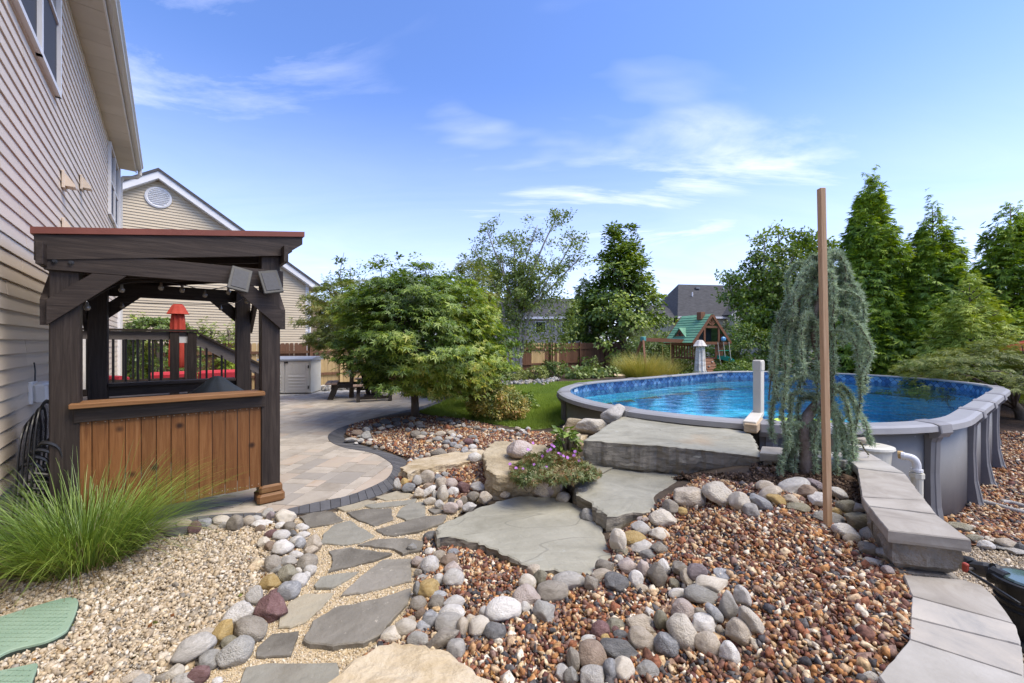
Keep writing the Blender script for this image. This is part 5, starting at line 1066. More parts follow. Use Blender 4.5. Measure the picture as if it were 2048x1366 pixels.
def water_mat():
    m = bpy.data.materials.new('pool_water'); m.use_nodes = True; nt = m.node_tree; nt.nodes.clear(); t = N(nt, 'ShaderNodeTexCoord')
    mp = N(nt, 'ShaderNodeMapping'); L(nt, t.outputs['Object'], mp.inputs[0]); mp.inputs['Scale'].default_value = (1, 1.5, 1)
    n = N(nt, 'ShaderNodeTexNoise', i_Scale=1.6, i_Detail=3.); L(nt, mp.outputs[0], n.inputs['Vector']); n2 = N(nt, 'ShaderNodeTexNoise', i_Scale=9., i_Detail=3.); L(nt, mp.outputs[0], n2.inputs['Vector'])
    a = N(nt, 'ShaderNodeMath', operation='MULTIPLY_ADD'); L(nt, n2.outputs[0], a.inputs[0]); a.inputs[1].default_value = .10; L(nt, n.outputs[0], a.inputs[2])
    b = N(nt, 'ShaderNodeBump', i_Strength=.6, i_Distance=.12); L(nt, a.outputs[0], b.inputs['Height'])
    tr = N(nt, 'ShaderNodeBsdfTransparent'); tr.inputs[0].default_value = (.72, .95, 1.0, 1); g = N(nt, 'ShaderNodeBsdfGlossy', i_Roughness=.03); L(nt, b.outputs[0], g.inputs['Normal'])
    f = N(nt, 'ShaderNodeFresnel', i_IOR=1.24); L(nt, b.outputs[0], f.inputs['Normal']); x = N(nt, 'ShaderNodeMixShader'); L(nt, f.outputs[0], x.inputs[0]); L(nt, tr.outputs[0], x.inputs[1]); L(nt, g.outputs[0], x.inputs[2])
    o = N(nt, 'ShaderNodeOutputMaterial'); L(nt, x.outputs[0], o.inputs[0]); return m
m = MB(); m.add([(p.x, p.y, WL+zo) for p in fl]+[(0, 0, WL+zo)], [(i, (i+1) % 80, 80) for i in range(80)]); wtr = m.build('pool_water', water_mat(), None); wtr.location = (PC.x, PC.y, BOT); wtr.rotation_euler = (0, 0, PA); wtr['kind'] = 'structure'
M_sk = pmat('cream_plastic', [(.56,.54,.45),(.64,.62,.53)], scale=4, rough=.4, bump=.03, var=.03); M_pvc = pmat('white_pvc', [(.66,.66,.65),(.75,.75,.74)], scale=4, rough=.35, bump=.03, var=.02); M_foam = pmat('dried_foam', [(.46,.30,.13),(.60,.44,.22)], scale=30, rough=.9, bump=.8, bscale=60)
# warning labels on the far liner, small white stickers
for px in ((1457, 755), (1166, 781), (1726, 759.5)):
    d = arc_of(rimpt(px[0], px[1]-10)); p, n = stad(d, -.02); R = Matrix((Vector((-n.y, n.x, 0)), n, Vector((0, 0, 1)))).transposed(); m = MB(Vector((p.x, p.y, zo+RIM-.115))); m.box((0, 0, 0), (.22, .004, .07), R); m.build('sticker', M_white, pool)
# skimmer hung on the outside of the pool wall
dsk = arc_of(rimpt(1700, 850)); p, n = stad(dsk); pw_ = Matrix.Rotation(PA, 3, 'Z')@p+Vector((PC.x, PC.y, 0)); rzs = PA+math.atan2(n.y, n.x)+PI/2
sk = thing('pool_skimmer', 'cream plastic pool skimmer with oval lid below the rim', 'skimmer', (pw_.x-.05, pw_.y+.01, .25), rzs)
m = MB(); m.box((0, -.09, .06), (.40, .18, .30), bev=.02); m.build('throat', M_sk, sk); ov = lambda a, i: 1
m = MB(); m.lathe([(.0, -.16), (.15, -.15), (.165, .12), (.18, .125), (.18, .14), (0, .14)], (.10, -.24, 0), 28, sx=1.15, sy=.95); m.build('basket', M_sk, sk, False)
m = MB(); m.lathe([(.195, .142), (.19, .165), (.15, .178), (.05, .172), (0, .172)], (.10, -.24, 0), 28, sx=1.15, sy=.95); m.build('lid', M_sk, sk)
rk = thing('lid_rock', 'flat tan rock resting on the skimmer lid', 'rock', (0, 0, 0)); bpy.data.objects.remove(rk)
q = boulder(81, (.13, .07, .04), 'flat tan rock resting on the cream skimmer lid', RMAT['tan'][0], Vector((pw_.x, pw_.y, .45))+Matrix.Rotation(rzs, 3, 'Z')@Vector((-.04, -.2, .02)), rzs); q['category'] = 'rock'; q['group'] = ''
del q['group']
# white elbow pipe beside it
el = thing('elbow_pipe', 'white plastic elbow pipe joint standing between wall cap and pool', 'pipe', P(1835, 965, 4.35), -.2)
e0 = Vector(el.location); R_ = Matrix.Rotation(.2, 3, 'Z'); lp = lambda px, py, D: R_@(P(px, py, D)-e0)
m = MB(); m.tube([lp(1796, 909, 4.45), lp(1806, 910, 4.42)], .042, 12); m.build('foam_seal', M_foam, el)
m = MB(); m.tube(smooth_curve([lp(1802, 911, 4.42), lp(1818, 914, 4.38), lp(1827, 918, 4.36), lp(1833, 928, 4.35), lp(1834, 944, 4.35)], 6), .037, 14); m.tube([lp(1834, 938, 4.35), lp(1834, 943, 4.35)], .05, 14); m.tube([lp(1802, 911, 4.42), lp(1809, 912, 4.4)], .042, 12); m.build('elbow', M_pvc, el, False)
m = MB(); m.lathe([(.0, 0), (.062, 0), (.062, .05), (0, .05)], lp(1834, 955, 4.35), 8); m.lathe([(0, 0), (.05, 0), (.05, .35), (0, .35)], lp(1834, 955, 4.35)-Vector((0, 0, .35)), 14); m.build('union_nut', M_sk, el)
# beige handrail post with its timber foot block
hp = thing('handrail_post', 'beige vinyl post and ramp shaped arm on a timber block at the pool edge', 'post', P(1508, 866, 4.72), PA)
h0 = Vector(hp.location); Ri = Matrix.Rotation(-PA, 3, 'Z'); lq = lambda px, py, D: Ri@(P(px, py, D)-h0)
M_beige = pmat('beige_vinyl_post', [(.58,.54,.45),(.65,.61,.52)], scale=3, rough=.5, bump=.05, var=.02)
m = MB(); a = lq(1517, 832, 5.35); b = lq(1517, 723, 5.35); m.bar(a, b, .10, .10, bev=.008); m.build('post', M_beige, hp); m = MB(); m.bar(lq(1517, 742, 5.35), lq(1517, 720, 5.35), .112, .112, bev=.012); m.build('post_sleeve', M_beige, hp)
m = MB(); m.bar(lq(1499, 848, 4.72), lq(1516, 826, 5.45), .135, .06, bev=.006); m.build('arm', M_beige, hp); m = MB(); m.bar(lq(1501, 857, 4.68), lq(1514, 842, 5.1), .135, .10, bev=.008); m.build('timber_block', wood('weathered_block', [(.27,.19,.11),(.40,.30,.19),(.47,.38,.27)], 'y'), hp)

# ------------------------------------------------------------------ retaining wall with flat caps
M_capA = pmat('wall_cap', [(.25,.225,.19),(.36,.33,.285),(.45,.425,.38)], scale=3.4, rough=.85, bump=.5, bscale=45, var=.1, bdist=.004, specks=(120., (.24,.23,.21), .66), dist=.8)
M_capB = pmat('wall_cap_pale', [(.28,.262,.225),(.37,.35,.31),(.46,.44,.40)], scale=2.8, rough=.85, bump=.5, bscale=45, var=.06, bdist=.004); M_capC = pmat('wall_cap_grey', [(.27,.265,.25),(.38,.355,.315),(.46,.42,.36)], scale=3.6, rough=.85, bump=.3, bscale=90, var=.08, bdist=.004, dist=1.)
M_wblk = pmat('wall_block', [(.13,.115,.095),(.23,.205,.17),(.33,.30,.255)], scale=5, rough=.95, bump=.9, bscale=14, var=.1, bdist=.05)
rw = thing('retaining_wall', 'curved grey retaining wall with flat stepped caps', 'wall', (0, 0, 0))
HC = .56
CAPS = [([(1737,1013),(1874,1029.5),(1941,1079),(1776,1060)], HC, M_capA), ([(1724,994),(1851,1001),(1873.5,1027.5),(1737,1011)], HC, M_capA), ([(1715,937),(1811,948),(1850.5,999.5),(1724,992)], HC, M_capA), ([(1700,922),(1767,922),(1810,946.5),(1715,935.5)], HC, M_capB), ([(1659,904.5),(1733,903),(1766,921),(1700,921)], HC, M_capA), ([(1600,897.5),(1658,903.5),(1698,920.5),(1690,922),(1600,912)], HC, M_capB), ([(1524,893),(1599,897),(1599,911.5),(1519,907)], HC, M_capA),
 ([(1806,1150),(1925,1160),(1963,1171),(1989,1193),(2030,1248.5),(1824,1192)], .35, M_capA), ([(1824,1193.5),(2031,1250),(2042,1290),(1821,1235)], .35, M_capC), ([(1821,1236.5),(2043,1292),(2048,1351.5),(1818.5,1277)], .35, M_capC), ([(1818,1278.5),(2049,1353.5),(2054,1460),(1840,1460),(1758,1352)], .35, M_capB)]
rb_ = random.Random(4)
for i, (pp, hz, mt) in enumerate(CAPS):
    q = [G(x, y, hz) for x, y in pp]; q = [(p.x, p.y) for p in q]
    ar = sum(q[j-1][0]*q[j][1]-q[j][0]*q[j-1][1] for j in range(len(q)))
    if ar < 0: q = q[::-1]
    flag('wall_cap', q, hz+rb_.uniform(0, .003), hz-.066, mt, jit=.0035, seed=i*5+2, side=.005, lift=.12, parent=rw, ledges=4, seg=.03)
    c = Vector((sum(p[0] for p in q)/len(q), sum(p[1] for p in q)/len(q))); z = hz-.068; k = 0
    while z > -.7:
        q2 = [tuple(c+(Vector(p)-c)*(.84-.004*(k % 2))) for p in q]
        flag('wall_block', q2, z, z-.148, M_wblk, jit=.01, seed=i*7+k, side=.024, lift=.05, parent=rw, ledges=4, seg=.035); z -= .152; k += 1
        if hz < .4 and k > 2: break
# pool pump on the lower ground
M_bpl = pmat('black_plastic', [(.012,.013,.014),(.03,.032,.034)], scale=6, rough=.45, bump=.15, bscale=80, var=.05); M_lidg = pmat('smoked_lid', [(.05,.09,.085),(.10,.15,.14)], scale=5, rough=.08, bump=0, var=0, spec=.8); M_redv = pmat('red_handle', [(.36,.06,.035),(.46,.09,.06)], scale=5, rough=.5, bump=0, var=0)
pu0 = P(2058, 1215, 2.85); pu = thing('pool_pump', 'black pool pump with round strainer pot and hose union', 'pump', (pu0.x, pu0.y, h1(pu0.x, pu0.y)), 0.)
hz = pu0.z-pu.location.z; D0 = pu0.y
m = MB(); m.lathe([(.0, -.16), (.125, -.16), (.145, .0), (.16, .20), (.185, .205), (.187, .235), (.175, .24), (.165, .23), (0, .232)], (0, 0, .19), 32); m.build('strainer_pot', M_bpl, pu)
m = MB(); m.lathe([(.0, .0), (.14, .0), (.13, .012), (0, .014)], (0, 0, .425), 32); m.build('strainer_lid', M_lidg, pu)
m = MB(); m.box((.1, -.02, .02), (.6, .34, .04), bev=.01); m.build('base', M_bpl, pu)
for i in range(2):
    m = MB(); m.lathe([(.150+.006*i, .17+.05*i), (.16+.006*i, .18+.05*i), (.152+.006*i, .19+.05*i)], (0, 0, .05), 32); m.build('rib', M_bpl, pu)
rel = lambda px, py, D: P(px, py, D)-Vector(pu.location)
m = MB(); m.tube([rel(2012, 1160, D0+.05), rel(1984, 1146, D0+.12)], .058, 12); m.tube([rel(1990, 1148, D0+.12), rel(1982, 1145, D0+.13)], .07, 12); m.build('inlet_pipe', M_bpl, pu)
m = MB(); m.bar(rel(1992, 1143, D0+.15), rel(1952, 1136, D0+.3), .11, .10, bev=.02); m.build('valve_body', M_gyp, pu)
m = MB(); m.tube(smooth_curve([rel(1950, 1135, D0+.3), rel(1942, 1128, D0+.4), rel(1932, 1124, D0+.55), rel(1920, 1126, D0+.7)], 5), .05, 12); m.build('elbow_hose', M_bpl, pu)
m = MB(); m.bar(rel(1931, 1144, D0+.22), rel(1931, 1126, D0+.22), .03, .035, bev=.008); m.build('valve_handle', M_redv, pu); m = MB(); m.tube([rel(1931, 1137, D0+.22), rel(1952, 1138, D0+.28)], .011, 8); m.build('valve_stem', M_pole, pu)
m = MB(); m.tube(smooth_curve([rel(1938, 1143, D0+.2), rel(1975, 1166, D0+.08), rel(2015, 1192, D0-.1), rel(2040, 1208, D0-.17)], 6), .011, 7); m.build('cable', M_bpl, pu)
# ribbed grey hoses and a thin root on the red gravel
M_hose = pmat('grey_hose', [(.30,.29,.28),(.40,.39,.37)], scale=8, rough=.5, bump=0, var=.05)
def hose(label, pts, r):
    q = [hit(*p)+Vector((0, 0, r)) for p in pts]; pl = resample(smooth_curve(q, 10), .012); m = MB(); m.tube(pl, [r*(1+.10*math.cos(i*PI)) for i in range(len(pl))], 10); return tag(m.build('pool_hose', M_hose, None, True), label, 'hose', 'grey ribbed pool hoses')
hose('grey ribbed hose running from the pool foot across red gravel', [(1955,1006),(1985,1014),(2020,1024),(2060,1034),(2100, 1040)], .035)
hose('upper grey ribbed hose with a visible end on red gravel', [(2003,1008),(2020,1010),(2050,1018),(2100,1030)], .033)
m = MB(); m.tube(smooth_curve([hit(*p)+Vector((0, 0, .02)) for p in ((1940,1022),(1958,1046),(1985,1056),(2010,1072),(2032,1080))], 6), .013, 6); tag(m.build('stick', wood('bark', [(.10,.08,.06),(.2,.165,.13)], 'x')), 'thin grey stick lying on the red gravel by the pool', 'stick')
# yellow-green pool float behind the cedar
M_flt = pmat('lime_float', [(.50,.75,.04),(.62,.85,.08)], scale=3, rough=.4, bump=0, var=0); m = MB(); pf = P(1610, 838, 5.6); pf.z = WL+.03
m.tube([pf+Vector((.42*math.cos(a), .3*math.sin(a), 0)) for a in np.linspace(0, 2*PI, 25)], .05, 8); tag(m.build('pool_float', M_flt, None, True), 'lime green ring float at the near pool edge behind the cedar', 'pool float')
# wooden stake and green lids
sb_, stp = hit(1657, 1062), None; stk = thing('wooden_stake', 'tall square wooden stake driven into the red gravel mound', 'stake', sb_)
Dk = sb_.y; tp = P(1642.5, 377, Dk+.02)-sb_; M_stk = wood('stake_wood', [(.36,.22,.12),(.46,.30,.175),(.52,.36,.22)], 'z', rough=.8)
knots(M_stk, 2.3, (.10,.05,.025), .13); m = MB(); m.bar((0, 0, -.2), tp,   .037, .037, bev=.003); m.build('shaft', M_stk, stk)
M_grn = pmat('green_plastic', [(.19,.29,.205),(.25,.35,.255),(.29,.39,.29)], scale=5, rough=.6, bump=.5, bscale=110, var=.05, bdist=.004); M_gdk = pmat('green_box', [(.02,.03,.022),(.04,.05,.04)], scale=5, rough=.7, bump=.1)
def lid(label, px, seed):
    q = [G(x, y, .05) for x, y in px]; q = [(p.x, p.y) for p in smooth_curve(q, 6, True)]
    t = thing('valve_box', label, 'valve box', (0, 0, 0), 0, 'green irrigation valve boxes')
    ar = sum(q[j-1][0]*q[j][1]-q[j][0]*q[j-1][1] for j in range(len(q)))
    if ar < 0: q = q[::-1]
    rib = MB(); MB().prism(q, .036, .05, .006).build('lid', M_grn, t); c = Vector((sum(p[0] for p in q)/len(q), sum(p[1] for p in q)/len(q)))
    for k in range(-9, 10):
        for ax_ in (0, 1):
            d_ = Vector((1, 0)) if ax_ else Vector((0, 1)); n_ = Vector((-d_.y, d_.x)); o_ = c+n_*(k*.03); ts = [t_ for t_ in np.arange(-.6, .6, .01) if in_poly(np.array([(o_+d_*t_).x]), np.array([(o_+d_*t_).y]), [tuple(c+(Vector(p)-c)*.86) for p in q])[0]]
            if len(ts) > 4: rib.bar((*(o_+d_*ts[0]), .0502), (*(o_+d_*ts[-1]), .0502), .004, .003)
    rib.build('moulded_ribs', M_grn, t)['kind'] = 'stuff'
    MB().prism([tuple(c+(Vector(p)-c)*1.02) for p in q], -.06, .034).build('body', M_gdk, t)
lid('upper green plastic valve box lid lying in the tan gravel', [(-90,1252),(-20,1238),(60,1214),(120,1197),(148,1194),(156,1202),(153,1220),(140,1250),(128,1264),(90,1282),(20,1300),(-40,1330),(-110,1330),(-120,1280)], 1)
lid('lower green plastic valve box lid at the bottom left corner', [(-60,1352),(0,1340),(55,1328),(73,1325),(75,1332),(68,1352),(55,1385),(30,1420),(-60,1450)], 2)
# ------------------------------------------------------------------ foliage building blocks
def arr(v, t): return np.array(v, float), np.array(t)
LEAF = [arr([(0,0,0),(.3,.42,.06),(0,1,-.08),(-.3,.42,.06)], [(0,1,2),(0,2,3)]), arr([(0,0,0),(.24,.5,.08),(0,1,.0),(-.24,.5,.08)], [(0,1,2),(0,2,3)])]
def palm():
    v = [(0,0,0)]; t = []
    for a, l in ((-100,.55),(-52,.85),(0,1.),(52,.85),(100,.55)):
        a = math.radians(a); d = (math.sin(a), math.cos(a)); p = (d[1], -d[0]); k = len(v)
        v += [(d[0]*l*.45+p[0]*.11, d[1]*l*.45+p[1]*.11, .03), (d[0]*l, d[1]*l, -.10), (d[0]*l*.45-p[0]*.11, d[1]*l*.45-p[1]*.11, .03)]; t += [(0,k,k+1),(0,k+1,k+2)]
    return arr(v, t)
PALM = [palm()]
def fan(n, seed, droop=.35, wide=60, w=.07):
    r = random.Random(seed); v = []; t = []
    for i in range(n):
        a = math.radians((i/(n-1)-.5)*2*wide+r.uniform(-8, 8)); l = r.uniform(.65, 1.)*(1-.35*abs(i/(n-1)-.5)); b = r.uniform(0, .25)
        d = (math.sin(a), math.cos(a)); p = (d[1]*w, -d[0]*w); k = len(v); z = r.uniform(-.08, .08)
        v += [(d[0]*.05, b, 0), (d[0]*l*.55+p[0], b+d[1]*l*.55+p[1], z-droop*.2), (d[0]*l, b+d[1]*l, z-droop*.75*r.uniform(.6, 1.2)), (d[0]*l*.55-p[0], b+d[1]*l*.55-p[1], z-droop*.2)]; t += [(k,k+1,k+2),(k,k+2,k+3)]
    return arr(v, t)
SPRAY = [fan(7, i) for i in range(5)]; SPRAYF = [fan(6, i+9, .2, 50, .05) for i in range(4)]
def tuft(n, seed, w=.07):
    r = np.random.default_rng(seed); v = []; t = []
    for i in range(n):
        d = r.normal(size=3); d /= np.linalg.norm(d); p = np.cross(d, r.normal(size=3)); p = p/np.linalg.norm(p)*w; k = len(v); v += [tuple(-p), tuple(p), tuple(d*r.uniform(.7, 1.1))]; t.append((k, k+1, k+2))
    return arr(v, t)
TUFT = [tuft(16, i, .085) for i in range(5)]
def foliage(name, cl, n_per, size, shapes, mat, parent, up=.6, rng=None, jit=.35, sizev=.25, out_c=None, droop=0.):
    """cl: rows (x,y,z,rx,ry,rz); leaves are spread through each clump, turned up and outwards"""
    rng = rng or RNG; cl = np.asarray(cl, float); n = len(cl)*n_per; c = np.repeat(cl, n_per, 0)
    q = rng.normal(size=(n, 3)); q *= (rng.random((n, 1))**.4)/np.maximum(np.linalg.norm(q, axis=1)[:, None], 1e-6)
    pos = c[:, :3]+q*c[:, 3:]
    oc = np.array(out_c) if out_c is not None else cl[:, :3].mean(0)
    o = pos-oc; o[:, 2] *= .6; o /= np.maximum(np.linalg.norm(o, axis=1)[:, None], 1e-6)
    Z = np.array([0, 0, up])+o*(1-up)+rng.normal(size=(n, 3))*jit; Y = o+q*.5+rng.normal(size=(n, 3))*jit; Y[:, 2] -= droop
    R = frame_rot(Z, Y); S = size*(1+rng.normal(size=n)*sizev).clip(.4, 1.9)
    ob = scatter(name, shapes, pos, R, S, mat, parent); return ob
def shell(n, c, r, rng, lump=.18, thick=.35, zmin=-1, freq=1.6, seed=0):
    d = rng.normal(size=(n, 3)); d /= np.linalg.norm(d, axis=1)[:, None]; d = d[d[:, 2] > zmin]
    k = np.array([1+lump*2*mn.noise(Vector(v)*freq+Vector((seed, 0, 0))) for v in d]); rad = k*(1-thick*rng.random(len(d))**1.6)
    return np.array(c)+d*rad[:, None]*np.array(r)
def limb(mb, a, b, r0, r1, rng, sag=.1, n=5):
    a, b = Vector(a), Vector(b); l = (b-a).length; pts = []; rr = []
    off = Vector(rng.normal(size=3))*l*.08
    for i in range(n+1):
        t = i/n; p = a.lerp(b, t)+off*math.sin(PI*t)+Vector((0, 0, sag*l*math.sin(PI*t))); pts.append(p); rr.append(r0+(r1-r0)*t)
    mb.tube(pts, rr, 6)
M_bark = pmat('tree_bark', [(.07,.055,.042),(.13,.105,.085),(.19,.16,.135)], scale=8, rough=.95, bump=.7, bscale=30, stretch=(1, 1, .25), var=.1, bdist=.03)
M_barkl = pmat('birch_bark', [(.26,.22,.19),(.42,.38,.34),(.50,.46,.42)], scale=5, rough=.9, bump=.5, bscale=25, stretch=(.5, .5, 2.), var=.1, bdist=.02)
def round_tree(name, label, loc, h, rad, base_h, mat, n_cl, n_per, size, seed, cat='tree', group=None, shapes=LEAF, clr=(.5, .5, .35), trunk=.12, lump=.22, up=.55, zmin=-.75, bark=None, thick=.45, limbs=26, sky_gap=1., flat=1., pyr=0.):
    rng = np.random.default_rng(seed); t = thing(name, label, cat, loc, 0, group)
    cz = (h+base_h)/2; rz = (h-base_h)/2
    cs = shell(n_cl, (0, 0, cz), (rad, rad*flat, rz), rng, lump, thick, zmin, seed=seed*3.1)
    if pyr: q = np.clip((cs[:, 2]-base_h)/(h-base_h), 0, 1); cs[:, :2] *= (np.interp(q, [0, .12, .35, .7, 1], [1.25, 1.25, 1.1, .9, .9]))[:, None]; cs[:, :2] *= (1-pyr*q)[:, None]
    m = MB(); m.tube([(0, 0, -.1), (.02*h*.1, 0, base_h*.6), (rng.normal()*.05, rng.normal()*.05, cz*.75), (rng.normal()*.1, rng.normal()*.1, cz+rz*.5)], [trunk*1.25, trunk, trunk*.7, trunk*.2], 8); m.build('trunk', bark or M_bark, t, True)
    m = MB()
    for c in cs[rng.permutation(len(cs))[:limbs]]:
        z0 = base_h*.7+(c[2]-base_h*.7)*rng.uniform(.2, .65); limb(m, (0, 0, max(z0, base_h*.5)), c, trunk*.35, .012, rng)
    m.build('limbs', bark or M_bark, t, True)
    cl = np.concatenate([cs, np.array(clr)[None]*np.exp(rng.normal(size=(len(cs), 1))*.25)], 1)
    foliage('crown', cl, n_per, size, shapes, mat, t, up, rng, out_c=(0, 0, cz-rz*.3)); return t
L_maple = leafmat('maple_leaves', [(0.035,0.071,0.011),(0.083,0.162,0.019),(0.181,0.287,0.032),(0.319,0.409,0.048),(0.530,0.479,0.075)], trans=.3, big=.55)
L_dark = leafmat('dark_green_leaves', [(0.041,0.086,0.015),(0.103,0.182,0.022),(0.207,0.295,0.032),(0.367,0.462,0.053)], trans=.25, big=.5)
L_mid = leafmat('mid_green_leaves', [(0.045,0.089,0.016),(0.100,0.166,0.027),(0.175,0.254,0.041),(0.287,0.354,0.067)], trans=.28, big=.5)
L_birch = leafmat('birch_leaves', [(0.073,0.118,0.021),(0.145,0.212,0.033),(0.230,0.307,0.053),(0.337,0.401,0.084)], trans=.3, big=.6)
L_arb = leafmat('arborvitae_sprays', [(0.065,0.128,0.015),(0.152,0.267,0.024),(0.320,0.460,0.036),(0.575,0.680,0.057)], trans=.25, big=.7, gloss=.05)
L_arbl = leafmat('light_cypress_sprays', [(0.090,0.156,0.020),(0.225,0.324,0.033),(0.392,0.491,0.053),(0.571,0.621,0.084)], trans=.15, big=.8)
L_lace = leafmat('lace_leaves', [(0.068,0.104,0.017),(0.157,0.205,0.034),(0.256,0.306,0.054),(0.378,0.389,0.086)], trans=.3, big=.9)
L_spir = leafmat('spirea_leaves', [(0.062,0.108,0.017),(0.156,0.209,0.036),(0.312,0.302,0.058),(0.468,0.360,0.072),(0.468,0.245,0.072)], trans=.25, big=3.)
L_host = leafmat('hosta_leaves', [(0.077,0.143,0.022),(0.176,0.253,0.055),(0.330,0.396,0.132)], trans=.25, big=2.)
L_grass = leafmat('fountain_grass', [(0.053,0.109,0.017),(0.124,0.218,0.030),(0.227,0.337,0.053),(0.351,0.426,0.091)], trans=.25, big=2.)
L_gold = leafmat('golden_grass', [(0.168,0.196,0.031),(0.336,0.333,0.062),(0.546,0.470,0.125),(0.714,0.588,0.203)], trans=.25, big=1.)
L_cedar = leafmat('blue_cedar_needles', [(0.140,0.202,0.122),(0.270,0.355,0.221),(0.389,0.502,0.331),(0.508,0.636,0.442)], trans=.4, big=2.2, gloss=.08)
L_cedy = leafmat('fresh_cedar_tips', [(0.130,0.170,0.040),(0.200,0.240,0.060)], trans=.15, big=2.)
L_pamp = leafmat('pale_variegated_leaves', [(0.100,0.140,0.050),(0.200,0.240,0.090),(0.320,0.350,0.180)], trans=.25, big=1.)

# ------------------------------------------------------------------ the round Japanese maple in the bed
mp_ = hit(830, 842); mp_.y = 8.2; mp_.x = (830-1024)/F*8.2; mp_.z = h1(mp_.x, mp_.y)
mt_ = thing('japanese_maple', 'round green japanese maple with a short dark trunk at the patio edge', 'tree', mp_)
rng = np.random.default_rng(41)
cs = shell(560, (.18, 0, 1.5), (1.58, 1.5, 1.36), rng, .13, .42, -.85, 2.1, 4.)
cs[:, 2] = np.maximum(cs[:, 2], .42+.12*rng.random(len(cs))+.35*(np.hypot(cs[:, 0], cs[:, 1]) < .5))
cs = cs[cs[:, 2] > np.interp(cs[:, 0], [-2.2, -1.3, -.9, -.5, 1.9], [1.2, .95, .7, .45, .45])]
extra = np.array([(-1.35,-.3,1.5),(-1.3,-.4,1.2),(1.75,-.2,1.3),(1.6,-.3,.8),(.2,-.2,3.0),(-.3,.1,2.85),(.95,0,2.6),(-.8,0,2.45),(-.6,-1.5,.55),(-.2,-1.55,.5),(.9,-1.3,.42),(1.2,-.9,.4),(-.9,-1.2,.8)])
cs = np.concatenate([cs, extra, extra+rng.normal(size=extra.shape)*.12])
apx = 1024+(cs[:, 0]+mp_.x)/(cs[:, 1]+mp_.y)*F; apy = CY+(CH-cs[:, 2]-mp_.z)/(cs[:, 1]+mp_.y)*F      # crown lifts towards its left side
cs = cs[apy < np.interp(apx, [640, 690, 725, 770, 800, 850, 905, 950, 1000], [715, 735, 760, 795, 790, 795, 800, 790, 765])-8]
m = MB(); m.tube([(0, 0, -.1), (0, 0, .3), (-.02, 0, .6), (-.1, .02, 1.1)], [.085, .075, .07, .05], 10); m.build('trunk', M_bark, mt_, True)
m = MB()
for c in cs[rng.permutation(len(cs))[:60]]: limb(m, (-.02, 0, rng.uniform(.5, .95)), c, .03, .006, rng, .12)
m.build('limbs', M_bark, mt_, True)
cl = np.concatenate([cs, np.array((.30, .30, .085))[None]*np.exp(rng.normal(size=(len(cs), 1))*.2)], 1)
foliage('crown', cl, 56, .088, PALM, L_maple, mt_, .55, rng, .3, out_c=(-.1, 0, 1.0), droop=.25)

# ------------------------------------------------------------------ river birch and trees beyond
def branch_tree(name, label, loc, tips, base_pts, mat, bark, seed, n_sub, leaf_n, size, r0=.07, spread=.9, clr=.3, group=None, shapes=LEAF, subl=1.1, cat='tree', dense_low=None):
    rng = np.random.default_rng(seed); t = thing(name, label, cat, loc, 0, group); m = MB(); cl = []
    tm = MB()
    for k, tip in enumerate(tips):
        tip = Vector(tip); b = Vector(base_pts[k % len(base_pts)]); mid = b.lerp(tip, .45)+Vector((-tip.x*.22, -tip.y*.2, .1*tip.z))
        path = smooth_curve([b, b.lerp(mid, .5)+Vector((rng.normal()*.05, 0, 0)), mid, mid.lerp(tip, .55)+Vector(rng.normal(size=3))*.12, tip], 4); n = len(path)
        tm.tube(path, [r0*(1-i/n)**.8+.006 for i in range(n)], 7)
        for j in range(n_sub):
            f = rng.uniform(.34, 1)**.8; p = path[min(int(f*(n-1)), n-1)]; d = Vector(rng.normal(size=3)); d.z = abs(d.z)*.6+.1; d.normalize(); l = subl*rng.uniform(.4, 1.)*(1.25-f*.6)
            e = p+d*l; limb(m, p, e, .016*(1.3-f), .003, rng, .05, 3)
            for w_ in (.5, .8, 1.02):
                q = p.lerp(e, w_)+Vector(rng.normal(size=3))*.08; cl.append((q.x, q.y, q.z-.03, clr, clr, clr*.8))
    tm.build('trunk', bark, t, True); m.build('limbs', bark, t, True)
    if dense_low is not None: cl += dense_low
    foliage('crown', cl, leaf_n, size, shapes, mat, t, .4, rng, .55); return t
bl = G(1030, 748); bl = Vector(((1028-1024)/F*19.0, 19.0, 0))
bx = lambda px, py, dy=0: tuple(P(px, py, 19.0+dy)*Vector((1, 1, 1))-bl)
branch_tree('river_birch', 'tall airy river birch with pale leaning stems in front of the fence', bl,
  [bx(1000,505), bx(1028,470,.5), bx(1075,450,-.4), bx(1120,425), bx(1150,470,.6), bx(1165,510,-.3), bx(945,495,.4), bx(975,465,-.5), bx(1105,540,-.8), bx(1060,520,.8)],
  [(0,0,-.05),(.12,.05,-.05),(-.15,.05,-.05),(.3,.1,-.05)], L_birch, M_barkl, 17, 22, 22, .12, r0=.085, clr=.28, subl=1.35,
  dense_low=[(*bx(px_, py_, dy_), .4, .4, .3) for px_, py_, dy_ in [(np.random.default_rng(i).uniform(1005, 1150), np.random.default_rng(i+50).uniform(590, 700), np.random.default_rng(i+90).uniform(-.8, .8)) for i in range(130)]])
FARG = 'trees beyond the back fence'
def at(px, D, z=0.): return Vector(((px-1024)/F*D, D, z))
def hz_(py, D): return CH-(py-CY)/F*D
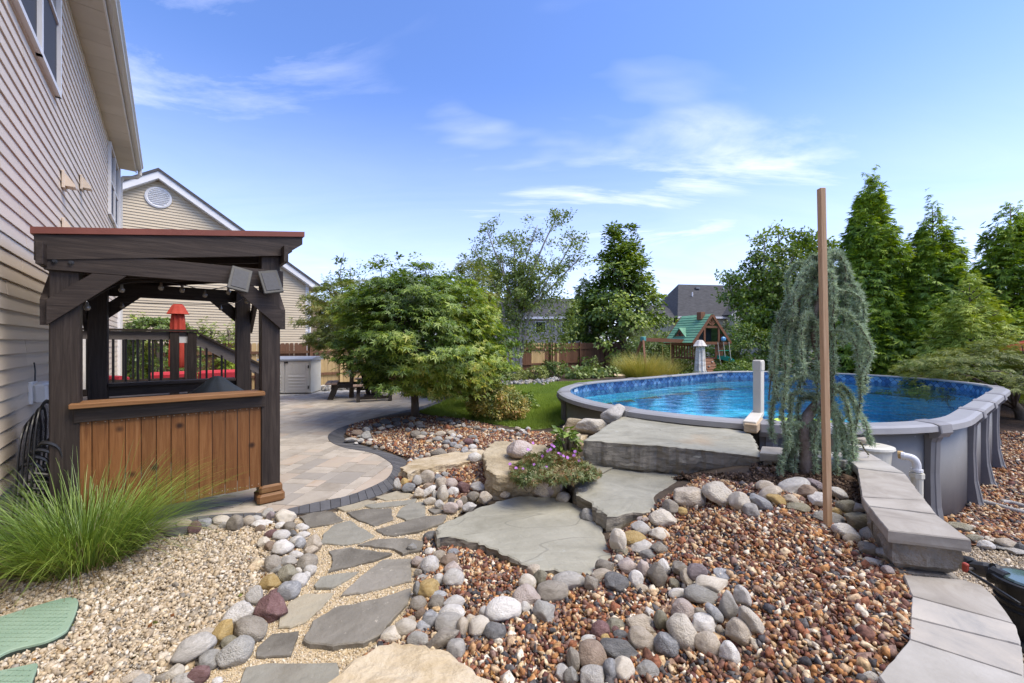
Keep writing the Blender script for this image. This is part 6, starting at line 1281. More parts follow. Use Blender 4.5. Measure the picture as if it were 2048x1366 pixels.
# (px, D, top row, radius m, base height, material, clumps, per, leaf, seed, label)
for px, D, ty, rad, bh, mat, nc, npr, lf, sd, lb, tk in [
 (1245, 26, 446, 3.1, -.5, L_dark, 360, 60, .24, 3, 'dense dark green tree beyond the fence right of the birch', .2),
 (955, 23, 515, 1.9, .6, L_mid, 150, 45, .17, 4, 'green tree showing over the right shoulder of the round maple', .14),
 (858, 30, 496, 1.9, 1.5, L_birch, 80, 26, .2, 5, 'thin crowned tree peeping over the top of the round maple', .13),
 (770, 30, 513, 2.6, 1., L_mid, 130, 36, .24, 6, 'broad green tree behind the round maple crown', .2),
 (715, 24, 545, 1.8, .6, L_maple, 110, 40, .17, 7, 'yellow green tree just left behind the round maple', .12),
 (668, 27, 575, 1.3, .5, L_dark, 70, 36, .2, 8, 'small dark tree at the neighbour house corner', .12)]:
    round_tree('leafy_tree', lb, at(px, D), hz_(ty, D), rad, bh, mat, nc, npr, lf, sd, group=FARG, trunk=tk, clr=(.55, .55, .36) if sd == 3 else (.45, .45, .3), thick=.6, pyr=.55 if sd == 3 else 0.)
sp_ = at(690, 22); branch_tree('sapling', 'thin young tree top rising left of the maple crown', sp_, [tuple(P(688,505,22)-sp_), tuple(P(700,530,22.2)-sp_), tuple(P(676,540,21.8)-sp_)], [(0,0,0)], L_mid, M_bark, 8, 12, 6, .17, r0=.04, clr=.16, subl=.45, group=FARG)
L_yel = leafmat('yellow_green_leaves', [(.05,.085,.012),(.105,.155,.022),(.17,.225,.035),(.25,.27,.06),(.30,.24,.06)], trans=.35, big=.8)
round_tree('light_maple', 'lighter yellow green maple behind the picnic table and the dark one', at(703, 11.6), 3.35, 1.25, .95, L_yel, 190, 46, .085, 61, shapes=PALM, clr=(.26, .26, .1), trunk=.06, limbs=30)
round_tree('light_maple', 'lighter yellow green tree behind the right side of the maple', at(935, 11.2), 3.5, .88, .55, L_yel, 170, 46, .085, 62, shapes=PALM, clr=(.26, .26, .12), trunk=.06, limbs=30)
# crape myrtle like tree left of the cedar
cm_ = at(1545, 20); cx = lambda px, py, dy=0: tuple(P(px, py, 20+dy)-cm_)
branch_tree('spreading_tree', 'wide multi stemmed green tree behind the weeping cedar and stake', cm_,
  [cx(1478,545), cx(1500,500,.5), cx(1530,475,-.4), cx(1558,462,.3), cx(1600,470,.6), cx(1640,480,-.3), cx(1470,585,.3), cx(1490,620,-.6), cx(1660,490,.4), cx(1590,500,-.8), cx(1540,530,-1), cx(1620,540,-.9), cx(1665,560,.2), cx(1455,560,-.3)],
  [(0,0,0),(.2,.1,0),(-.2,.1,0)], L_dark, M_barkl, 23, 26, 16, .17, r0=.08, clr=.34, subl=1.2)
# ------------------------------------------------------------------ evergreens on the right
def evergreen(name, label, loc, h, rad, mat, seed, n, size, group=None, shapes=SPRAY, power=.85, cat='evergreen tree', top=.05):
    rng = np.random.default_rng(seed); t = thing(name, label, cat, loc, 0, group)
    m = MB(); m.tube([(0, 0, -.1), (.03, 0, h*.5), (0, .02, h*.985)], [.11, .07, .008], 7); m.build('trunk', M_bark, t, True)
    nb = max(50, int(h*36)); z0 = h*(1-rng.random(nb)**.66); a0 = rng.random(nb)*2*PI+np.arange(nb)*2.4
    k0 = np.array([1+.40*mn.noise(Vector((math.cos(q)*1.5, math.sin(q)*1.5, y*1.0+seed*7))) for q, y in zip(a0, z0)])*rng.uniform(.72, 1.15, nb)
    f0 = 1-z0/h; R0 = (rad*np.minimum(1, f0*1.4)**power+top)*k0
    i = rng.integers(0, nb, n); keep = rng.random(n) < (.25+.75*np.minimum(1, R0[i]/(rad*.8))); i = i[keep]; n = len(i)
    u = rng.random(n)**.55; r = R0[i]*(.12+.92*u); sp_ = .11+.20*R0[i]*(1-.5*u)
    a = a0[i]; lat = rng.normal(size=n)*sp_*.6; zz = z0[i]+r*.30-.36*r*r/(rad+.3)+rng.normal(size=n)*(.10+sp_*.75)
    pos = np.stack([np.cos(a)*r-np.sin(a)*lat, np.sin(a)*r+np.cos(a)*lat, np.maximum(zz, .05)], 1); o = np.stack([np.cos(a), np.sin(a), np.zeros(n)], 1)
    Y = o*.9+np.array([0, 0, .05])+rng.normal(size=(n, 3))*.5; Z = np.array([0, 0, 1.])+o*.35+rng.normal(size=(n, 3))*.45
    S = size*(.6+.5*rng.random(n))*np.where(f0[i] < .12, .7, 1.)
    scatter('foliage', shapes, pos, frame_rot(Z, Y), S, mat, t)
    m = MB()
    for i in range(26):
        zz = h*rng.uniform(.35, .96); aa = rng.random()*2*PI; r_ = rad*min(1, (1-zz/h)*1.9)**power*.8+.05; limb(m, (0, 0, zz-.15), (math.cos(aa)*r_, math.sin(aa)*r_, zz+.1), .022, .006, rng, .0, 3)
    m.build('limbs', M_bark, t, True); return t
GA = 'tall arborvitae along the right boundary'
evergreen('arborvitae', 'tallest arborvitae, directly right of the wooden stake', at(1742, 16.5, -.1), hz_(345, 16.5)+.1, 1.42, L_arb, 2, 14000, .30, GA)
evergreen('arborvitae', 'middle arborvitae of the row with a thin bare leader', at(1866, 15.5, -.1), hz_(408, 15.5)+.1, 1.3, L_arb, 3, 13000, .29, GA)
evergreen('arborvitae', 'rightmost arborvitae of the row cut by the picture edge', at(2022, 15, -.2), hz_(402, 15)+.2, 1.35, L_arb, 4, 13000, .29, GA)
evergreen('arborvitae', 'shorter arborvitae partly hidden between the two left ones', at(1802, 18.5, -.1), hz_(585, 18.5)+.1, 1.7, L_arb, 5, 6000, .35, GA)
evergreen('arborvitae', 'shadowed arborvitae in the gap beside the rightmost one', at(1945, 18.0, -.1), hz_(590, 18)+.1, 1.8, L_arb, 6, 6000, .35, GA)
evergreen('golden_cypress', 'yellow green young cypress behind the right end of the pool', at(1940, 12.9, -.3), hz_(562, 12.9)+.3, 1.25, L_arbl, 7, 6500, .26, None, SPRAYF, .9)
evergreen('small_conifer', 'narrow dark conifer between the birch and the dense tree', at(1172, 27, 0), hz_(548, 27), 1.5, L_dark, 8, 2200, .45, FARG)
# lace leaf maple mound
lm_ = at(1965, 10.9, -.45); lt = thing('laceleaf_maple', 'low spreading laceleaf maple mound at the right end of the pool', 'shrub', lm_); rng = np.random.default_rng(77)
cs = shell(420, (.3, 0, .75), (2.3, 1.5, 1.22), rng, .12, .3, -.15, 2.4, 9.); cl = np.concatenate([cs, np.full((len(cs), 1), .30), np.full((len(cs), 1), .30), np.full((len(cs), 1), .07)], 1)
foliage('crown', cl, 34, .13, SPRAYF, L_lace, lt, .65, rng, .3, out_c=(.3, 0, -.2), droop=.3)
m = MB(); m.tube([(.75, -.3, -.35), (.7, -.25, .2), (.4, -.1, .8)], [.14, .11, .05], 8)
for i in range(10): limb(m, (.6, -.2, .3), cs[i*7], .04, .01, rng)
m.build('trunk', M_bark, lt, True)
# ------------------------------------------------------------------ shrubs, hostas, ornamental grasses
def shrub(name, label, px, py, D, wd, h, mat, seed, leaf=.06, nc=70, npr=28, cat='shrub', group=None, shapes=LEAF, lump=.16):
    l = at(px, D); l.z = h1(l.x, l.y); rng = np.random.default_rng(seed); t = thing(name, label, cat, l, 0, group)
    cs = shell(nc, (0, 0, h*.45), (wd/2, wd/2*.9, h*.56), rng, lump, .4, -.8, 2., seed); cs[:, 2] = np.maximum(cs[:, 2], .05)
    r_ = wd*.11; cl = np.concatenate([cs, np.full((len(cs), 2), r_), np.full((len(cs), 1), r_*.7)], 1)
    foliage('foliage', cl, npr, leaf, shapes, mat, t, .5, rng, .45)
    m = MB()
    for c in cs[:14]: limb(m, (rng.normal()*.03, rng.normal()*.03, 0), c, .012, .004, rng, .0, 3)
    m.build('stems', M_bark, t, True); return t
shrub('spirea', 'rounded spirea with yellow and orange tinged leaves by the lawn', 993, 850, 8.1, 1.12, .72, L_spir, 1, .045, 190, 60)
shrub('shrub', 'small bluish green shrub behind the yellow spirea', 1040, 815, 9.6, .7, .35, L_dark, 2, .06, 60, 26)
shrub('shrub', 'feathery green shrub at the right foot of the round maple', 965, 800, 9.9, .95, 1.15, L_mid, 3, .07, 90, 34)
shrub('shrub', 'tiny yellow leaved shrub peeping beneath the maple crown', 950, 770, 12, .5, .5, L_spir, 4, .06, 40, 24)
SG = 'shrubs in the bed along the back fence'
shrub('shrub', 'leftmost rounded shrub of the fence bed, below the birch', 1032, 765, 16.6, 1.0, .58, L_lace, 5, .07, 80, 26, group=SG)
shrub('shrub', 'second rounded shrub of the fence bed, right of the birch stems', 1075, 765, 17, .95, .55, L_lace, 6, .07, 80, 26, group=SG)
shrub('shrub', 'green upright shrub in front of the new yellow fence boards', 1110, 750, 18.5, 1.1, .78, L_mid, 7, .08, 80, 26, group=SG)
shrub('shrub', 'loose open shrub standing behind the hostas', 1183, 745, 20.5, 1.0, .8, L_mid, 8, .1, 40, 14, group=SG)
shrub('shrub', 'light green shrub beside the swing set leg', 1243, 745, 20.3, 1.1, .8, L_lace, 9, .08, 60, 24, group=SG)
HG = 'pale hostas in the fence bed'
for i, (px, D, wd, h, lb) in enumerate(((1150, 17.6, 1., .46, 'largest pale hosta, leftmost of the three by the fence'), (1184, 17.9, .85, .42, 'middle pale hosta of the three by the fence'), (1220, 18.6, .9, .38, 'rightmost pale hosta next to the swing set leg'))):
    shrub('hosta', lb, px, 750, D, wd, h, L_host, 20+i, .17, 34, 12, 'hosta', HG)
def grass_clump(name, label, loc, n, ln, spread, wd, mat, seed, base_r=.12, stiff=.55, cat='ornamental grass', group=None, lean=(0, 0), segs=6):
    r = np.random.default_rng(seed); t = thing(name, label, cat, loc, 0, group); a = r.random(n)*2*PI; rb = base_r*np.sqrt(r.random(n)); l = ln*(.45+.6*r.random(n)); ti = (r.random(n)**.75)*spread
    dx = np.cos(a)*np.sin(ti)+lean[0]; dy = np.sin(a)*np.sin(ti)+lean[1]; dz = np.cos(ti); bend = r.uniform(.35, 1.5, n)*(1-stiff)
    V = []; s = np.arange(segs+1)/segs; sa = a+PI/2+r.normal(size=n)*.5; sx, sy = np.cos(sa)*wd, np.sin(sa)*wd
    ax = a+r.normal(size=n)*.35
    for f in s:
        px_ = np.cos(a)*rb+dx*l*f+np.cos(ax)*bend*l*f*f*.55; py_ = np.sin(a)*rb+dy*l*f+np.sin(ax)*bend*l*f*f*.55; pz_ = np.maximum(dz*l*f-bend*l*f*f*f*.62, .01*f)
        w_ = (1-f**1.6)*.9+.1; V.append(np.stack([np.stack([px_-sx*w_, py_-sy*w_, pz_], 1), np.stack([px_+sx*w_, py_+sy*w_, pz_], 1)], 1))
    V = np.stack(V, 1).reshape(-1, 3); b = (np.arange(n)*(segs+1)*2)[:, None, None]; q = np.array([(2*i, 2*i+1, 2*i+3, 2*i+2) for i in range(segs)])[None]
    np_mesh('blades', V, (q+b).reshape(-1, 4), mat, t); return t
gl = hit(168, 1128); grass_clump('fountain_grass', 'large green fountain grass clump in the tan gravel by the pergola', gl, 2000, .92, .86, .0025, L_grass, 5, .27, .5)
m_ = bpy.data.objects['fountain_grass']; L_dead = leafmat('dry_grass', [(0.120,0.080,0.040),(0.220,0.160,0.080)], trans=.2); g2 = grass_clump('dry_blades', None, gl, 620, .5, 1.35, .0025, L_dead, 6, .26, .4)
for ch in list(g2.children): ch.parent = m_; ch.name = 'dry_blades_mesh'; ch.name = 'dead_blades'
bpy.data.objects.remove(g2)
grass_clump('golden_grass', 'feathery golden ornamental grass behind the far pool rim', at(1285, 16.3, 0), 3000, 1.45, .8, .006, L_gold, 7, .55, .75)
grass_clump('golden_grass', 'smaller golden grass tuft beside the playset ramp', at(1330, 16.6, 0), 900, 1.15, .7, .006, L_gold, 8, .3, .75)
grass_clump('green_grass', 'green fountain grass against the brown fence near the white fence end', at(1262, 22, 0), 900, 1.5, 1., .008, L_grass, 9, .25, .55)
grass_clump('variegated_grass', 'tall pale variegated grass behind the playset roof', at(1318, 22.5, 0), 1100, 3.1, .62, .016, L_pamp, 10, .5, .75)
BG = 'bushes behind the playset'
shrub('bush', 'low dark bush in the shade behind the playset tower', 1385, 740, 21.5, 3.2, 1.7, L_dark, 37, .13, 150, 36, group=BG)
shrub('bush', 'dense grey green bush under the swing beam', 1305, 740, 21, 2.6, 2.0, L_mid, 31, .12, 130, 34, group=BG)
shrub('bush', 'large dark rounded bush right of the playset slide', 1500, 740, 18.6, 2.5, 2.35, L_dark, 32, .12, 170, 40, group=BG)
shrub('bush', 'pale green bush showing right of the playset roof', 1462, 700, 22, 1.8, 2.6, L_pamp, 33, .12, 90, 30, group=BG)
shrub('bush', 'dark low bush between the slide and the pool post', 1475, 745, 16.5, 1.6, .75, L_dark, 34, .1, 90, 34, group=BG)
shrub('bush', 'dark bush in the gap below the tallest arborvitae', 1600, 740, 17.5, 2.6, 2.3, L_dark, 35, .13, 150, 36, group=BG)
shrub('pool_side_plant', 'leafy green plants in front of the white closed umbrella', 1392, 745, 15.2, 1.3, .38, L_lace, 36, .09, 50, 18)
# plants behind the deck
evg = 'narrow evergreens along the neighbour fence'
for i, (px, D, ty, rr, lb) in enumerate(((404, 13.0, 650, .22, 'leftmost narrow evergreen behind the stair rail'), (421, 13.1, 648, .24, 'second narrow evergreen behind the stair rail'), (457, 13.2, 655, .3, 'thicker narrow evergreen beside the pergola post'), (472, 13.6, 640, .28, 'tallest narrow evergreen beside the pergola post'), (254, 11.5, 640, .22, 'narrow evergreen nearest the house behind the deck'), (279, 11.7, 645, .22, 'narrow evergreen between the house and the weeping tree'))):
    evergreen('narrow_evergreen', lb, at(px, D), hz_(ty, D), rr, L_arbl, 50+i, 900, .2, evg, SPRAYF, .5)
wt = at(315, 11.2); w_ = thing('weeping_tree', 'small weeping tree with trailing leaves behind the deck', 'tree', wt); rng = np.random.default_rng(12); cl = []; m = MB(); m.tube([(0, 0, 0), (.05, 0, .8), (-.05, 0, 1.6), (0, 0, 2.05)], [.05, .045, .04, .02], 7)
for i in range(60):
    a = rng.random()*2*PI; r_ = rng.uniform(.3, .95); pts = [Vector((0, 0, 2.0)), Vector((math.cos(a)*r_*.5, math.sin(a)*r_*.5, 2.12)), Vector((math.cos(a)*r_, math.sin(a)*r_, 1.7)), Vector((math.cos(a)*r_*1.1, math.sin(a)*r_*1.1, rng.uniform(.3, 1.)))]
    c = smooth_curve(pts, 4); m.tube(c, .006, 4); cl += [(p.x, p.y, p.z, .07, .07, .09) for p in c[3:]]
m.build('trunk', M_bark, w_, True); foliage('crown', cl, 10, .09, LEAF, L_mid, w_, .3, rng, .5, droop=.8)
# ------------------------------------------------------------------ weeping blue cedar
cb = hit(1612, 945); Dc = cb.y; ct = thing('weeping_cedar', 'weeping blue cedar with a bent trunk in the raised mulch bed', 'tree', cb); rng = np.random.default_rng(99)
cp = lambda px, py, dy=0.: P(px, py, Dc+dy)-cb
tr_ = smooth_curve([cp(1614, 952), cp(1612, 905), cp(1606, 868), cp(1612, 838), cp(1640, 800), cp(1657, 768), cp(1655, 735), cp(1632, 690), cp(1628, 640), cp(1640, 580), cp(1648, 530), cp(1652, 512)], 5)
m = MB(); n = len(tr_); m.tube(tr_, [.058*(1-i/n*.78) for i in range(n)], 9); m.build('trunk', pmat('cedar_bark', [(.10,.075,.06),(.19,.155,.135),(.27,.235,.21)], scale=8, rough=.95, bump=.8, bscale=30, bdist=.02), ct, True)
fine = []; yel = []; br = MB()
def strand(pts, yellow=False, dens=.0085):
    c = smooth_curve(pts, 8); l = sum((b-a).length for a, b in zip(c[:-1], c[1:])); br.tube(c[::2]+[c[-1]], .005, 4)
    k = int(l/dens); q = resample(c, max(l/k, .004)) if k > 1 else c
    (yel if yellow else fine).extend([tuple(p+Vector(rng.normal(size=3))*.009) for p in q])
for i in range(31):
    a = rng.random()*2*PI; f = rng.uniform(.66, 1.); p0 = tr_[int(f*(n-1))].copy(); hgt = p0.z
    top = hgt > 1.2
    R = (.06+.27*rng.random()**.8)*(1.0 if hgt < 1.75 else .7); 
    e = Vector((math.cos(a)*R, math.sin(a)*R*.8, 0)); up_ = rng.uniform(.02, .11) if f < .95 else .05
    sh = p0+e*.65+Vector((0, 0, up_)); so2 = p0+e+Vector((0, 0, -.08)); ln = rng.uniform(.25, .8)
    en = p0+e*1.08+Vector((rng.normal()*.03, rng.normal()*.03, -ln)); en.z = max(en.z, .10+.1*rng.random())
    strand([p0, sh, so2, so2.lerp(en, .5)+Vector((rng.normal()*.02, rng.normal()*.02, 0)), en], False)
hand = [([(1610,842),(1600,862),(1590,900),(1585,955)], 0), ([(1614,845),(1625,868),(1630,910),(1632,945)], 0), ([(1655,790),(1640,830),(1630,870),(1628,905)], 0), ([(1650,800),(1600,800),(1598,850),(1596,890)], 0), ([(1660,790),(1690,860),(1700,920),(1690,965)], 0), ([(1648,525),(1630,512),(1612,530),(1606,560)], 0), ([(1650,520),(1668,506),(1684,520),(1692,548)], 0), ([(1650,520),(1650,505),(1640,520),(1634,570)], 0), ([(1650,528),(1622,532),(1592,580),(1585,640)], 0), ([(1650,530),(1660,520),(1664,560),(1662,620)], 0), ([(1648,540),(1622,548),(1612,600),(1612,680)], 0), ([(1648,560),(1680,555),(1690,610),(1690,690)], 0), ([(1640,570),(1600,575),(1560,625),(1548,700),(1545,760)], 0), ([(1640,560),(1690,540),(1705,575),(1712,620),(1715,700)], 0), ([(1650,530),(1680,512),(1693,540),(1698,560)], 0), ([(1655,600),(1700,570),(1715,585),(1716,640)], 0), ([(1640,640),(1700,618),(1722,650),(1724,720),(1718,770)], 0),
 ([(1640,650),(1575,640),(1552,668),(1550,730),(1556,800)], 0), ([(1625,660),(1590,650),(1572,690),(1570,760),(1568,800)], 0), ([(1655,765),(1600,742),(1560,765),(1545,800),(1543,850),(1548,880)], 0), ([(1655,770),(1610,750),(1575,775),(1565,830),(1572,870)], 0), ([(1640,790),(1585,790),(1580,840),(1575,885),(1582,900)], 0),
 ([(1655,780),(1690,775),(1715,820),(1732,850),(1740,890)], 0), ([(1655,775),(1685,790),(1700,840),(1705,900),(1708,920)], 0), ([(1612,850),(1590,852),(1572,890),(1560,930),(1562,950)], 0), ([(1612,840),(1632,850),(1640,890),(1655,930),(1662,945)], 0), ([(1660,800),(1680,850),(1690,910),(1700,950),(1712,960)], 0), ([(1655,790),(1672,860),(1672,920),(1680,965)], 0),
 ([(1610,842),(1575,850),(1580,900),(1570,940)], 0), ([(1600,600),(1598,650),(1602,700),(1606,715)], 1), ([(1670,580),(1668,640),(1672,690)], 1), ([(1545,740),(1540,770),(1538,800)], 1), ([(1714,640),(1716,690),(1714,715)], 1), ([(1718,880),(1730,900),(1738,910)], 1), ([(1608,590),(1592,605),(1580,612)], 1)]
for px, yl in hand:
    for rep in range(1 if yl else 2 if px[0][1] > 780 else 2):
        dy = rng.uniform(-.16, .10); strand([cp(x+rng.normal()*2.5*rep, y+rng.normal()*3*rep, dy*(.3+.7*i/len(px))) for i, (x, y) in enumerate(px)], bool(yl))
br.build('branches', M_bark, ct, True)
scatter('needles', TUFT, np.array(fine), rand_rot(len(fine)),   .037*(1+RNG.normal(size=len(fine))*.2), L_cedar, ct)
scatter('fresh_tips', TUFT, np.array(yel), rand_rot(len(yel)), .013*(1+RNG.normal(size=len(yel))*.2), L_cedy, ct)
# ------------------------------------------------------------------ cranesbill with purple flowers on the boulder
fb = P(1100, 925, 4.35); fg = thing('cranesbill', 'low cranesbill plant with purple pink flowers trailing over the boulder', 'flowering plant', Vector((fb.x, fb.y, .3))); rng = np.random.default_rng(14); cl = []
for i in range(190):
    px, py = rng.uniform(1030, 1190), 0; c_ = 1-((px-1100)/92)**2; py = 938-rng.uniform(-.2, 1)*48*max(c_, .12)+(px-1100)*-.03
    q = G(px, py+14, .32+.07*rng.random())-fg.location; cl.append((q.x, q.y, q.z, .065, .065, .04))
L_cran = leafmat('cranesbill_leaves', [(0.045,0.080,0.017),(0.112,0.160,0.035),(0.195,0.232,0.070),(0.255,0.131,0.042),(0.360,0.319,0.126)], trans=.25, big=6.)
foliage('foliage', cl, 30, .036, PALM, L_cran, fg, .55, rng, .5)
m = MB()
for c in cl[::4]: m.tube([(c[0]*.7, c[1]*.7, -.12), (c[0], c[1], c[2])], .0025, 4)
m.build('stems', M_bark, fg)
pet = MB()
for k in range(5):
    a = 2*PI*k/5; d = Vector((math.cos(a), math.sin(a), 0)); p = Vector((-d.y, d.x, 0)); pet.add([(0, 0, 0), d*.6+p*.38+Vector((0, 0, .12)), d*1.0+p*.2+Vector((0, 0, .1)), d*1.0-p*.2+Vector((0, 0, .1)), d*.6-p*.38+Vector((0, 0, .12))], [(0, 1, 2, 3, 4)])
fme = pet.mesh('flower'); fme.materials.append(pmat('purple_petals', [(.36,.13,.47),(.50,.22,.58)], scale=20, rough=.7, bump=0, var=.15))
for px, py in ((1056,893),(1050,885),(1104,884),(1108,887),(1101,893),(1095,896),(1117,900),(1121,903),(1127,906),(1135,909),(1148,905),(1158,916),(1032,930),(1068,923),(1046,932),(1085,906),(1092,928),(1150,897),(1066,880),(1020,922)):
    o = link('flower', fme, None, fg); q = G(px, py+6, .405+.03*rng.random()); o.location = q-fg.location; s = rng.uniform(.013, .019); o.scale = (s, s, s); o.rotation_euler = (rng.uniform(.5, 1.2), rng.uniform(-.3, .3), rng.uniform(-.5, .5))
shrub('small_plant', 'small dark leaved plant behind the purple flowers', 1130, 880, 4.75, .3, .4, L_dark, 61, .07, 26, 10)
# lawn grass
p = np.array(lawn_poly); a = p.min(0); b = p.max(0); n = 150000; X = RNG.uniform(a[0], min(b[0], 3.2), n); Y = RNG.uniform(a[1], 17, n); k = in_poly(X, Y, p) & (RNG.random(n) < (9/Y)**1.6) & (pool_d(X, Y) > .1); X, Y = X[k], Y[k]
tb = []
for s in range(4):
    r = random.Random(s); v = []; t = []
    for i in range(4):
        aa = r.random()*6.28; ln = r.uniform(.7, 1.1); q = r.uniform(.1, .5); d = (math.cos(aa), math.sin(aa)); kk = len(v); v += [(-d[1]*.06+d[0]*.1, d[0]*.06+d[1]*.1, 0), (d[1]*.06+d[0]*.1, -d[0]*.06+d[1]*.1, 0), (d[0]*q, d[1]*q, ln)]; t.append((kk, kk+1, kk+2))
    tb.append(arr(v, t))
L_lawn = leafmat('lawn_blades', [(0.129,0.212,0.029),(0.244,0.346,0.046),(0.373,0.467,0.069)], trans=.25, big=.7)
R0 = np.repeat(np.eye(3)[None], len(X), 0); ga = RNG.random(len(X))*6.28; R0[:, 0, 0] = np.cos(ga); R0[:, 0, 1] = -np.sin(ga); R0[:, 1, 0] = np.sin(ga); R0[:, 1, 1] = np.cos(ga)
tag(scatter('grass', tb, np.stack([X, Y, H(X, Y)-.004], 1), R0, .05*(1+.25*RNG.normal(size=len(X))).clip(.5, 1.6), L_lawn), 'short mown green lawn grass behind the garden bed', 'grass', kind='stuff')
# far rubble edgings too small to pick apart
def rubble(label, pts, wd, n, size):
    c = smooth_curve([G(*q) for q in pts], 6); r = np.random.default_rng(n); i = r.integers(0, len(c)-1, n); pos = np.array([tuple(c[k].lerp(c[k+1], f)) for k, f in zip(i, r.random(n))])+np.stack([r.normal(size=n)*wd*.4, r.normal(size=n)*wd, 0*r.random(n)], 1); pos[:, 2] = H(pos[:, 0], pos[:, 1])+size*.25
    tag(scatter('stones', chip_shapes(ico, 8, .12, .6, n), pos, rand_rot(n), size*.5*np.exp(r.normal(size=n)*.3), chips('edging_stones', [tuple(c*.7 for c in RC[k][1]) for k in ('grey', 'light grey', 'white', 'tan', 'blue grey', 'grey brown', 'dark grey')]), None, True), label, 'stones', kind='stuff')
rubble('loose grey edging stones of the far shrub bed', [(990,770),(1040,768),(1090,764),(1110,760)], .3, 240, .13); rubble('loose pale stones at the foot of the fence beside the shed', [(622,781),(650,779),(690,777),(740,775)], .25, 160, .14)

tri = np.array([(0,0,0),(.5,.5,.15),(0,1,.05),(-.5,.5,.1)]), np.array([(0,1,2),(0,2,3)])
for poly, nn_, sd_ in ((pg_left, 90, 3), (pg_red, 60, 4)):
    p = np.array(poly); a = p.min(0); b = p.max(0); r_ = np.random.default_rng(sd_); X = r_.uniform(a[0], b[0], 900); Y = r_.uniform(max(a[1], 1.5), b[1], 900); k = in_poly(X, Y, p); X, Y = X[k][:nn_], Y[k][:nn_]
    tag(scatter('leaf_litter', [tri], np.stack([X, Y, H(X, Y)+.03], 1), rand_rot(len(X), r_), r_.uniform(.012, .03, len(X)), chips('dry_leaf', [(.22,.09,.03),(.30,.16,.05),(.16,.07,.03),(.12,.14,.03)], bump=0)), 'tiny dry leaves lying on the '+('tan' if sd_ == 3 else 'red')+' gravel', 'leaf litter', kind='stuff')
# ------------------------------------------------------------------ playset, far umbrellas, far houses
M_ps = {a: wood('playset_timber_'+a, [(.12,.05,.026),(.19,.085,.045),(.24,.115,.065)], a, var=.1) for a in 'xyz'}
M_proof = wood('green_roof_board', [(.07,.22,.12),(.14,.34,.20),(.30,.43,.31)], 'y', var=.14, bump=.2); M_grs = pmat('green_slide', [(.01,.20,.13),(.02,.27,.18)], scale=3, rough=.35, bump=0, var=0); M_rope = pmat('rope', [(.40,.38,.32),(.55,.52,.45)], scale=20, rough=.9, bump=.2); M_chain = pmat('yellow_chain', [(.38,.30,.08),(.48,.38,.12)], scale=20, rough=.7, bump=.1)
M_teal = pmat('teal_bracket', [(.08,.28,.26),(.12,.34,.32)], scale=6, rough=.5, bump=0, var=0); M_dkop = pmat('dark_tarp', [(.012,.02,.02),(.03,.04,.04)], scale=4, rough=.6, bump=.1)
pl_ = at(1393, 18.4, 0); ps = thing('playset', 'wooden playset tower with green roof, swing beam, ramp and slide', 'playset', pl_, math.radians(20))
ps.scale = (.94, .94, .97); W2, Ln = 1.12, .92                       # half roof width, half ridge length
for sx in (-1, 1):
    nb2 = 11
    for i in range(nb2):
        f0, f1 = i/nb2, (i+1.12)/nb2; a = Vector((sx*W2*f0, 0, 2.87-1.27*f0)); b = Vector((sx*W2*min(f1, 1.02), 0, 2.87-1.27*min(f1, 1.02)+.0))
        m = MB(); nn = Vector((sx*1.27, 0, W2)).normalized()*.02; vs = []
        for y in (-Ln-.02, Ln+.02): vs += [a+Vector((0, y, 0)), b+Vector((0, y, 0)), b+nn*1.6+Vector((0, y, 0)), a+nn*.6+Vector((0, y, 0))]
        m.add(vs, [(0, 1, 2, 3), (7, 6, 5, 4), (0, 4, 5, 1), (3, 2, 6, 7), (1, 5, 6, 2), (0, 3, 7, 4)]); m.build('roof_board', M_proof, ps)
    m = MB(); m.box((sx*W2*.93, 0, 1.56), (.04, 2*Ln, .1)); m.build('eave_board', M_ps['y'], ps)
for y in (-Ln, Ln):
    for sx in (-1, 1): m = MB(); m.bar((sx*.02, y-.03*(1 if y < 0 else -1), 2.82), (sx*W2, y-.03*(1 if y < 0 else -1), 1.57), .03, .12); m.build('gable_board', M_ps['x'], ps)
    m = MB(); m.box((0, y*.99, 2.3), (.86, .03, .1)); m.build('collar_beam', M_ps['x'], ps); m = MB(); m.box((0, y*.97, 1.58), (2.1, .04, .12)); m.build('tie_beam', M_ps['x'], ps)
    for k in range(5): an = PI*(k+1)/6; m = MB(); m.bar((0, y*1.0, 2.36), (math.cos(an)*.26, y*1.0, 2.36+math.sin(an)*.32), .02, .05); m.build('sunburst_slat', M_ps['x'], ps)
for sx in (-1, 1):
    for y in (-.78, .78): MB().box((sx*.72, y, 1.0), (.1, .1, 2.0)).build('post', M_ps['z'], ps)
    MB().box((sx*.42, -.9, 1.9), (.09, .05, .72)).build('window_post', M_ps['z'], ps)
m = MB(); m.box((0, -.5, 1.95), (.78, .02, .55)); m.build('tarp', M_dkop, ps)
m = MB(); m.box((-.3, -.1, 2.86), (.26, .26, .34), bev=.01); m.build('chimney', M_ps['z'], ps); bpy.data.objects['chimney'].location = (.12, -.35, -.05)
m = MB(); m.add([(-.90, -.22, 1.90), (-.90, .42, 1.90), (-.90, .10, 2.24), (-.87, -.22, 1.90), (-.87, .42, 1.90), (-.87, .10, 2.24)], [(0, 2, 1), (3, 4, 5), (0, 1, 4, 3), (1, 2, 5, 4), (2, 0, 3, 5)]); dm = m.build('dormer', M_ps['x'], ps)
for i in range(3): an = PI*(i+1)/4; m = MB(); m.bar((-.912, .10, 1.93), (-.912, .10+math.cos(an)*.16, 1.93+math.sin(an)*.17), .012, .03); m.build('sunburst_slat', M_dkop, dm)
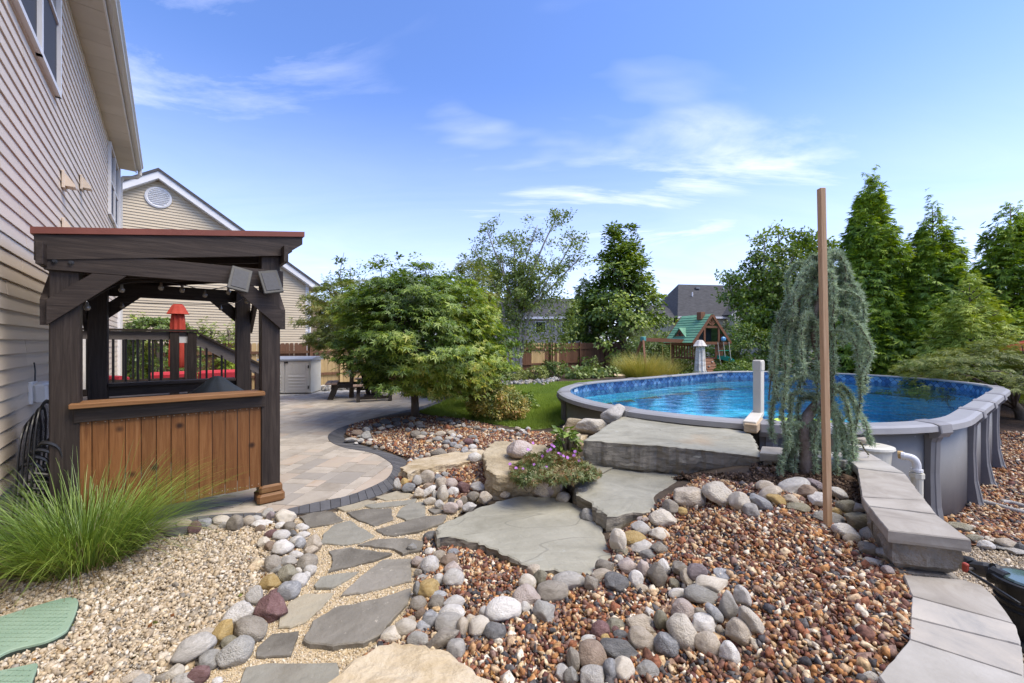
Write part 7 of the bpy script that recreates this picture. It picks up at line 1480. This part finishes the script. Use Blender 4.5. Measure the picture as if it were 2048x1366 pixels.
for q in (-1, 1): m = MB(); m.add([(-.96, .10, 2.28), (-.50, .10, 2.28), (-.86, .10+q*.42, 1.86), (-.96, .10+q*.42, 1.86), (-.96, .10, 2.245), (-.50, .10, 2.245), (-.86, .10+q*.42, 1.825), (-.96, .10+q*.42, 1.825)], [(0, 1, 2, 3), (4, 7, 6, 5), (0, 3, 7, 4), (1, 5, 6, 2), (2, 6, 7, 3)]); m.build('dormer_roof', M_proof, dm)
for i in range(8): MB().box((-.70+.2*i, -.80, .0+.78*.0+.88), (.17, .03, 0.0+.03)).build('floor_board', M_ps['x'], ps)
for i in range(9): MB().box((-.72, -.7+.175*i, 1.22), (.03, .06, .64)).build('baluster', M_ps['z'], ps)
for z in (.9, 1.5): MB().box((-.72, 0, z), (.06, 1.5, .08)).build('rail', M_ps['y'], ps)
MB().box((0, 0, .9), (1.5, 1.6, .05)).build('platform', M_ps['x'], ps)
for i in range(4): MB().box((.36+.1*i, -.80, 1.22), (.085, .03, .6)).build('wall_plank', M_ps['z'], ps)
rA, rB = Vector((-.2, -.85, .88)), Vector((-.55, -1.75, -.02))
for i in range(8): f = (i+.5)/8; p = rA.lerp(rB, f); MB().box(p, (.62, .135, .04), Matrix.Rotation(math.atan2(.9, .9), 3, 'X')).build('ramp_board', M_ps['x'], ps)
for i in range(4): p = rA.lerp(rB, .2+.2*i)+Vector((.15*(-1)**i, -.03, .05)); MB().lathe([(.05, 0), (.035, .035), (0, .04)], p, 8).build('climbing_hold', M_rope, ps)
for sx in (-.80,): m = MB(); m.bar((sx, -.8, .9), (sx-.25, -1.8, 0), .05, .1); m.build('ladder_side', M_ps['z'], ps)
for i in range(3): MB().box((-.95, -1.1-.22*i, .62-.2*i), (.35, .05, .04)).build('ladder_rung', M_ps['x'], ps)
m = MB()                                             # wave slide with raised sides
sp = smooth_curve([Vector((.55, -.8, .93)), Vector((.75, -1.2, .82)), Vector((1.0, -1.65, .42)), Vector((1.2, -2.05, .18))], 5); vs = []
for i, p in enumerate(sp):
    d = (sp[min(i+1, len(sp)-1)]-sp[max(i-1, 0)]); sdv = Vector((d.y, -d.x, 0)).normalized()
    for o_, z_ in ((-.26, .12), (-.22, .0), (.22, 0), (.26, .12), (.26, -.05), (-.26, -.05)): vs.append(p+sdv*o_+Vector((0, 0, z_)))
n = len(sp); m.add(vs, [(i*6+j, i*6+(j+1) % 6, i*6+6+(j+1) % 6, i*6+6+j) for i in range(n-1) for j in range(6)]+[tuple(range(6)), tuple((n-1)*6+j for j in range(6))]); m.build('slide', M_grs, ps)
for x in (.28, .62, .95):
    m = MB(); m.tube([(x, -.98, 1.63), (x-.02, -1.1, .95), (x-.03, -1.2, .62)], .016, 5); m.build('rope', M_rope, ps)
for z in (1.25, .9): m = MB(); m.tube([(.24, -1.02, z), (.97, -1.02, z)], .018, 5); m.build('rope_rung', M_grs, ps)
bmE = Vector((-3.3, -.3, 1.74)); m = MB(); m.bar((-.7, -.25, 1.66), bmE, .09, .16); m.build('swing_beam', M_ps['x'], ps)
for y in (-1.5, .75): m = MB(); m.bar(bmE+Vector((0, 0, .05)), (bmE.x-(.75 if y < 0 else .1), y, 0), .08, .1); m.build('swing_leg', M_ps['z'], ps)
MB().box(bmE+Vector((0, 0, .02)), (.16, .24, .2), bev=.02).build('leg_bracket', M_teal, ps)
for x in (-2.2, -1.75): m = MB(); m.tube([(x, -.25, 1.62), (x, -.25, .5)], .013, 5); m.build('swing_chain', M_chain, ps)
MB().box((-1.98, -.25, .49), (.48, .18, .03), bev=.01).build('swing_seat', M_grs, ps)
q = MB(); q.lathe([(.02, -.1), (.09, -.05), (.1, .05), (.03, .12)], (.6, -1.0, 1.75), 8, sx=1.3); q.build('blue_bucket', pmat('blue_plastic', [(.10,.30,.55),(.14,.36,.6)], rough=.4, bump=0, var=0), ps)
M_wc = pmat('dirty_white_canvas', [(.36,.30,.24),(.60,.57,.52),(.72,.70,.67)], scale=3, rough=.85, bump=.2, bscale=60, var=0, stretch=(1, 1, 3.))
closed_umbrella('closed dirty white umbrella standing beside the playset slide', at(1400, 16.0, 0), 1.66, M_wc, r=.19, sw=1.55, zf=.16)
# edge of a red umbrella at the far right
ru = at(2085, 11.5, -.4); u = thing('patio_umbrella', 'red open umbrella canopy just entering at the right edge', 'umbrella', ru); M = M_redf
m = MB(); m.tube([(0, 0, 0), (0, 0, 2.2)], .025, 8); m.build('pole', M_pole, u); m = MB(); m.lathe([(.85, 1.60), (.86, 1.74), (.5, 1.95), (.1, 2.12), (0, 2.14)], n=8); m.build('canopy', M_redf, u)
M_hgr = vinyl('sage_vinyl', (.42,.42,.33), (.47,.465,.37)); M_hgy = vinyl('grey_vinyl', (.34,.31,.27), (.38,.35,.31)); M_shl = pmat('far_shingles', [(.038,.037,.037),(.062,.061,.061),(.092,.09,.089)], scale=2.2, rough=.9, bump=.3, bscale=20, stretch=(1, 1, 6), var=0, detail=8)
def lap(m, x0, x1, z0, z1, y, e=.18):
    z = z0
    while z < z1: m.add([(x0, y, z), (x1, y, z), (x1, y-.03, z), (x0, y-.03, z), (x1, y, min(z+e, z1)), (x0, y, min(z+e, z1))], [(0, 3, 2, 1), (3, 5, 4, 2), (0, 5, 3), (1, 2, 4)]); z += e
# sage house with dark roof beyond the playset: main block with ridge along x, cross gable facing us
h0_ = at(1500, 46, -.5); hs = thing('far_house', 'sage green house with dark roof and white gable trim beyond the playset', 'house', h0_, math.radians(8))
zR, zE = hz_(566, 48)+.5, hz_(632, 44)+.5
m = MB(); m.box((0.5, 4, zE/2), (15, 8, zE)); m.build('wall', M_hgr, hs)
m = MB(); m.add([(-9.0,-.5,zE-.1),(8.4,-.5,zE-.1),(8.4,4,zR),(-6.3,4,zR),(-9.0,8.5,zE-.1),(8.4,8.5,zE-.1)], [(0,1,2,3),(0,3,4),(3,2,5,4),(1,5,2),(0,4,5,1)]); m.build('roof', M_shl, hs)
m = MB(); m.box((-.3, -.54, zE-.12), (17.4, .1, .22)); m.build('gutter', M_white, hs)
m = MB(); m.wedge([(-10.5, 0), (-8.6, 0), (-8.6, zE-.3), (-10.5, zE-.3)], 1., 7., 'y'); m.build('side_wing', M_hgr, hs)
m = MB(); m.add([(-12.4,-.2,zE-.15),(-8.3,-.2,zE-.15),(-8.3,3.6,zE+1.55),(-10.6,3.6,zE+1.55),(-12.4,7.5,zE-.15),(-8.3,7.5,zE-.15)], [(0,1,2,3),(0,3,4),(3,2,5,4),(0,4,5,1),(1,5,2)]); m.build('side_wing_roof', M_shl, hs)
gx, gw = -.2, 2.9; m = MB(); m.wedge([(gx-gw, 0), (gx+gw, 0), (gx+gw, zE), (gx, zE+2.3), (gx-gw, zE)], -1.6, 2., 'y'); m.build('gable_wall', M_hgr, hs); m = MB(); lap(m, gx-gw, gx+gw, .2, zE, -1.6); m.build('siding', M_hgr, hs)
for sx in (-1, 1): m = MB(); m.bar((gx, -1.68, zE+2.33), (gx+sx*(gw+.4), -1.68, zE-.0), .1, .28); m.build('rake_board', M_white, hs); m = MB(); a, b = Vector((gx, 1, zE+2.55)), Vector((gx+sx*(gw+.5), 1, zE+.12)); m.bar(a, b, 5.4, .06); m.build('gable_roof', M_shl, hs)
for x in (gx-1.2, gx+1.): wn = MB().box((x, -1.66, zE-1.5), (.95, .08, 1.5)).build('window', M_white, hs); MB().box((x, -1.70, zE-1.5), (.75, .04, 1.3)).build('pane', M_glass, wn)
for x, y, h in ((-5.6, 2.2, .5), (-.9, 3.3, .9), (-1.6, .9, .7), (3.2, 3., .8)): zz = zE+(zR-zE)*(y+.5)/4.5; MB().lathe([(.07, 0), (.07, h), (0, h)], (x, y, zz), 8).build('vent_pipe', M_white, hs)
for x, y in ((-4.3, 3.3), (.3, 3.4)): zz = zE+(zR-zE)*(y+.5)/4.5; MB().box((x, y, zz+.12), (.5, .4, .16)).build('roof_vent', M_pole, hs)
h1_ = at(1085, 44, -.5); hb = thing('far_house', 'pale grey house with dark roof glimpsed behind the birch', 'house', h1_, math.radians(-6)); zE2, zR2 = hz_(634, 44)+.5, hz_(596, 47)+.5
m = MB(); m.box((0, 4, zE2/2), (12, 8, zE2)); m.build('wall', M_hgy, hb); m = MB(); m.add([(-6.4,-.4,zE2-.1),(6.4,-.4,zE2-.1),(6.0,4,zR2),(-6.0,4,zR2),(-6.4,8.4,zE2-.1),(6.4,8.4,zE2-.1)], [(0,1,2,3),(3,2,5,4),(0,3,4),(1,5,2),(0,4,5,1)]); m.build('roof', M_shl, hb)
m = MB(); m.box((0, -.45, zE2-.12), (12.8, .1, .25)); m.build('gutter', M_white, hb)
for x in (-3, -.2, 2.6):
    for z in (zE2-1.1, zE2-3.8): wn = MB().box((x, -.04, z), (1.2, .1, 1.3)).build('window', M_white, hb); MB().box((x, -.09, z), (1.0, .05, 1.1)).build('pane', M_glass, wn)
h2_ = at(1935, 52, -.5); hc = thing('far_house', 'brown roofed house barely showing between the right arborvitae', 'house', h2_, 0); zz = hz_(560, 52)
m = MB(); m.box((0, 4, zz*.35), (14, 8, zz*.7)); m.build('wall', M_hgy, hc); m = MB(); m.add([(-7.5,-.5,zz*.68),(7.5,-.5,zz*.68),(7.5,4,zz+.5),(-7.5,4,zz+.5),(-7.5,8.5,zz*.68),(7.5,8.5,zz*.68)], [(0,1,2,3),(3,2,5,4),(0,3,4),(1,5,2),(0,4,5,1)]); m.build('roof', M_shing, hc)
h3_ = at(1655, 40, -.5); hd = thing('brick_chimney', 'red brick chimney top seen beside the cedar tip', 'chimney', h3_, 0); zc_ = hz_(522, 40)+.5
MB().box((-1., 0, zc_-1.), (1.1, .8, 2.6)).build('stack', pmat('red_brick', [(.16,.06,.045),(.24,.10,.075)], scale=6, rough=.9, bump=.3), hd); MB().box((-1., 0, zc_+.35), (1.3, 1., .15)).build('cap', M_shing, hd); MB().box((-1, 2, zc_/2-1.1), (6, 4, zc_-2.2)).build('house_block', M_hgy, hd)

for o in bpy.data.objects:
    if o.parent is not None and o.name.split('.')[0] in ('limbs', 'stems', 'branches', 'foliage', 'crown', 'needles', 'fresh_tips', 'blades', 'dead_blades'): o['kind'] = 'stuff'
